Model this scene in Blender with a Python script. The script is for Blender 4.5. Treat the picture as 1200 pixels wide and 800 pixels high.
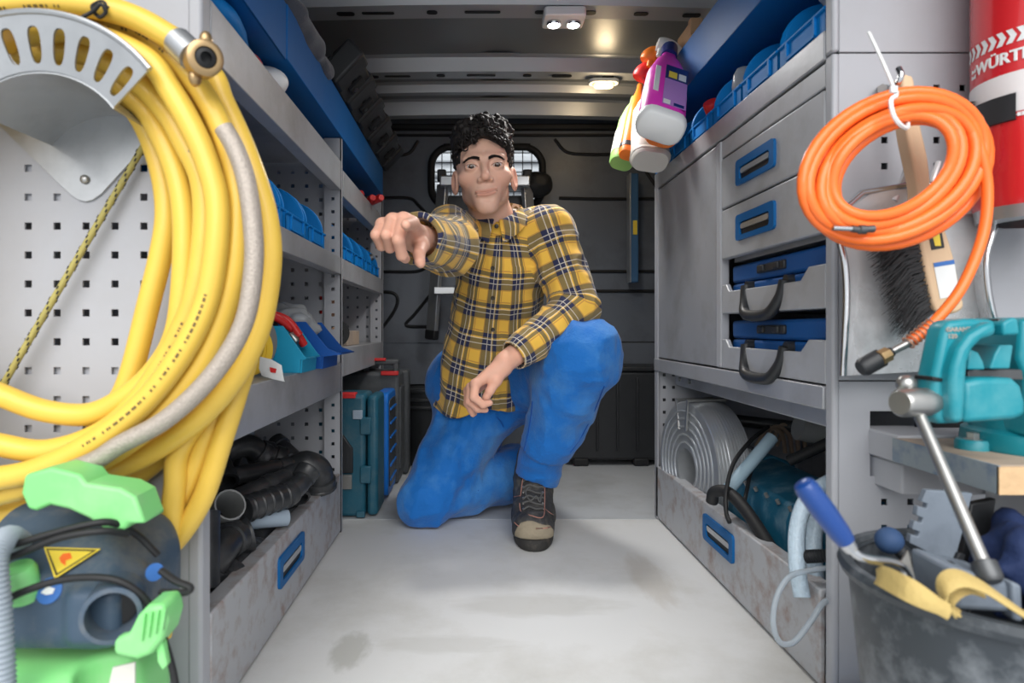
import bpy, math, random
import numpy as np
from mathutils import Vector, Matrix, Euler

for _o in list(bpy.data.objects):
    bpy.data.objects.remove(_o, do_unlink=True)
scene = bpy.context.scene
COL = scene.collection
R = math.radians

# ------------------------------------------------------------------ camera
# level wide-angle lens at the open rear doors, 0.545 m above the load floor
F_PX, CX, CY, CAM_Z = 760.0, 557.0, 385.0, 0.545
cam_data = bpy.data.cameras.new('camera')
cam = bpy.data.objects.new('camera', cam_data)
COL.objects.link(cam)
cam.location = (0, 0, CAM_Z)
cam.rotation_euler = (R(90), 0, 0)
cam_data.sensor_width = 36
cam_data.lens = F_PX / 1200 * 36
cam_data.shift_x = (600 - CX) / 1200
cam_data.shift_y = -(400 - CY) / 1200
cam_data.clip_start = 0.02
cam_data.dof.use_dof = True
cam_data.dof.focus_distance = 1.62
cam_data.dof.aperture_fstop = 5.0
scene.camera = cam

# ------------------------------------------------------------------ world: bright overcast sky
world = bpy.data.worlds.new('overcast_sky')
scene.world = world
world.use_nodes = True
_bg = world.node_tree.nodes['Background']
_bg.inputs['Color'].default_value = (0.93, 0.96, 1.0, 1)
_bg.inputs['Strength'].default_value = 0.9

# low soft daylight coming in through the open rear doors
_sd = bpy.data.lights.new('soft_daylight', 'SUN')
_sd.energy = 3.1
_sd.angle = R(60)
_sd.color = (1.0, 0.98, 0.95)
_so = bpy.data.objects.new('soft_daylight', _sd)
_so.rotation_euler = (R(55), 0, R(-3))
COL.objects.link(_so)

vs = scene.view_settings
vs.view_transform = 'Standard'
vs.look = 'None'
vs.exposure = 0.25
vs.gamma = 1.0
vs.use_curve_mapping = False
# ------------------------------------------------------------------ helpers
def P(px, py, Y):
    """a point of the place from its direction in the photograph and its distance Y"""
    return Vector(((px - CX) * Y / F_PX, Y, CAM_Z + (CY - py) * Y / F_PX))

def s2l(c):
    c = c / 255.0
    return c / 12.92 if c <= 0.04045 else ((c + 0.055) / 1.055) ** 2.4

def rgb(r, g, b):
    return (s2l(r), s2l(g), s2l(b), 1.0)

MATS = {}
def mat(name, col, rough=0.5, metal=0.0, var=0.10, vscale=6.0, bump=0.0, bscale=60.0,
        dirt=None, damt=0.5, dscale=5.0, coat=0.0, trans=0.0, alpha=1.0, stretch=None,
        emit=None, estr=0.0, ior=1.45, sheen=0.0, rvar=0.1, spec=0.5):
    m = bpy.data.materials.new(name)
    MATS[name] = m
    m.use_nodes = True
    nt = m.node_tree
    b = nt.nodes['Principled BSDF']
    b.inputs['Roughness'].default_value = rough
    b.inputs['Metallic'].default_value = metal
    b.inputs['Coat Weight'].default_value = coat
    b.inputs['Transmission Weight'].default_value = trans
    b.inputs['Alpha'].default_value = alpha
    b.inputs['IOR'].default_value = ior
    b.inputs['Specular IOR Level'].default_value = spec
    b.inputs['Sheen Weight'].default_value = sheen
    if emit:
        b.inputs['Emission Color'].default_value = emit
        b.inputs['Emission Strength'].default_value = estr
    tc = nt.nodes.new('ShaderNodeTexCoord')
    src = tc.outputs['Object']
    if stretch:
        mp = nt.nodes.new('ShaderNodeMapping')
        mp.inputs['Scale'].default_value = stretch
        nt.links.new(src, mp.inputs['Vector'])
        src = mp.outputs['Vector']
    n = nt.nodes.new('ShaderNodeTexNoise')
    n.inputs['Scale'].default_value = vscale
    n.inputs['Detail'].default_value = 6
    nt.links.new(src, n.inputs['Vector'])
    mix = nt.nodes.new('ShaderNodeMix'); mix.data_type = 'RGBA'
    lo = tuple(max(0, c * (1 - var)) for c in col[:3]) + (1,)
    hi = tuple(min(1, c * (1 + var)) for c in col[:3]) + (1,)
    mix.inputs['A'].default_value = lo
    mix.inputs['B'].default_value = hi
    nt.links.new(n.outputs['Fac'], mix.inputs['Factor'])
    out = mix.outputs['Result']
    if dirt:
        n2 = nt.nodes.new('ShaderNodeTexNoise')
        n2.inputs['Scale'].default_value = dscale
        n2.inputs['Detail'].default_value = 9
        n2.inputs['Roughness'].default_value = 0.65
        nt.links.new(src, n2.inputs['Vector'])
        rp = nt.nodes.new('ShaderNodeValToRGB')
        rp.color_ramp.elements[0].position = 0.48
        rp.color_ramp.elements[1].position = 0.72
        rp.color_ramp.elements[0].color = (0, 0, 0, 1)
        rp.color_ramp.elements[1].color = (damt, damt, damt, 1)
        nt.links.new(n2.outputs['Fac'], rp.inputs['Fac'])
        mx = nt.nodes.new('ShaderNodeMix'); mx.data_type = 'RGBA'
        nt.links.new(rp.outputs['Color'], mx.inputs['Factor'])
        nt.links.new(out, mx.inputs['A'])
        mx.inputs['B'].default_value = dirt
        out = mx.outputs['Result']
    nt.links.new(out, b.inputs['Base Color'])
    if rvar and rough > 0.05:
        mr = nt.nodes.new('ShaderNodeMapRange')
        mr.inputs['To Min'].default_value = max(0.02, rough - rvar)
        mr.inputs['To Max'].default_value = min(1, rough + rvar)
        nt.links.new(n.outputs['Fac'], mr.inputs['Value'])
        nt.links.new(mr.outputs['Result'], b.inputs['Roughness'])
    if bump:
        n3 = nt.nodes.new('ShaderNodeTexNoise')
        n3.inputs['Scale'].default_value = bscale
        n3.inputs['Detail'].default_value = 5
        nt.links.new(src, n3.inputs['Vector'])
        bp = nt.nodes.new('ShaderNodeBump')
        bp.inputs['Strength'].default_value = bump
        bp.inputs['Distance'].default_value = 0.01
        nt.links.new(n3.outputs['Fac'], bp.inputs['Height'])
        nt.links.new(bp.outputs['Normal'], b.inputs['Normal'])
    return m

WLOC = {}     # world position of each object's origin

def thing(name, label, cat, loc=(0, 0, 0), group=None):
    o = bpy.data.objects.new(name, None)
    o.empty_display_size = 0.05
    COL.objects.link(o)
    o.location = loc
    WLOC[o.name] = Vector(loc)
    o['label'] = label
    o['category'] = cat
    if group:
        o['group'] = group
    return o

def tag(o, label, cat, group=None):
    o['label'] = label; o['category'] = cat
    if group:
        o['group'] = group
    return o

def structure(o):
    o['kind'] = 'structure'
    return o

def sub(parent, o):
    pass

class MB:
    """collects shapes in world coordinates; build() links them as one mesh object"""
    def __init__(self):
        self.v = []; self.f = []; self.n = 0; self.uv = None
    def add(self, vs, fs):
        b = self.n
        self.v.extend([tuple(p) for p in vs])
        self.f.extend([tuple(i + b for i in f) for f in fs])
        self.n += len(vs)
        return self
    def box(self, c, s, rot=None):
        hx, hy, hz = s[0] / 2, s[1] / 2, s[2] / 2
        vs = [Vector((x, y, z)) for x in (-hx, hx) for y in (-hy, hy) for z in (-hz, hz)]
        if rot is not None:
            m = rot if isinstance(rot, Matrix) else Euler(rot).to_matrix()
            vs = [m @ v for v in vs]
        c = Vector(c)
        return self.add([v + c for v in vs],
                        [(0, 1, 3, 2), (4, 6, 7, 5), (0, 4, 5, 1), (2, 3, 7, 6), (0, 2, 6, 4), (1, 5, 7, 3)])
    def bx(self, x0, x1, y0, y1, z0, z1):
        return self.box(((x0 + x1) / 2, (y0 + y1) / 2, (z0 + z1) / 2), (abs(x1 - x0), abs(y1 - y0), abs(z1 - z0)))
    def prism(self, poly, d0, d1, M=None):
        """poly: (a,b) points in the local XY plane, extruded along local Z from d0 to d1, then M"""
        n = len(poly)
        vs = [Vector((a, b, d0)) for a, b in poly] + [Vector((a, b, d1)) for a, b in poly]
        if M is not None:
            vs = [M @ v for v in vs]
        fs = [tuple(range(n - 1, -1, -1)), tuple(range(n, 2 * n))]
        fs += [(i, (i + 1) % n, n + (i + 1) % n, n + i) for i in range(n)]
        return self.add(vs, fs)
    def loft(self, rings, closed=True, caps=True):
        k = len(rings[0]); vs = [p for r in rings for p in r]; fs = []
        for i in range(len(rings) - 1):
            for j in range(k if closed else k - 1):
                a = i * k + j; b = i * k + (j + 1) % k
                fs.append((a, b, b + k, a + k))
        if caps and closed:
            fs.append(tuple(range(k - 1, -1, -1)))
            fs.append(tuple((len(rings) - 1) * k + j for j in range(k)))
        return self.add(vs, fs)
    def tube(self, pts, r, seg=10, closed=False, caps=True, ref=None):
        pts = [Vector(p) for p in pts]; n = len(pts)
        rs = r if isinstance(r, (list, tuple)) else [r] * n
        tang = []
        for i in range(n):
            if closed:
                t = pts[(i + 1) % n] - pts[i - 1]
            else:
                t = pts[min(i + 1, n - 1)] - pts[max(i - 1, 0)]
            tang.append(t.normalized() if t.length > 1e-9 else Vector((0, 0, 1)))
        u = Vector(ref) if ref else Vector((0, 0, 1))
        if abs(u.dot(tang[0])) > 0.95:
            u = Vector((1, 0, 0))
        u = (u - tang[0] * u.dot(tang[0])).normalized()
        rings = []
        for i in range(n):
            t = tang[i]
            u = u - t * u.dot(t)
            u = u.normalized() if u.length > 1e-6 else t.orthogonal().normalized()
            w = t.cross(u)
            rings.append([pts[i] + (u * math.cos(2 * math.pi * j / seg) + w * math.sin(2 * math.pi * j / seg)) * rs[i]
                          for j in range(seg)])
        if closed:
            rings.append(rings[0])
            # align last ring to the first
            return self.loft(rings, caps=False)
        return self.loft(rings, caps=caps)
    def cyl(self, a, b, r, seg=16, r2=None):
        return self.tube([a, b], [r, r if r2 is None else r2], seg)
    def lathe(self, prof, c=(0, 0, 0), axis=(0, 0, 1), seg=28, a0=0.0, a1=2 * math.pi):
        """prof: (radius, height) along axis"""
        ax = Vector(axis).normalized(); q = Vector((0, 0, 1)).rotation_difference(ax).to_matrix()
        c = Vector(c); full = abs(a1 - a0 - 2 * math.pi) < 1e-6
        k = seg if full else seg + 1
        rings = []
        for r_, h in prof:
            rings.append([c + q @ Vector((r_ * math.cos(a0 + (a1 - a0) * j / seg), r_ * math.sin(a0 + (a1 - a0) * j / seg), h))
                          for j in range(k)])
        return self.loft(rings, closed=full, caps=False)
    def ball(self, c, r, seg=16, rings=10, M=None):
        rr = r if isinstance(r, (tuple, list)) else (r, r, r)
        c = Vector(c); R_ = []
        for i in range(rings + 1):
            th = math.pi * (i + 0.001) / (rings + 0.002)
            ring = []
            for j in range(seg):
                ph = 2 * math.pi * j / seg
                v = Vector((rr[0] * math.sin(th) * math.cos(ph), rr[1] * math.sin(th) * math.sin(ph), -rr[2] * math.cos(th)))
                ring.append(c + (M @ v if M is not None else v))
            R_.append(ring)
        return self.loft(R_)
    def sheet(self, grid, t=0.0):
        """grid[i][j] points; optional thickness along the normals"""
        ni, nj = len(grid), len(grid[0])
        vs = [Vector(p) for row in grid for p in row]
        fs = [(i * nj + j, i * nj + j + 1, (i + 1) * nj + j + 1, (i + 1) * nj + j) for i in range(ni - 1) for j in range(nj - 1)]
        if not t:
            return self.add(vs, fs)
        nrm = [Vector((0, 0, 0)) for _ in vs]
        for f in fs:
            nn = (vs[f[2]] - vs[f[0]]).cross(vs[f[3]] - vs[f[1]])
            for i in f:
                nrm[i] += nn
        v2 = [v - n.normalized() * t if n.length > 1e-12 else v for v, n in zip(vs, nrm)]
        N = len(vs)
        f2 = [tuple(i + N for i in reversed(f)) for f in fs]
        rim = [i for i in range(nj)] + [i * nj + nj - 1 for i in range(1, ni)] + \
              [(ni - 1) * nj + j for j in range(nj - 2, -1, -1)] + [i * nj for i in range(ni - 2, 0, -1)]
        f3 = [(rim[(k + 1) % len(rim)], rim[k], rim[k] + N, rim[(k + 1) % len(rim)] + N) for k in range(len(rim))]
        return self.add(vs + v2, fs + f2 + f3)
    def perf(self, u0, u1, v0, v1, cols, rows, hole, t, M):
        """plate with square holes in local XY, thickness along local Z (0..t)"""
        us = sorted(set([u0, u1] + [c - hole / 2 for c in cols] + [c + hole / 2 for c in cols]))
        vs_ = sorted(set([v0, v1] + [c - hole / 2 for c in rows] + [c + hole / 2 for c in rows]))
        hu = set(round(c - hole / 2, 6) for c in cols); hv = set(round(c - hole / 2, 6) for c in rows)
        nu, nv = len(us), len(vs_)
        vv = [M @ Vector((u, v, z)) for z in (0, t) for u in us for v in vs_]
        idx = lambda i, j, k: k * nu * nv + i * nv + j
        solid = {}
        for i in range(nu - 1):
            for j in range(nv - 1):
                solid[(i, j)] = not (round(us[i], 6) in hu and round(vs_[j], 6) in hv)
        fs = []
        for (i, j), s in solid.items():
            if not s:
                continue
            fs.append((idx(i, j, 0), idx(i, j + 1, 0), idx(i + 1, j + 1, 0), idx(i + 1, j, 0)))
            fs.append((idx(i, j, 1), idx(i + 1, j, 1), idx(i + 1, j + 1, 1), idx(i, j + 1, 1)))
            for di, dj, a, b in ((-1, 0, (i, j), (i, j + 1)), (1, 0, (i + 1, j + 1), (i + 1, j)),
                                 (0, -1, (i + 1, j), (i, j)), (0, 1, (i, j + 1), (i + 1, j + 1))):
                if not solid.get((i + di, j + dj), False):
                    fs.append((idx(*b, 0), idx(*a, 0), idx(*a, 1), idx(*b, 1)))
        return self.add(vv, fs)
    def xf(self, M):
        self.v = [tuple(M @ Vector(p)) for p in self.v]
        return self
    def build(self, name, m, parent=None, bevel=0.0, bseg=2, smooth=40, label=None, origin=None, subsurf=0, local=False):
        A = np.array(self.v, dtype=np.float64)
        if local:
            c = Vector((0, 0, 0))
        elif origin is not None:
            c = Vector(origin)
        else:
            lo, hi = A.min(0), A.max(0)
            c = Vector((lo + hi) / 2)
        me = bpy.data.meshes.new(name)
        me.from_pydata((A - np.array(c)).tolist(), [], self.f)
        me.validate()
        if smooth:
            me.polygons.foreach_set('use_smooth', [True] * len(me.polygons))
            me.set_sharp_from_angle(angle=R(smooth))
        ms = m if isinstance(m, (list, tuple)) else [m]
        for q in ms:
            me.materials.append(MATS[q] if isinstance(q, str) else q)
        o = bpy.data.objects.new(name, me)
        COL.objects.link(o)
        pl = WLOC[parent.name] if parent is not None else Vector((0, 0, 0))
        o.location = c - pl if not local else c
        WLOC[o.name] = c if not local else pl + c
        if parent is not None:
            o.parent = parent
        if bevel:
            bm = o.modifiers.new('bevel', 'BEVEL')
            bm.width = bevel; bm.segments = bseg; bm.limit_method = 'ANGLE'; bm.angle_limit = R(50)
            bm.harden_normals = False
        if subsurf:
            ss = o.modifiers.new('subsurf', 'SUBSURF'); ss.levels = subsurf; ss.render_levels = subsurf
        if label:
            o['label'] = label
        return o

def spline(pts, n=8, closed=False):
    """Catmull-Rom through pts"""
    pts = [Vector(p) for p in pts]; N = len(pts); out = []
    rng = range(N if closed else N - 1)
    for i in rng:
        if closed:
            p0, p1, p2, p3 = pts[i - 1], pts[i], pts[(i + 1) % N], pts[(i + 2) % N]
        else:
            p0 = pts[i - 1] if i else pts[0] * 2 - pts[1]
            p1, p2 = pts[i], pts[i + 1]
            p3 = pts[i + 2] if i + 2 < N else pts[-1] * 2 - pts[-2]
        for k in range(n):
            t = k / n
            out.append(0.5 * ((2 * p1) + (p2 - p0) * t + (2 * p0 - 5 * p1 + 4 * p2 - p3) * t * t + (3 * p1 - p0 - 3 * p2 + p3) * t ** 3))
    if not closed:
        out.append(pts[-1])
    return out

def frame(o, x, y, z=None):
    """matrix with given origin, local x and y directions (world)"""
    x = Vector(x).normalized(); y = Vector(y); y = (y - x * y.dot(x)).normalized()
    z = x.cross(y)
    M = Matrix((x, y, z)).transposed().to_4x4()
    M.translation = Vector(o)
    return M

def copy_tree(o, parent=None):
    c = o.copy(); COL.objects.link(c); c.parent = parent
    if parent is None:
        WLOC[c.name] = WLOC[o.name].copy()
    for ch in list(o.children):
        copy_tree(ch, c)
    return c

def rrect(w, h, r, n=4, cx=0, cy=0):
    """rounded rectangle outline, counter-clockwise"""
    out = []
    for sx, sy, a in ((1, 1, 0), (-1, 1, 90), (-1, -1, 180), (1, -1, 270)):
        for k in range(n + 1):
            t = R(a + 90 * k / n)
            out.append((cx + sx * (w / 2 - r) + r * math.cos(t), cy + sy * (h / 2 - r) + r * math.sin(t)))
    return out

def text_mesh(body, size, M, depth=0.0008, bend=None):
    """lettering as a mesh in an MB; local x along the line, y up; bend(v)->v maps local points"""
    cu = bpy.data.curves.new('t', 'FONT'); cu.body = body; cu.size = size; cu.extrude = depth
    cu.resolution_u = 2; cu.offset = size * 0.018; cu.align_x = 'CENTER'; cu.align_y = 'CENTER'
    ob = bpy.data.objects.new('t', cu); COL.objects.link(ob)
    dg = bpy.context.evaluated_depsgraph_get()
    me = bpy.data.meshes.new_from_object(ob.evaluated_get(dg))
    mb = MB()
    vs = [v.co.copy() for v in me.vertices]
    if bend:
        vs = [bend(v) for v in vs]
    mb.add([M @ v for v in vs], [tuple(p.vertices) for p in me.polygons])
    bpy.data.objects.remove(ob, do_unlink=True); bpy.data.meshes.remove(me); bpy.data.curves.remove(cu)
    return mb

# ---- implicit surfaces (surface nets) for bodies, cloth and cast shapes
def surface_nets(f, lo, hi, h, block=6):
    lo = np.array(lo, float); hi = np.array(hi, float)
    nb = np.ceil((hi - lo) / (h * block)).astype(int) + 1
    n = nb * block
    gx = [lo[k] + h * block * (np.arange(nb[k]) + 0.5) - h * 0.5 for k in range(3)]
    X, Y, Z = np.meshgrid(*gx, indexing='ij')
    pc = np.stack([X.ravel(), Y.ravel(), Z.ravel()], 1)
    dc = f(pc).reshape(nb)
    D = np.repeat(np.repeat(np.repeat(np.sign(dc).astype(np.float32), block, 0), block, 1), block, 2)
    act = np.argwhere(np.abs(dc) < h * block * 1.6)
    off = np.stack(np.meshgrid(np.arange(block), np.arange(block), np.arange(block), indexing='ij'), -1).reshape(-1, 3)
    for s in range(0, len(act), 600):
        a = act[s:s + 600]
        ijk = (a[:, None, :] * block + off[None]).reshape(-1, 3)
        D[ijk[:, 0], ijk[:, 1], ijk[:, 2]] = f(lo + ijk * h)
    D = np.where(D == 0, 1e-7, D)
    ins = D < 0
    c = np.zeros(tuple(n - 1), np.int8)
    sl = lambda d, m: slice(d, m - 1 + d)
    for dx in (0, 1):
        for dy in (0, 1):
            for dz in (0, 1):
                c += ins[sl(dx, n[0]), sl(dy, n[1]), sl(dz, n[2])]
    cells = np.argwhere((c > 0) & (c < 8))
    vid = -np.ones(tuple(n - 1), np.int64)
    vid[cells[:, 0], cells[:, 1], cells[:, 2]] = np.arange(len(cells))
    acc = np.zeros((len(cells), 3)); cnt = np.zeros(len(cells))
    corners = [(dx, dy, dz) for dx in (0, 1) for dy in (0, 1) for dz in (0, 1)]
    for a in range(8):
        for b in range(a + 1, 8):
            ca, cb = np.array(corners[a]), np.array(corners[b])
            if np.abs(ca - cb).sum() != 1:
                continue
            ia = cells + ca; ib = cells + cb
            da = D[ia[:, 0], ia[:, 1], ia[:, 2]].astype(float); db = D[ib[:, 0], ib[:, 1], ib[:, 2]].astype(float)
            m = (da < 0) != (db < 0)
            t = np.where(m, da / np.where(m, da - db, 1), 0)
            acc[m] += (ia + (ib - ia) * t[:, None])[m]; cnt[m] += 1
    V = lo + acc / cnt[:, None] * h
    faces = []
    for ax in range(3):
        s0 = [slice(1, n[k] - 1) for k in range(3)]; s1 = list(s0)
        s0[ax] = slice(0, n[ax] - 1); s1[ax] = slice(1, n[ax])
        A = ins[tuple(s0)]; B = ins[tuple(s1)]
        base = np.array([1, 1, 1]); base[ax] = 0
        e = np.argwhere(A != B); fl = A[e[:, 0], e[:, 1], e[:, 2]]
        e = e + base
        u, w = [(1, 2), (2, 0), (0, 1)][ax]
        q = []
        for du, dw in ((-1, -1), (0, -1), (0, 0), (-1, 0)):
            g = e.copy(); g[:, u] += du; g[:, w] += dw
            g = np.clip(g, 0, n - 2)
            q.append(vid[g[:, 0], g[:, 1], g[:, 2]])
        q = np.stack(q, 1)
        q[~fl] = q[~fl][:, ::-1]
        faces.append(q)
    Fc = np.concatenate(faces)
    Fc = Fc[(Fc >= 0).all(1)]
    return V, Fc

def smin(a, b, k):
    h = np.maximum(k - np.abs(a - b), 0) / k
    return np.minimum(a, b) - h * h * k * 0.25
def smax(a, b, k):
    return -smin(-a, -b, k)
def sd_cone(p, a, b, r1, r2, sq=None):
    """tapered capsule; sq=(axis vector, factor) flattens along a direction"""
    a = np.array(a, float); b = np.array(b, float)
    pa = p - a; ba = b - a
    L = ba @ ba
    t = np.clip((pa @ ba) / max(L, 1e-12), 0, 1)
    q = pa - t[:, None] * ba
    if sq is not None:
        ax = np.array(sq[0], float); ax /= np.linalg.norm(ax)
        comp = q @ ax
        q = q + (comp * (sq[1] - 1))[:, None] * ax
    return np.linalg.norm(q, axis=1) - (r1 + (r2 - r1) * t)
def sd_ell(p, c, r, M=None):
    q = p - np.array(c, float)
    if M is not None:
        q = q @ M            # M columns are the local axes
    r = np.array(r, float)
    k0 = np.linalg.norm(q / r, axis=1); k1 = np.linalg.norm(q / (r * r), axis=1)
    return k0 * (k0 - 1) / np.maximum(k1, 1e-9)
def sd_box(p, c, s, rr=0.0, M=None):
    q = p - np.array(c, float)
    if M is not None:
        q = q @ M
    d = np.abs(q) - (np.array(s, float) / 2 - rr)
    return np.linalg.norm(np.maximum(d, 0), axis=1) + np.minimum(d.max(1), 0) - rr
_rng = np.random.RandomState(5)
_lat = _rng.rand(32, 32, 32)
def vnoise(p, s):
    q = p * s; i = np.floor(q).astype(int); t = q - i; t = t * t * (3 - 2 * t); i &= 31; j = (i + 1) & 31
    L = lambda a, b, c: _lat[a, b, c]
    x0, y0, z0 = i.T; x1, y1, z1 = j.T; tx, ty, tz = t.T
    return ((L(x0, y0, z0) * (1 - tx) + L(x1, y0, z0) * tx) * (1 - ty) + (L(x0, y1, z0) * (1 - tx) + L(x1, y1, z0) * tx) * ty) * (1 - tz) + \
           ((L(x0, y0, z1) * (1 - tx) + L(x1, y0, z1) * tx) * (1 - ty) + (L(x0, y1, z1) * (1 - tx) + L(x1, y1, z1) * tx) * ty) * tz

def np_obj(name, V, Fc, m, parent=None, label=None):
    V = np.asarray(V); c = (V.min(0) + V.max(0)) / 2
    me = bpy.data.meshes.new(name)
    me.vertices.add(len(V)); me.vertices.foreach_set('co', (V - c).astype(np.float32).ravel())
    k = Fc.shape[1]
    me.loops.add(len(Fc) * k); me.loops.foreach_set('vertex_index', Fc.astype(np.int32).ravel())
    me.polygons.add(len(Fc)); me.polygons.foreach_set('loop_start', np.arange(0, len(Fc) * k, k, dtype=np.int32))
    me.polygons.foreach_set('use_smooth', np.ones(len(Fc), bool))
    me.update(calc_edges=True)
    ms = m if isinstance(m, (list, tuple)) else [m]
    for q in ms:
        me.materials.append(MATS[q] if isinstance(q, str) else q)
    o = bpy.data.objects.new(name, me); COL.objects.link(o)
    pl = WLOC[parent.name] if parent is not None else Vector((0, 0, 0))
    o.location = Vector(c) - pl; WLOC[o.name] = Vector(c)
    if parent is not None:
        o.parent = parent
    if label:
        o['label'] = label
    return o

def hit(f, px, py, y0=0.3, y1=3.0):
    """where the line of sight through (px,py) meets an implicit surface; returns point and normal"""
    d = P(px, py, 1.0) - Vector((0, 0, CAM_Z)); d.normalize(); o = Vector((0, 0, CAM_Z)); t = y0
    for _ in range(300):
        q = np.array([o + d * t]); v = float(f(q)[0])
        if v < 0.0003:
            break
        t += max(v * 0.7, 0.0004)
        if t > y1:
            break
    p = o + d * t; e = 0.002
    g = Vector([float(f(np.array([p + Vector(ax) * e]))[0] - f(np.array([p - Vector(ax) * e]))[0]) for ax in ((1, 0, 0), (0, 1, 0), (0, 0, 1))])
    return p, g.normalized()
# ------------------------------------------------------------------ materials
mat('panel_grey', rgb(168, 170, 176), 0.42, 0.0, 0.05, 3, bump=0.02, bscale=120, dirt=rgb(150, 148, 148), damt=0.35, dscale=4)
mat('steel_grey', rgb(168, 170, 175), 0.38, 0.25, 0.08, 5, bump=0.02, bscale=90, dirt=rgb(120, 116, 112), damt=0.45, dscale=7)
mat('drawer_grey', rgb(176, 178, 182), 0.40, 0.15, 0.06, 4, dirt=rgb(128, 122, 116), damt=0.5, dscale=6)
mat('rusty_grey', rgb(174, 176, 180), 0.45, 0.1, 0.06, 5, dirt=rgb(126, 84, 54), damt=0.7, dscale=24)
mat('rack_blue', rgb(8, 92, 160), 0.55, 0.0, 0.10, 4, spec=0.25)
mat('bin_blue', rgb(4, 118, 192), 0.55, 0.0, 0.08, 10, spec=0.22)
mat('handle_blue', rgb(14, 92, 152), 0.5, 0.0, 0.08, 10, spec=0.3)
mat('case_blue', rgb(18, 84, 152), 0.5, 0.0, 0.08, 12, bump=0.05, bscale=200)
mat('black_plastic', rgb(40, 42, 45), 0.45, 0.0, 0.2, 20, bump=0.04, bscale=150)
mat('black_rubber', rgb(28, 29, 31), 0.6, 0.0, 0.2, 20)
mat('pipe_black', rgb(44, 46, 49), 0.32, 0.0, 0.25, 14, dirt=rgb(120, 120, 120), damt=0.25, dscale=12)
mat('pipe_grey', rgb(150, 152, 152), 0.5)
mat('pipe_light', rgb(150, 165, 180), 0.5)
mat('floor_sheet', rgb(208, 209, 209), 0.55, 0.0, 0.06, 3.0, bump=0.03, bscale=40, dirt=rgb(170, 168, 160), damt=0.6, dscale=3)
mat('floor_rear', rgb(178, 182, 186), 0.5, 0.0, 0.07, 3.5, bump=0.02, bscale=40, dirt=rgb(140, 140, 138), damt=0.5, dscale=4)
mat('roof_sheet', rgb(120, 124, 127), 0.38, 0.35, 0.08, 2.5)
mat('roof_beam', rgb(168, 172, 176), 0.35, 0.35, 0.06, 5)
mat('bulkhead', rgb(98, 104, 113), 0.42, 0.1, 0.10, 3, bump=0.02, bscale=60, dirt=rgb(60, 62, 66), damt=0.5, dscale=5)
mat('groove_black', rgb(22, 23, 25), 0.5)
mat('van_wall', rgb(205, 207, 210), 0.5)
mat('galvanised', rgb(170, 173, 176), 0.36, 0.75, 0.14, 14, dirt=rgb(120, 122, 126), damt=0.4, dscale=9)
mat('chrome', rgb(205, 207, 210), 0.16, 1.0, 0.05, 10)
mat('aluminium', rgb(190, 193, 196), 0.32, 0.8, 0.06, 10)
mat('hose_yellow', rgb(228, 190, 78), 0.42, 0.0, 0.05, 9, dirt=rgb(196, 158, 66), damt=0.35, dscale=9, coat=0.15)
mat('brass', rgb(178, 150, 110), 0.34, 0.8, 0.12, 30)
mat('orange_hose', rgb(250, 116, 44), 0.38, 0.0, 0.05, 12, coat=0.2)
mat('red_paint', rgb(206, 38, 44), 0.25, 0.0, 0.04, 5, coat=0.6)
mat('white_plastic', rgb(226, 228, 228), 0.45, 0.0, 0.04, 8)
mat('off_white', rgb(205, 203, 196), 0.6)
mat('wood_light', rgb(214, 184, 150), 0.55, 0.0, 0.10, 6, stretch=(8, 8, 1), bump=0.05, bscale=30)
mat('wood_board', rgb(176, 158, 140), 0.7, 0.0, 0.18, 10, dirt=rgb(110, 112, 114), damt=0.8, dscale=8, bump=0.15, bscale=60)
mat('wood_end', rgb(205, 172, 132), 0.75, 0.0, 0.2, 30, bump=0.2, bscale=90)
mat('teal_paint', rgb(22, 132, 146), 0.36, 0.0, 0.08, 8, dirt=rgb(96, 160, 168), damt=0.5, dscale=14)
mat('bare_steel', rgb(172, 172, 170), 0.34, 0.85, 0.12, 25)
mat('dark_steel', rgb(92, 94, 96), 0.42, 0.7, 0.2, 20)
mat('carton', rgb(186, 150, 116), 0.8, 0.0, 0.12, 12)
mat('red_plastic', rgb(204, 44, 44), 0.4)
# ------------------------------------------------------------------ the van body
XL, XR = -0.359, 0.520            # aisle faces of the two racks
YL, YLM, YLR = 0.852, 1.74, 2.52  # left rack: front end, divider, rear end
YR, YRR = 0.945, 1.88             # right rack: front end, rear end
YB = 2.81                         # bulkhead
ZR = 1.44                         # roof

# floor: two lining sheets with a joint
fl = structure(MB().bx(-0.95, 1.05, 0.40, 1.856, -0.02, 0).build('floor', 'floor_sheet', bevel=0.002))
MB().bx(-0.95, 1.05, 1.860, YB + 0.01, -0.021, -0.001).build('floor_sheet', 'floor_rear', fl, bevel=0.002)
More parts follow.
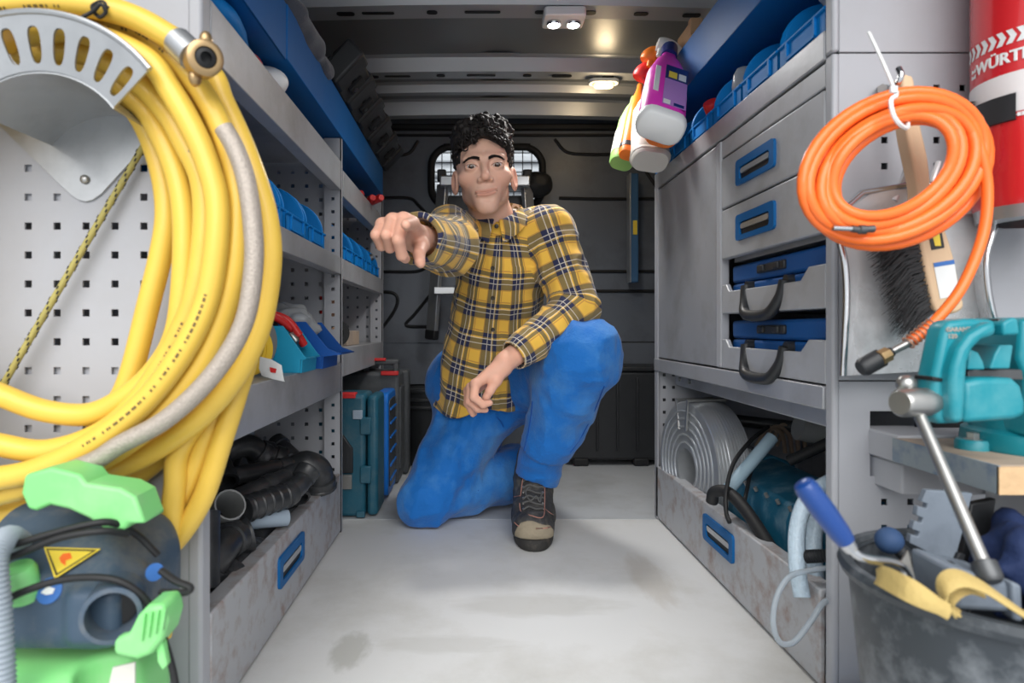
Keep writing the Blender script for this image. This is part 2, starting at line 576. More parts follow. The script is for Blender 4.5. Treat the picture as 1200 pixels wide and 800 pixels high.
# round dried stain and a few smudges with shapes of their own
def stain_mat():
    m = MATS['floor_sheet']; nt = m.node_tree; b = nt.nodes['Principled BSDF']
    link = b.inputs['Base Color'].links[0]; src = link.from_socket
    tc = nt.nodes.new('ShaderNodeTexCoord'); c0 = WLOC['floor']
    for (sx, sy, rx, ry, amt, col) in ((-0.213, 1.10, 0.032, 0.062, 0.55, rgb(150, 150, 142)),
                                      (0.12, 1.28, 0.16, 0.05, 0.35, rgb(160, 158, 150)),
                                      (0.38, 1.42, 0.04, 0.14, 0.4, rgb(170, 162, 150)),
                                      (-0.05, 1.12, 0.12, 0.03, 0.3, rgb(165, 164, 158))):
        mp = nt.nodes.new('ShaderNodeMapping'); mp.vector_type = 'POINT'
        mp.inputs['Location'].default_value = (-(sx - c0.x) / rx, -(sy - c0.y) / ry, 0)
        mp.inputs['Scale'].default_value = (1 / rx, 1 / ry, 0)
        nt.links.new(tc.outputs['Object'], mp.inputs['Vector'])
        nz = nt.nodes.new('ShaderNodeTexNoise'); nz.inputs['Scale'].default_value = 2.0; nz.inputs['Detail'].default_value = 5
        nt.links.new(mp.outputs['Vector'], nz.inputs['Vector'])
        ln = nt.nodes.new('ShaderNodeVectorMath'); ln.operation = 'LENGTH'
        nt.links.new(mp.outputs['Vector'], ln.inputs[0])
        ad = nt.nodes.new('ShaderNodeMath'); ad.operation = 'ADD'
        nt.links.new(ln.outputs['Value'], ad.inputs[0]); nt.links.new(nz.outputs['Fac'], ad.inputs[1])
        mr = nt.nodes.new('ShaderNodeMapRange'); mr.inputs['From Min'].default_value = 1.2; mr.inputs['From Max'].default_value = 1.7
        mr.inputs['To Min'].default_value = amt; mr.inputs['To Max'].default_value = 0
        nt.links.new(ad.outputs['Value'], mr.inputs['Value'])
        mx = nt.nodes.new('ShaderNodeMix'); mx.data_type = 'RGBA'
        nt.links.new(mr.outputs['Result'], mx.inputs['Factor']); nt.links.new(src, mx.inputs['A']); mx.inputs['B'].default_value = col
        src = mx.outputs['Result']
    nt.links.new(src, b.inputs['Base Color'])
stain_mat()

structure(MB().bx(-0.97, -0.95, 0.40, YB + 0.02, -0.02, 1.5).build('wall_left', 'van_wall'))
structure(MB().bx(1.05, 1.07, 0.40, YB + 0.02, -0.02, 1.5).build('wall_right', 'van_wall'))
# white body pillar behind the right overhead tray
structure(MB().bx(0.66, 0.72, 1.6, 1.9, 0.98, ZR).build('trim_1', 'white_plastic', bevel=0.01))

# roof: slightly cambered sheet with shallow swages
rows = []
for i in range(41):
    x = -0.96 + 2.02 * i / 40
    z = ZR + 0.035 * (1 - ((x - 0.05) / 1.0) ** 2)
    if 0.02 < x < 0.11:
        z += 0.008
    rows.append([Vector((x, y, z)) for y in np.linspace(0.40, YB + 0.02, 24)])
roof = structure(MB().sheet(rows, t=-0.004).build('ceiling', 'roof_sheet', smooth=25))

def roof_beam(y, w, drop, name='roof_bow', holes=True):
    def zc(x): return ZR + 0.03 * (1 - ((x - 0.05) / 1.0) ** 2)
    prof = [(-w / 2 - 0.02, 0.0), (-w / 2, -0.004), (-w * 0.32, -drop), (w * 0.32, -drop), (w / 2, -0.004), (w / 2 + 0.02, 0.0)]
    g = []
    for i in range(31):
        x = -0.95 + 2.0 * i / 30
        g.append([Vector((x, y + a, zc(x) + b)) for a, b in prof])
    o = MB().sheet(g, t=0.003).build(name, 'roof_beam', roof, smooth=30)
    if holes:
        for x, L, wd in ((-0.36, 0.05, 0.02), (-0.27, 0.09, 0.012), (-0.12, 0.03, 0.02), (0.02, 0.10, 0.012),
                         (0.18, 0.03, 0.018), (0.30, 0.07, 0.022), (0.46, 0.04, 0.018), (0.60, 0.05, 0.02)):
            mb = MB().prism(rrect(L, wd, wd * 0.45), -0.001, 0.0012, Matrix.Translation((x, y, zc(x) - drop - 0.0022)))
            mb.build('lightening_hole', 'groove_black', o)
    return o
roof_beam(1.80, 0.12, 0.045)
roof_beam(2.25, 0.10, 0.045)
roof_beam(2.47, 0.05, 0.03, holes=False)
roof_beam(2.66, 0.07, 0.055, holes=False)

# bulkhead with a window opening
WX0, WX1, WZ0, WZ1 = -0.19, 0.29, 1.07, 1.33
bh = MB()
NX = 24
def bulk():
    outer = [(-0.96, -0.02), (1.06, -0.02), (1.06, 1.5), (-0.96, 1.5)]
    inner = rrect(WX1 - WX0, WZ1 - WZ0, 0.085, 6, (WX0 + WX1) / 2, (WZ0 + WZ1) / 2)
    # ring of quads between inner loop and a matching outer loop on the rectangle
    cx, cz = (WX0 + WX1) / 2, (WZ0 + WZ1) / 2
    out = []
    for a, b in inner:
        dx, dz = a - cx, b - cz
        s = min([t for t in (((1.06 if dx > 0 else -0.96) - cx) / dx if abs(dx) > 1e-9 else 1e9,
                             ((1.5 if dz > 0 else -0.02) - cz) / dz if abs(dz) > 1e-9 else 1e9)])
        out.append((cx + dx * s, cz + dz * s))
    n = len(inner)
    vs = [(a, YB, b) for a, b in inner] + [(a, YB, b) for a, b in out] + [(a, YB + 0.02, b) for a, b in inner]
    fs = [(i, (i + 1) % n, n + (i + 1) % n, n + i) for i in range(n)] + [(i, 2 * n + i, 2 * n + (i + 1) % n, (i + 1) % n) for i in range(n)]
    bh.add(vs, fs)
    # corners
    for (x, z) in outer:
        bh.box((x, YB + 0.012, z), (0.01, 0.01, 0.01))
    bh.bx(-0.96, 1.06, YB + 0.003, YB + 0.012, -0.02, 0.95)
    bh.bx(-0.96, -0.4, YB + 0.003, YB + 0.012, 0.9, 1.5)
    bh.bx(0.5, 1.06, YB + 0.003, YB + 0.012, 0.9, 1.5)
    bh.bx(-0.5, 0.6, YB + 0.003, YB + 0.012, 1.37, 1.5)
bulk()
wb = structure(bh.build('wall_back', 'bulkhead', smooth=0))
# raised pressings between dark swaged lines
def swage(pts, r=0.009):
    pp = spline([P(x, y, YB - 0.002) for x, y in pts], 6)
    MB().tube(pp, r, 8).build('swage_line', 'groove_black', wb)
for pts in ([(440, 232), (478, 232), (490, 240), (505, 258), (512, 275)], [(440, 318), (488, 318), (503, 309), (512, 298)],
            [(440, 342), (460, 343), (466, 352), (461, 366), (448, 384)], [(505, 345), (486, 368), (476, 381), (500, 383)],
            [(450, 183), (478, 180), (490, 165)],
            [(650, 163), (664, 178), (690, 181), (735, 182), (752, 195), (770, 220)], [(655, 232), (700, 233), (775, 233)],
            [(690, 318), (775, 318)], [(690, 341), (775, 341)], [(700, 372), (708, 392), (722, 401), (775, 402)],
            [(440, 430), (600, 430), (775, 430)]):
    swage(pts, 0.007)
MB().bx(-0.5, 0.9, YB - 0.012, YB, 0.0, 0.485).build('lower_panel', 'bulkhead', wb, bevel=0.006)
MB().bx(-0.5, 0.9, YB - 0.03, YB, 1.40, 1.425).build('top_rail', 'groove_black', wb, bevel=0.006)
MB().bx(-0.5, 0.9, YB - 0.016, YB, 1.375, 1.385).build('rail_lip', 'groove_black', wb, bevel=0.003)

wn = structure(MB().tube(spline([Vector((a, YB - 0.006, b)) for a, b in rrect(WX1 - WX0, WZ1 - WZ0, 0.085, 6, (WX0 + WX1) / 2, (WZ0 + WZ1) / 2)], 2, True),
                         0.016, 10, closed=True).build('window_1', 'black_rubber'))
g = MB()
for k in range(11):
    x = WX0 + 0.045 + k * 0.039
    MB().cyl((x, YB + 0.01, WZ0 + 0.005), (x, YB + 0.01, WZ1 - 0.005), 0.0022, 6).build('grille_bar', 'black_plastic', wn)
for k in range(6):
    z = WZ0 + 0.03 + k * 0.042
    MB().cyl((WX0 + 0.005, YB + 0.013, z), (WX1 - 0.005, YB + 0.013, z), 0.0022, 6).build('grille_bar', 'black_plastic', wn)
mat('glass', rgb(220, 225, 228), 0.03, 0, 0, trans=1.0, rvar=0)
MB().prism(rrect(WX1 - WX0, WZ1 - WZ0, 0.085, 6, (WX0 + WX1) / 2, (WZ0 + WZ1) / 2), 0, 0.003,
           frame((0, YB + 0.018, 0), (1, 0, 0), (0, 0, 1))).build('pane', 'glass', wn)
# driver's cab beyond the window: a pale headliner with ridges
cb = MB().bx(-0.9, 1.0, 3.45, 3.47, 0.2, 1.9)
for k in range(9):
    cb.bx(-0.9, 1.0, 3.42, 3.455, 1.05 + k * 0.075, 1.09 + k * 0.075)
structure(cb.build('wall_cab', 'van_wall', bevel=0.008))
structure(MB().bx(-6, 6, -8, 0.5, -0.62, -0.60).build('ground', 'floor_rear'))
# ------------------------------------------------------------------ roof lamps
mat('lamp_white', rgb(240, 244, 250), 0.4, emit=(1, 0.98, 0.95, 1), estr=14.0)
mat('lamp_warm', rgb(250, 220, 170), 0.4, emit=(1, 0.6, 0.25, 1), estr=2.6)
BZ1 = 1.80; zb = ZR + 0.03 - 0.045
lm = thing('roof_lamp', 'white twin-spot lamp on the front roof bow', 'lamp', (0.255, BZ1, zb - 0.02))
MB().prism(rrect(0.115, 0.085, 0.012), 0, 0.026, Matrix.Translation((0.245, BZ1 + 0.0, zb - 0.030))).build('housing', 'white_plastic', lm, bevel=0.004)
for x in (0.218, 0.272):
    MB().lathe([(0.018, 0), (0.020, 0.004), (0.020, 0.010)], (x, BZ1, zb - 0.040)).build('bezel', 'chrome', lm)
    MB().ball((x, BZ1, zb - 0.039), (0.0155, 0.0155, 0.006), 16, 6).build('lens', 'lamp_white', lm)
    ld_ = bpy.data.lights.new('led_light', 'SPOT'); ld_.energy = 12; ld_.spot_size = R(165); ld_.spot_blend = 1.0
    ld_.shadow_soft_size = 0.08; ld_.color = (1, 0.98, 0.95)
    lo_ = bpy.data.objects.new('led_light', ld_); COL.objects.link(lo_)
    lo_.parent = lm; lo_.location = Vector((x, BZ1, zb - 0.052)) - WLOC[lm.name]
BZ2 = 2.29; zb2 = ZR + 0.022 - 0.045
p0 = P(706, 96, BZ2)
dl = thing('dome_lamp', 'warm glowing dome lamp on the second roof bow', 'lamp', (p0.x, BZ2, zb2 - 0.02))
MB().prism(rrect(0.105, 0.05, 0.02), 0, 0.014, Matrix.Translation((p0.x, BZ2 - 0.02, zb2 - 0.016))).build('housing', 'white_plastic', dl, bevel=0.003)
MB().prism(rrect(0.068, 0.036, 0.015), 0, 0.014, Matrix.Translation((p0.x, BZ2 - 0.02, zb2 - 0.028))).build('lens', 'lamp_warm', dl, bevel=0.004)
wl = bpy.data.lights.new('dome_light', 'POINT'); wl.energy = 1.2; wl.color = (1, 0.75, 0.45); wl.shadow_soft_size = 0.03
wo = bpy.data.objects.new('dome_light', wl); COL.objects.link(wo); wo.parent = dl
wo.location = Vector((p0.x, BZ2 - 0.02, zb2 - 0.05)) - WLOC[dl.name]
# ------------------------------------------------------------------ left racks
FX = Matrix(((1, 0, 0, 0), (0, 0, 1, 0), (0, 1, 0, 0), (0, 0, 0, 1)))     # local (x,y,z) -> world (x,z,y)
def at_y(y): return Matrix.Translation((0, y, 0)) @ FX
PITCH = 0.038
def colsX(px, Y, n): 
    return [(px - CX) * Y / F_PX + k * PITCH for k in range(n)]

def run_y(prof, y0, y1):
    """XZ profile extruded along Y"""
    return MB().prism(prof, -y1, -y0, frame((0, 0, 0), (1, 0, 0), (0, 0, 1)))

def shelf(parent, y0, y1, z0, z1, xin, xout, name='shelf', m='steel_grey', flip=1):
    """steel shelf plate with a folded lip towards the aisle; xout = aisle side"""
    s = -1 if xin < xout else 1
    prof = [(xin, z1), (xout, z1), (xout, z0), (xout + s * 0.03, z0), (xout + s * 0.03, z0 + 0.004),
            (xout + s * 0.008, z0 + 0.004), (xout + s * 0.008, z1 - 0.004), (xin, z1 - 0.004)]
    return run_y(prof, y0, y1).build(name, m, parent, bevel=0.0015)

def pull_recess(parent, x, y, z, wy, wz, s):
    """blue recessed pull in a drawer front at aisle face x; s=+1 the aisle is towards +x"""
    M = frame((x, y, z), (0, 1, 0), (0, 0, 1))          # local z = +x
    outer = rrect(wy, wz, wz * 0.16, 3); inner = rrect(wy * 0.78, wz * 0.5, wz * 0.12, 3, 0, -wz * 0.06)
    n = len(outer); d = 0.005 * s
    vs = [M @ Vector((a, b, d)) for a, b in outer] + [M @ Vector((a, b, d)) for a, b in inner] + \
         [M @ Vector((a, b, -0.0015 * s)) for a, b in outer] + [M @ Vector((a, b, 0.0008 * s)) for a, b in inner]
    fs = []
    for i in range(n):
        j = (i + 1) % n
        fs += [(i, j, n + j, n + i), (2 * n + i, 2 * n + j, j, i), (n + i, n + j, 3 * n + j, 3 * n + i)]
    h = MB().add(vs, fs).build('pull', 'handle_blue', parent)
    MB().prism(inner, 0.0006 * s, 0.001 * s, M).build('pull_recess', 'groove_black', h)
    MB().prism(rrect(wy * 0.74, wz * 0.2, wz * 0.09, 3, 0, wz * 0.02), 0.001 * s, 0.004 * s, M).build('grip_bar', 'aluminium', h)
    return h

XB = -0.78
rkA = thing('shelf_rack', 'grey steel shelf rack nearest the left rear door, yellow hose on its end', 'rack', (-0.57, 1.3, 0))
# front end panel, perforated
cols = colsX(33, YL, 5)
rws = [CAM_Z + (CY - 197) * YL / F_PX - k * PITCH for k in range(14)]
MB().perf(XB, -0.377, 0.0, 1.40, cols, rws, 0.0095, 0.003, at_y(YL)).build('end_panel', 'panel_grey', rkA, smooth=0)
for za, zb, xe in ((rws[1] - 0.015, rws[0] + 0.02, -0.45), (rws[9] - 0.015, rws[7] + 0.012, -0.40)):
    MB().bx(XB + 0.01, xe, YL + 0.006, YL + 0.010, za, zb).build('stiffener', 'panel_grey', rkA)
MB().bx(-0.379, XL, YL - 0.001, YL + 0.03, 0.0, 1.40).build('upright', 'panel_grey', rkA, bevel=0.005)
# divider end: perforated panel and post
rw2 = [0.02 + k * PITCH for k in range(30)]
MB().perf(XB, -0.40, 0.0, 1.05, [-0.42 - k * PITCH for k in range(9)], rw2, 0.0095, 0.003, at_y(YLM + 0.02)).build('end_panel', 'panel_grey', rkA, smooth=0)
post = MB()
post.perf(-0.405, XL, 0.0, 1.055, [-0.381], [0.03 + k * 0.0345 for k in range(29)], 0.0085, 0.002, at_y(YLM - 0.004))
post.bx(XL - 0.003, XL, YLM - 0.004, YLM + 0.012, 0.0, 1.055)
post.build('upright', 'panel_grey', rkA, smooth=0)
shelf(rkA, YL + 0.03, YLM - 0.006, 0.915, 0.992, XB, XL)
shelf(rkA, YL + 0.03, YLM - 0.006, 0.690, 0.735, XB, XL)
shelf(rkA, YL + 0.03, YLM - 0.006, 0.378, 0.455, XB, XL)
MB().bx(XB - 0.004, XB, YL, YLM + 0.02, 0, 1.05).build('back_panel', 'steel_grey', rkA)
MB().bx(XB, XL - 0.02, YL + 0.01, YLM, 0.006, 0.012).build('base_shelf', 'steel_grey', rkA)
df = run_y([(XL, 0.006), (XL, 0.158), (XL - 0.030, 0.158), (XL - 0.030, 0.150), (XL - 0.010, 0.150), (XL - 0.010, 0.006)], YL + 0.03, YLM - 0.008)
dfo = df.build('drawer_front', 'rusty_grey', rkA, bevel=0.003)
pull_recess(dfo, XL, 1.262, 0.098, 0.17, 0.058, 1)
for z in (0.955, 0.71, 0.42):      # shelf bolts
    MB().cyl((-0.425, YLM + 0.019, z + 0.055), (-0.425, YLM + 0.010, z + 0.055), 0.007, 10).build('bolt', 'bare_steel', rkA)

rkB = thing('shelf_rack', 'grey steel shelf rack at the back left, small blue bins and red handles on it', 'rack', (-0.57, 2.1, 0))
MB().perf(XB, -0.40, 0.3, 1.05, [-0.42 - k * PITCH for k in range(9)], rw2[8:26], 0.0095, 0.003, at_y(YLR)).build('end_panel', 'panel_grey', rkB, smooth=0)
post = MB()
post.perf(-0.405, XL, 0.0, 1.055, [-0.381], [0.03 + k * 0.0345 for k in range(29)], 0.0085, 0.002, at_y(YLR - 0.02))
post.bx(XL - 0.003, XL, YLR - 0.02, YLR + 0.01, 0.0, 1.055)
post.build('upright', 'panel_grey', rkB, smooth=0)
ya, yb = YLM + 0.024, YLR - 0.022
shelf(rkB, ya, yb, 0.905, 0.975, XB, XL)
shelf(rkB, ya, yb, 0.680, 0.735, XB, XL)
shelf(rkB, ya, yb, 0.415, 0.493, XB, XL)
MB().bx(XB - 0.004, XB, ya, YLR, 0.3, 1.05).build('back_panel', 'steel_grey', rkB)

# blue overhead tray, left: two lengths, lip to the aisle
trA = thing('overhead_tray', 'long blue sheet-metal tray above the left shelves', 'tray', (-0.56, 1.7, 1.06))
t1 = run_y([(XB, 1.060), (XL, 1.060), (XL, 1.166), (XL - 0.004, 1.166), (XL - 0.004, 1.064), (XB, 1.064)], 1.24, YLR)
t1.bx(XB, XL - 0.001, 1.2355, 1.2395, 1.061, 1.165)
t1.build('rear_length', 'rack_blue', trA, bevel=0.0015)
t2 = MB(); t2.bx(XB, XL - 0.001, YL + 0.04, 1.234, 1.056, 1.060); t2.bx(XL - 0.005, XL - 0.001, YL + 0.04, 1.234, 1.056, 1.164)
t2.build('front_length', 'rack_blue', trA, bevel=0.0015)
MB().bx(XB, XB + 0.003, 1.0, YLR - 0.03, 1.066, 1.3).build('back_plate', 'rack_blue', trA)
for y in (0.9, 1.70, 2.45):
    MB().bx(XB + 0.003, -0.60, y, y + 0.004, 1.064, 1.16).build('bracket', 'rack_blue', trA)

# ------------------------------------------------------------------ right cabinet
XC = 0.93
cab = thing('drawer_cabinet', 'grey steel drawer cabinet lining the right side of the aisle', 'cabinet', (0.72, 1.4, 0))
colr = colsX(1036.5, YR, 6)
rwr = [CAM_Z + (CY - 103) * YR / F_PX - k * PITCH for k in range(5)]
rwr2 = [CAM_Z + (CY - 588) * YR / F_PX - k * PITCH for k in range(8)]
ZSEAM = CAM_Z + (CY - 62) * YR / F_PX
ep = MB()
x0 = XR + 0.010
ep.perf(x0, XC, 0.47, ZSEAM - 0.001, colr[:1] + colr[2:], rwr, 0.0095, 0.003, at_y(YR))
ep.build('end_panel', 'panel_grey', cab, smooth=0)
MB().bx(x0, XC, YR - 0.001, YR + 0.003, ZSEAM + 0.001, 1.40).build('upper_panel', 'panel_grey', cab, bevel=0.001)
lp = MB()
lp.perf(x0, XC, 0.0, 0.33, colr, rwr2, 0.0095, 0.003, at_y(YR))
lp.bx(x0, 0.575, YR, YR + 0.003, 0.33, 0.468)
lp.bx(0.575, XC, YR, YR + 0.003, 0.425, 0.468)
lp.build('lower_panel', 'panel_grey', cab, smooth=0)
MB().bx(XR, x0 + 0.001, YR - 0.001, YR + 0.02, 0.0, ZSEAM).build('upright', 'panel_grey', cab, bevel=0.004)
MB().bx(XR, x0 + 0.001, YR - 0.001, YR + 0.02, ZSEAM + 0.002, 1.40).build('upright', 'panel_grey', cab, bevel=0.004)
MB().bx(XC, XC + 0.004, YR, YRR, 0, 1.4).build('back_panel', 'steel_grey', cab)
# rear post with holes
rp = MB()
rp.perf(XR, 0.60, 0.0, 0.455, [0.545, 0.572], [0.16 + k * 0.036 for k in range(8)], 0.009, 0.003, at_y(YRR - 0.01))
rp.bx(XR, XR + 0.003, YRR - 0.03, YRR, 0.0, 0.95)
rp.bx(0.60, XC, YRR - 0.01, YRR - 0.007, 0, 0.95)
rp.build('rear_upright', 'panel_grey', cab, smooth=0)
YP = 1.376                       # post between drawers and door
y0 = YR + 0.022
tp = run_y([(XC, 0.990), (XR, 0.990), (XR, 0.946), (XR + 0.010, 0.946), (XR + 0.010, 0.986), (XC, 0.986)], y0, YRR)
tp.build('top_shelf', 'steel_grey', cab, bevel=0.002)
MB().bx(XR + 0.003, XR + 0.014, y0, YP + 0.03, 0.906, 0.942).build('top_fascia', 'drawer_grey', cab, bevel=0.002)
MB().bx(XR, XR + 0.02, YP, YP + 0.025, 0.462, 0.943).build('upright', 'panel_grey', cab, bevel=0.003)
dr = MB().bx(XR + 0.002, XR + 0.014, YP + 0.028, YRR - 0.005, 0.463, 0.941).build('door', 'steel_grey', cab, bevel=0.003)
rl = run_y([(XC, 0.459), (XR - 0.002, 0.459), (XR - 0.002, 0.424), (XR + 0.016, 0.424), (XR + 0.016, 0.455), (XC, 0.455)], y0, YRR)
rl.build('bottom_rail', 'steel_grey', cab, bevel=0.003)
MB().bx(XR + 0.05, XR + 0.065, y0, YRR - 0.03, 0.385, 0.425).build('inner_rail', 'steel_grey', cab, bevel=0.003)
for y in (1.80, 1.72):
    MB().cyl((XR + 0.05, y, 0.405), (XR + 0.044, y, 0.405), 0.006, 10).build('bolt', 'bare_steel', cab)
for z0, z1 in ((0.797, 0.902), (0.690, 0.793)):
    d = MB().bx(XR + 0.001, XR + 0.016, y0 + 0.002, YP - 0.004, z0, z1).build('drawer', 'drawer_grey', cab, bevel=0.003)
    pull_recess(d, XR + 0.001, 1.205, (z0 + z1) / 2 + 0.002, 0.165, 0.05, -1)
MB().bx(XR + 0.03, XC, y0, YP, 0.685, 0.9).build('drawer_box', 'steel_grey', cab)
for z0, z1 in ((0.576, 0.686), (0.462, 0.571)):    # case trays: low front with a raised end on each side
    zz = z0 + (z1 - z0) * 0.42
    poly = [(y0, z0), (YP - 0.004, z0), (YP - 0.004, zz + 0.015), (YP - 0.025, zz + 0.015), (YP - 0.04, zz),
            (y0 + 0.075, zz), (y0 + 0.05, zz + 0.02), (y0, zz + 0.02)]
    MB().prism(poly, 0, 0.010, frame((XR + 0.002, 0, 0), (0, 1, 0), (0, 0, 1))).build('case_tray', 'drawer_grey', cab, bevel=0.002)
    MB().bx(XR + 0.012, XC, y0, YP, z0, z0 + 0.004).build('tray_floor', 'steel_grey', cab)
ld = run_y([(XR, 0.006), (XR, 0.152), (XR + 0.030, 0.152), (XR + 0.030, 0.144), (XR + 0.010, 0.144), (XR + 0.010, 0.006)], YR + 0.035, YRR - 0.012)
ldo = ld.build('drawer_front', 'rusty_grey', cab, bevel=0.003)
pull_recess(ldo, XR, 1.385, 0.100, 0.17, 0.058, -1)
MB().bx(XR + 0.02, XC, YR + 0.02, YRR, 0.006, 0.012).build('base_shelf', 'steel_grey', cab)

trB = thing('overhead_tray', 'long blue sheet-metal tray above the right blue bins', 'tray', (0.72, 1.4, 1.14))
t1 = MB(); t1.bx(XR, XC, YR + 0.03, YRR, 1.140, 1.144); t1.bx(XR, XR + 0.004, YR + 0.03, YRR, 1.140, 1.250)
t1.bx(XR, XC, YRR - 0.004, YRR, 1.140, 1.25)
t1.build('tray_sheet', 'rack_blue', trB, bevel=0.0015)
MB().bx(XC - 0.006, XC - 0.001, YR + 0.03, YRR, 1.144, 1.3).build('back_plate', 'rack_blue', trB)
for y in (YR + 0.04, 1.84):
    MB().bx(0.80, XC - 0.01, y, y + 0.004, 1.145, 1.24).build('bracket', 'rack_blue', trB)
# ------------------------------------------------------------------ hose holder and hoses on the left end panel
YF = 0.690
hc = P(35, 190, YF)
def ring_pt(r, a, y): return Vector((hc.x + r * math.cos(a), y, hc.z + r * math.sin(a)))
hh = thing('hose_holder', 'galvanised slotted half-round hose holder bolted to the left end panel', 'holder', (hc.x, YL, hc.z))
# slotted flange: annular sector made of cells with elongated slots left open
fm = MB(); A0, A1 = R(38), R(142); NS = 9; da = (A1 - A0) / NS
def cell(a0, a1):
    am = (a0 + a1) / 2; ra, rb = 0.103, 0.160; sa, sb = 0.110, 0.147; w = (a1 - a0) * 0.25; K = 20
    inner, outer = [], []
    for k in range(K):
        t = 2 * math.pi * k / K + math.pi / K
        c, s = math.cos(t), math.sin(t)
        # rounded slot
        rr = (sa + sb) / 2 + ((sb - sa) / 2) * (abs(s) ** 0.7) * (1 if s > 0 else -1)
        aa = am + w * (abs(c) ** 0.7) * (1 if c > 0 else -1)
        inner.append((rr, aa))
        m_ = max(abs(c), abs(s))
        outer.append(((ra + rb) / 2 + (rb - ra) / 2 * s / m_, am + (a1 - a0) / 2 * c / m_))
    n = K
    vs = []
    for (rr, aa) in inner + outer:
        vs.append(ring_pt(rr, aa, YF + (0.160 - rr) * 0.25))
    vs += [v + Vector((0, 0.003, 0)) for v in vs]
    fs = []
    for i in range(n):
        j = (i + 1) % n
        fs += [(i, j, n + j, n + i), (2 * n + i, 3 * n + i, 3 * n + j, 2 * n + j), (i, 2 * n + i, 2 * n + j, j), (n + i, n + j, 3 * n + j, 3 * n + i)]
    fm.add(vs, fs)
for k in range(NS):
    cell(A0 + k * da, A0 + (k + 1) * da)
fm.build('slotted_flange', 'galvanised', hh, smooth=30)
fr = MB()
fr.tube([ring_pt(0.161, A0 + (A1 - A0) * k / 24, YF + 0.001) for k in range(25)], 0.0035, 8)
fr.build('rolled_edge', 'galvanised', hh)
g = []
for k in range(25):
    a = A0 + (A1 - A0) * k / 24
    g.append([ring_pt(0.103, a, y) for y in (YF + 0.016, YF + 0.05, YF + 0.10, YL - 0.001)])
MB().sheet(g, t=0.002).build('saddle', 'galvanised', hh)
# back plate: rounded fan
pp = [P(x, y, YL - 0.004) for x, y in ((-30, 110), (0, 146), (30, 176), (60, 205), (82, 226), (92, 233), (100, 235), (108, 233), (118, 226), (140, 202), (160, 180), (177, 158),
                                       (172, 130), (150, 105), (120, 90), (85, 84), (50, 84), (10, 92))]
mp = MB(); mp.add([p for p in pp] + [p + Vector((0, 0.003, 0)) for p in pp],
                  [tuple(range(len(pp)))] + [tuple(range(2 * len(pp) - 1, len(pp) - 1, -1))] +
                  [(i, (i + 1) % len(pp), len(pp) + (i + 1) % len(pp), len(pp) + i) for i in range(len(pp))])
mp.build('back_plate', 'galvanised', hh, bevel=0.001)
b0 = P(99, 210, YL - 0.006); MB().ball(b0, (0.006, 0.004, 0.006), 12, 8).build('rivet', 'bare_steel', hh)

yh = thing('hose', 'thick yellow hose hung in many loops over the slotted holder', 'hose', (-0.45, 0.78, 0.3))
hr = 0.0136
STR = [
    ([(-40, 14), (0, 6), (56, 3), (112, 8), (161, 22), (212, 51)], 0.712),
    ([(-30, 30), (30, 20), (95, 26), (157, 34), (195, 60), (232, 101), (259, 150), (276, 210), (279, 262), (271, 330), (241, 415), (196, 476), (150, 518), (87, 552), (0, 578), (-40, 585)], 0.742),
    ([(30, 40), (90, 36), (169, 67), (199, 105), (225, 150), (244, 195), (255, 244), (251, 310), (238, 365), (208, 422), (164, 476), (105, 521), (45, 550), (0, 560), (-40, 562)], 0.722),
    ([(20, 62), (100, 62), (161, 97), (195, 131), (217, 169), (236, 210), (240, 262), (232, 330), (214, 385), (168, 462), (119, 507), (56, 528), (0, 521), (-40, 510)], 0.752),
    ([(30, 78), (110, 82), (157, 116), (184, 150), (207, 205), (216, 262), (214, 340), (205, 395), (182, 434), (147, 465), (105, 485), (52, 481), (0, 462), (-30, 448)], 0.768),
    ([(60, 85), (120, 95), (154, 124), (176, 161), (191, 210), (195, 255), (188, 300), (175, 353), (150, 448), (124, 490), (80, 560), (60, 620)], 0.800),
    ([(180, 40), (244, 83), (262, 120), (283, 165), (302, 215), (314, 260), (317, 310), (306, 378), (280, 435), (241, 483), (192, 520), (140, 548), (60, 580), (0, 600)], 0.778),
    ([(150, 50), (222, 92), (255, 150), (285, 230), (298, 300), (295, 370), (270, 440), (213, 520), (205, 572), (198, 642), (194, 702), (188, 745)], 0.802),
    ([(160, 60), (230, 130), (262, 210), (280, 290), (285, 360), (270, 440), (240, 515), (217, 572), (190, 618), (160, 640)], 0.818),
    ([(170, 70), (240, 140), (280, 220), (303, 300), (300, 380), (278, 460), (259, 520), (238, 583), (206, 632), (170, 658)], 0.812),
    ([(170, 100), (215, 190), (236, 280), (236, 370), (228, 450), (200, 520), (160, 558), (100, 600), (60, 630)], 0.828),
    ([(175, 110), (205, 200), (222, 290), (218, 380), (205, 440), (188, 500), (150, 545), (90, 590)], 0.832),
]
hb = MB()
for i_, (pts, Y) in enumerate(STR):
    if pts[-1][0] <= 0:              # carry the loop round on the far left
        y_ = pts[-1][1]; k_ = (i_ * 7) % 20
        pts = pts + [(-110, y_ - 40), (-172 + k_, y_ - 140), (-186 + k_, 280), (-168 + k_, 170), (-120, 80 + k_), (-60, 40 + k_), (10, 34 + k_)]
    hb.tube(spline([P(x, y, Y) for x, y in pts], 8), hr, 12)
hb.build('hose_loops', 'hose_yellow', yh)
e0, e1 = P(208, 49, 0.714), P(226, 66, 0.708)
MB().cyl(e0, e1, 0.0165, 18).build('ferrule', 'aluminium', yh)
d = (e1 - e0).normalized()
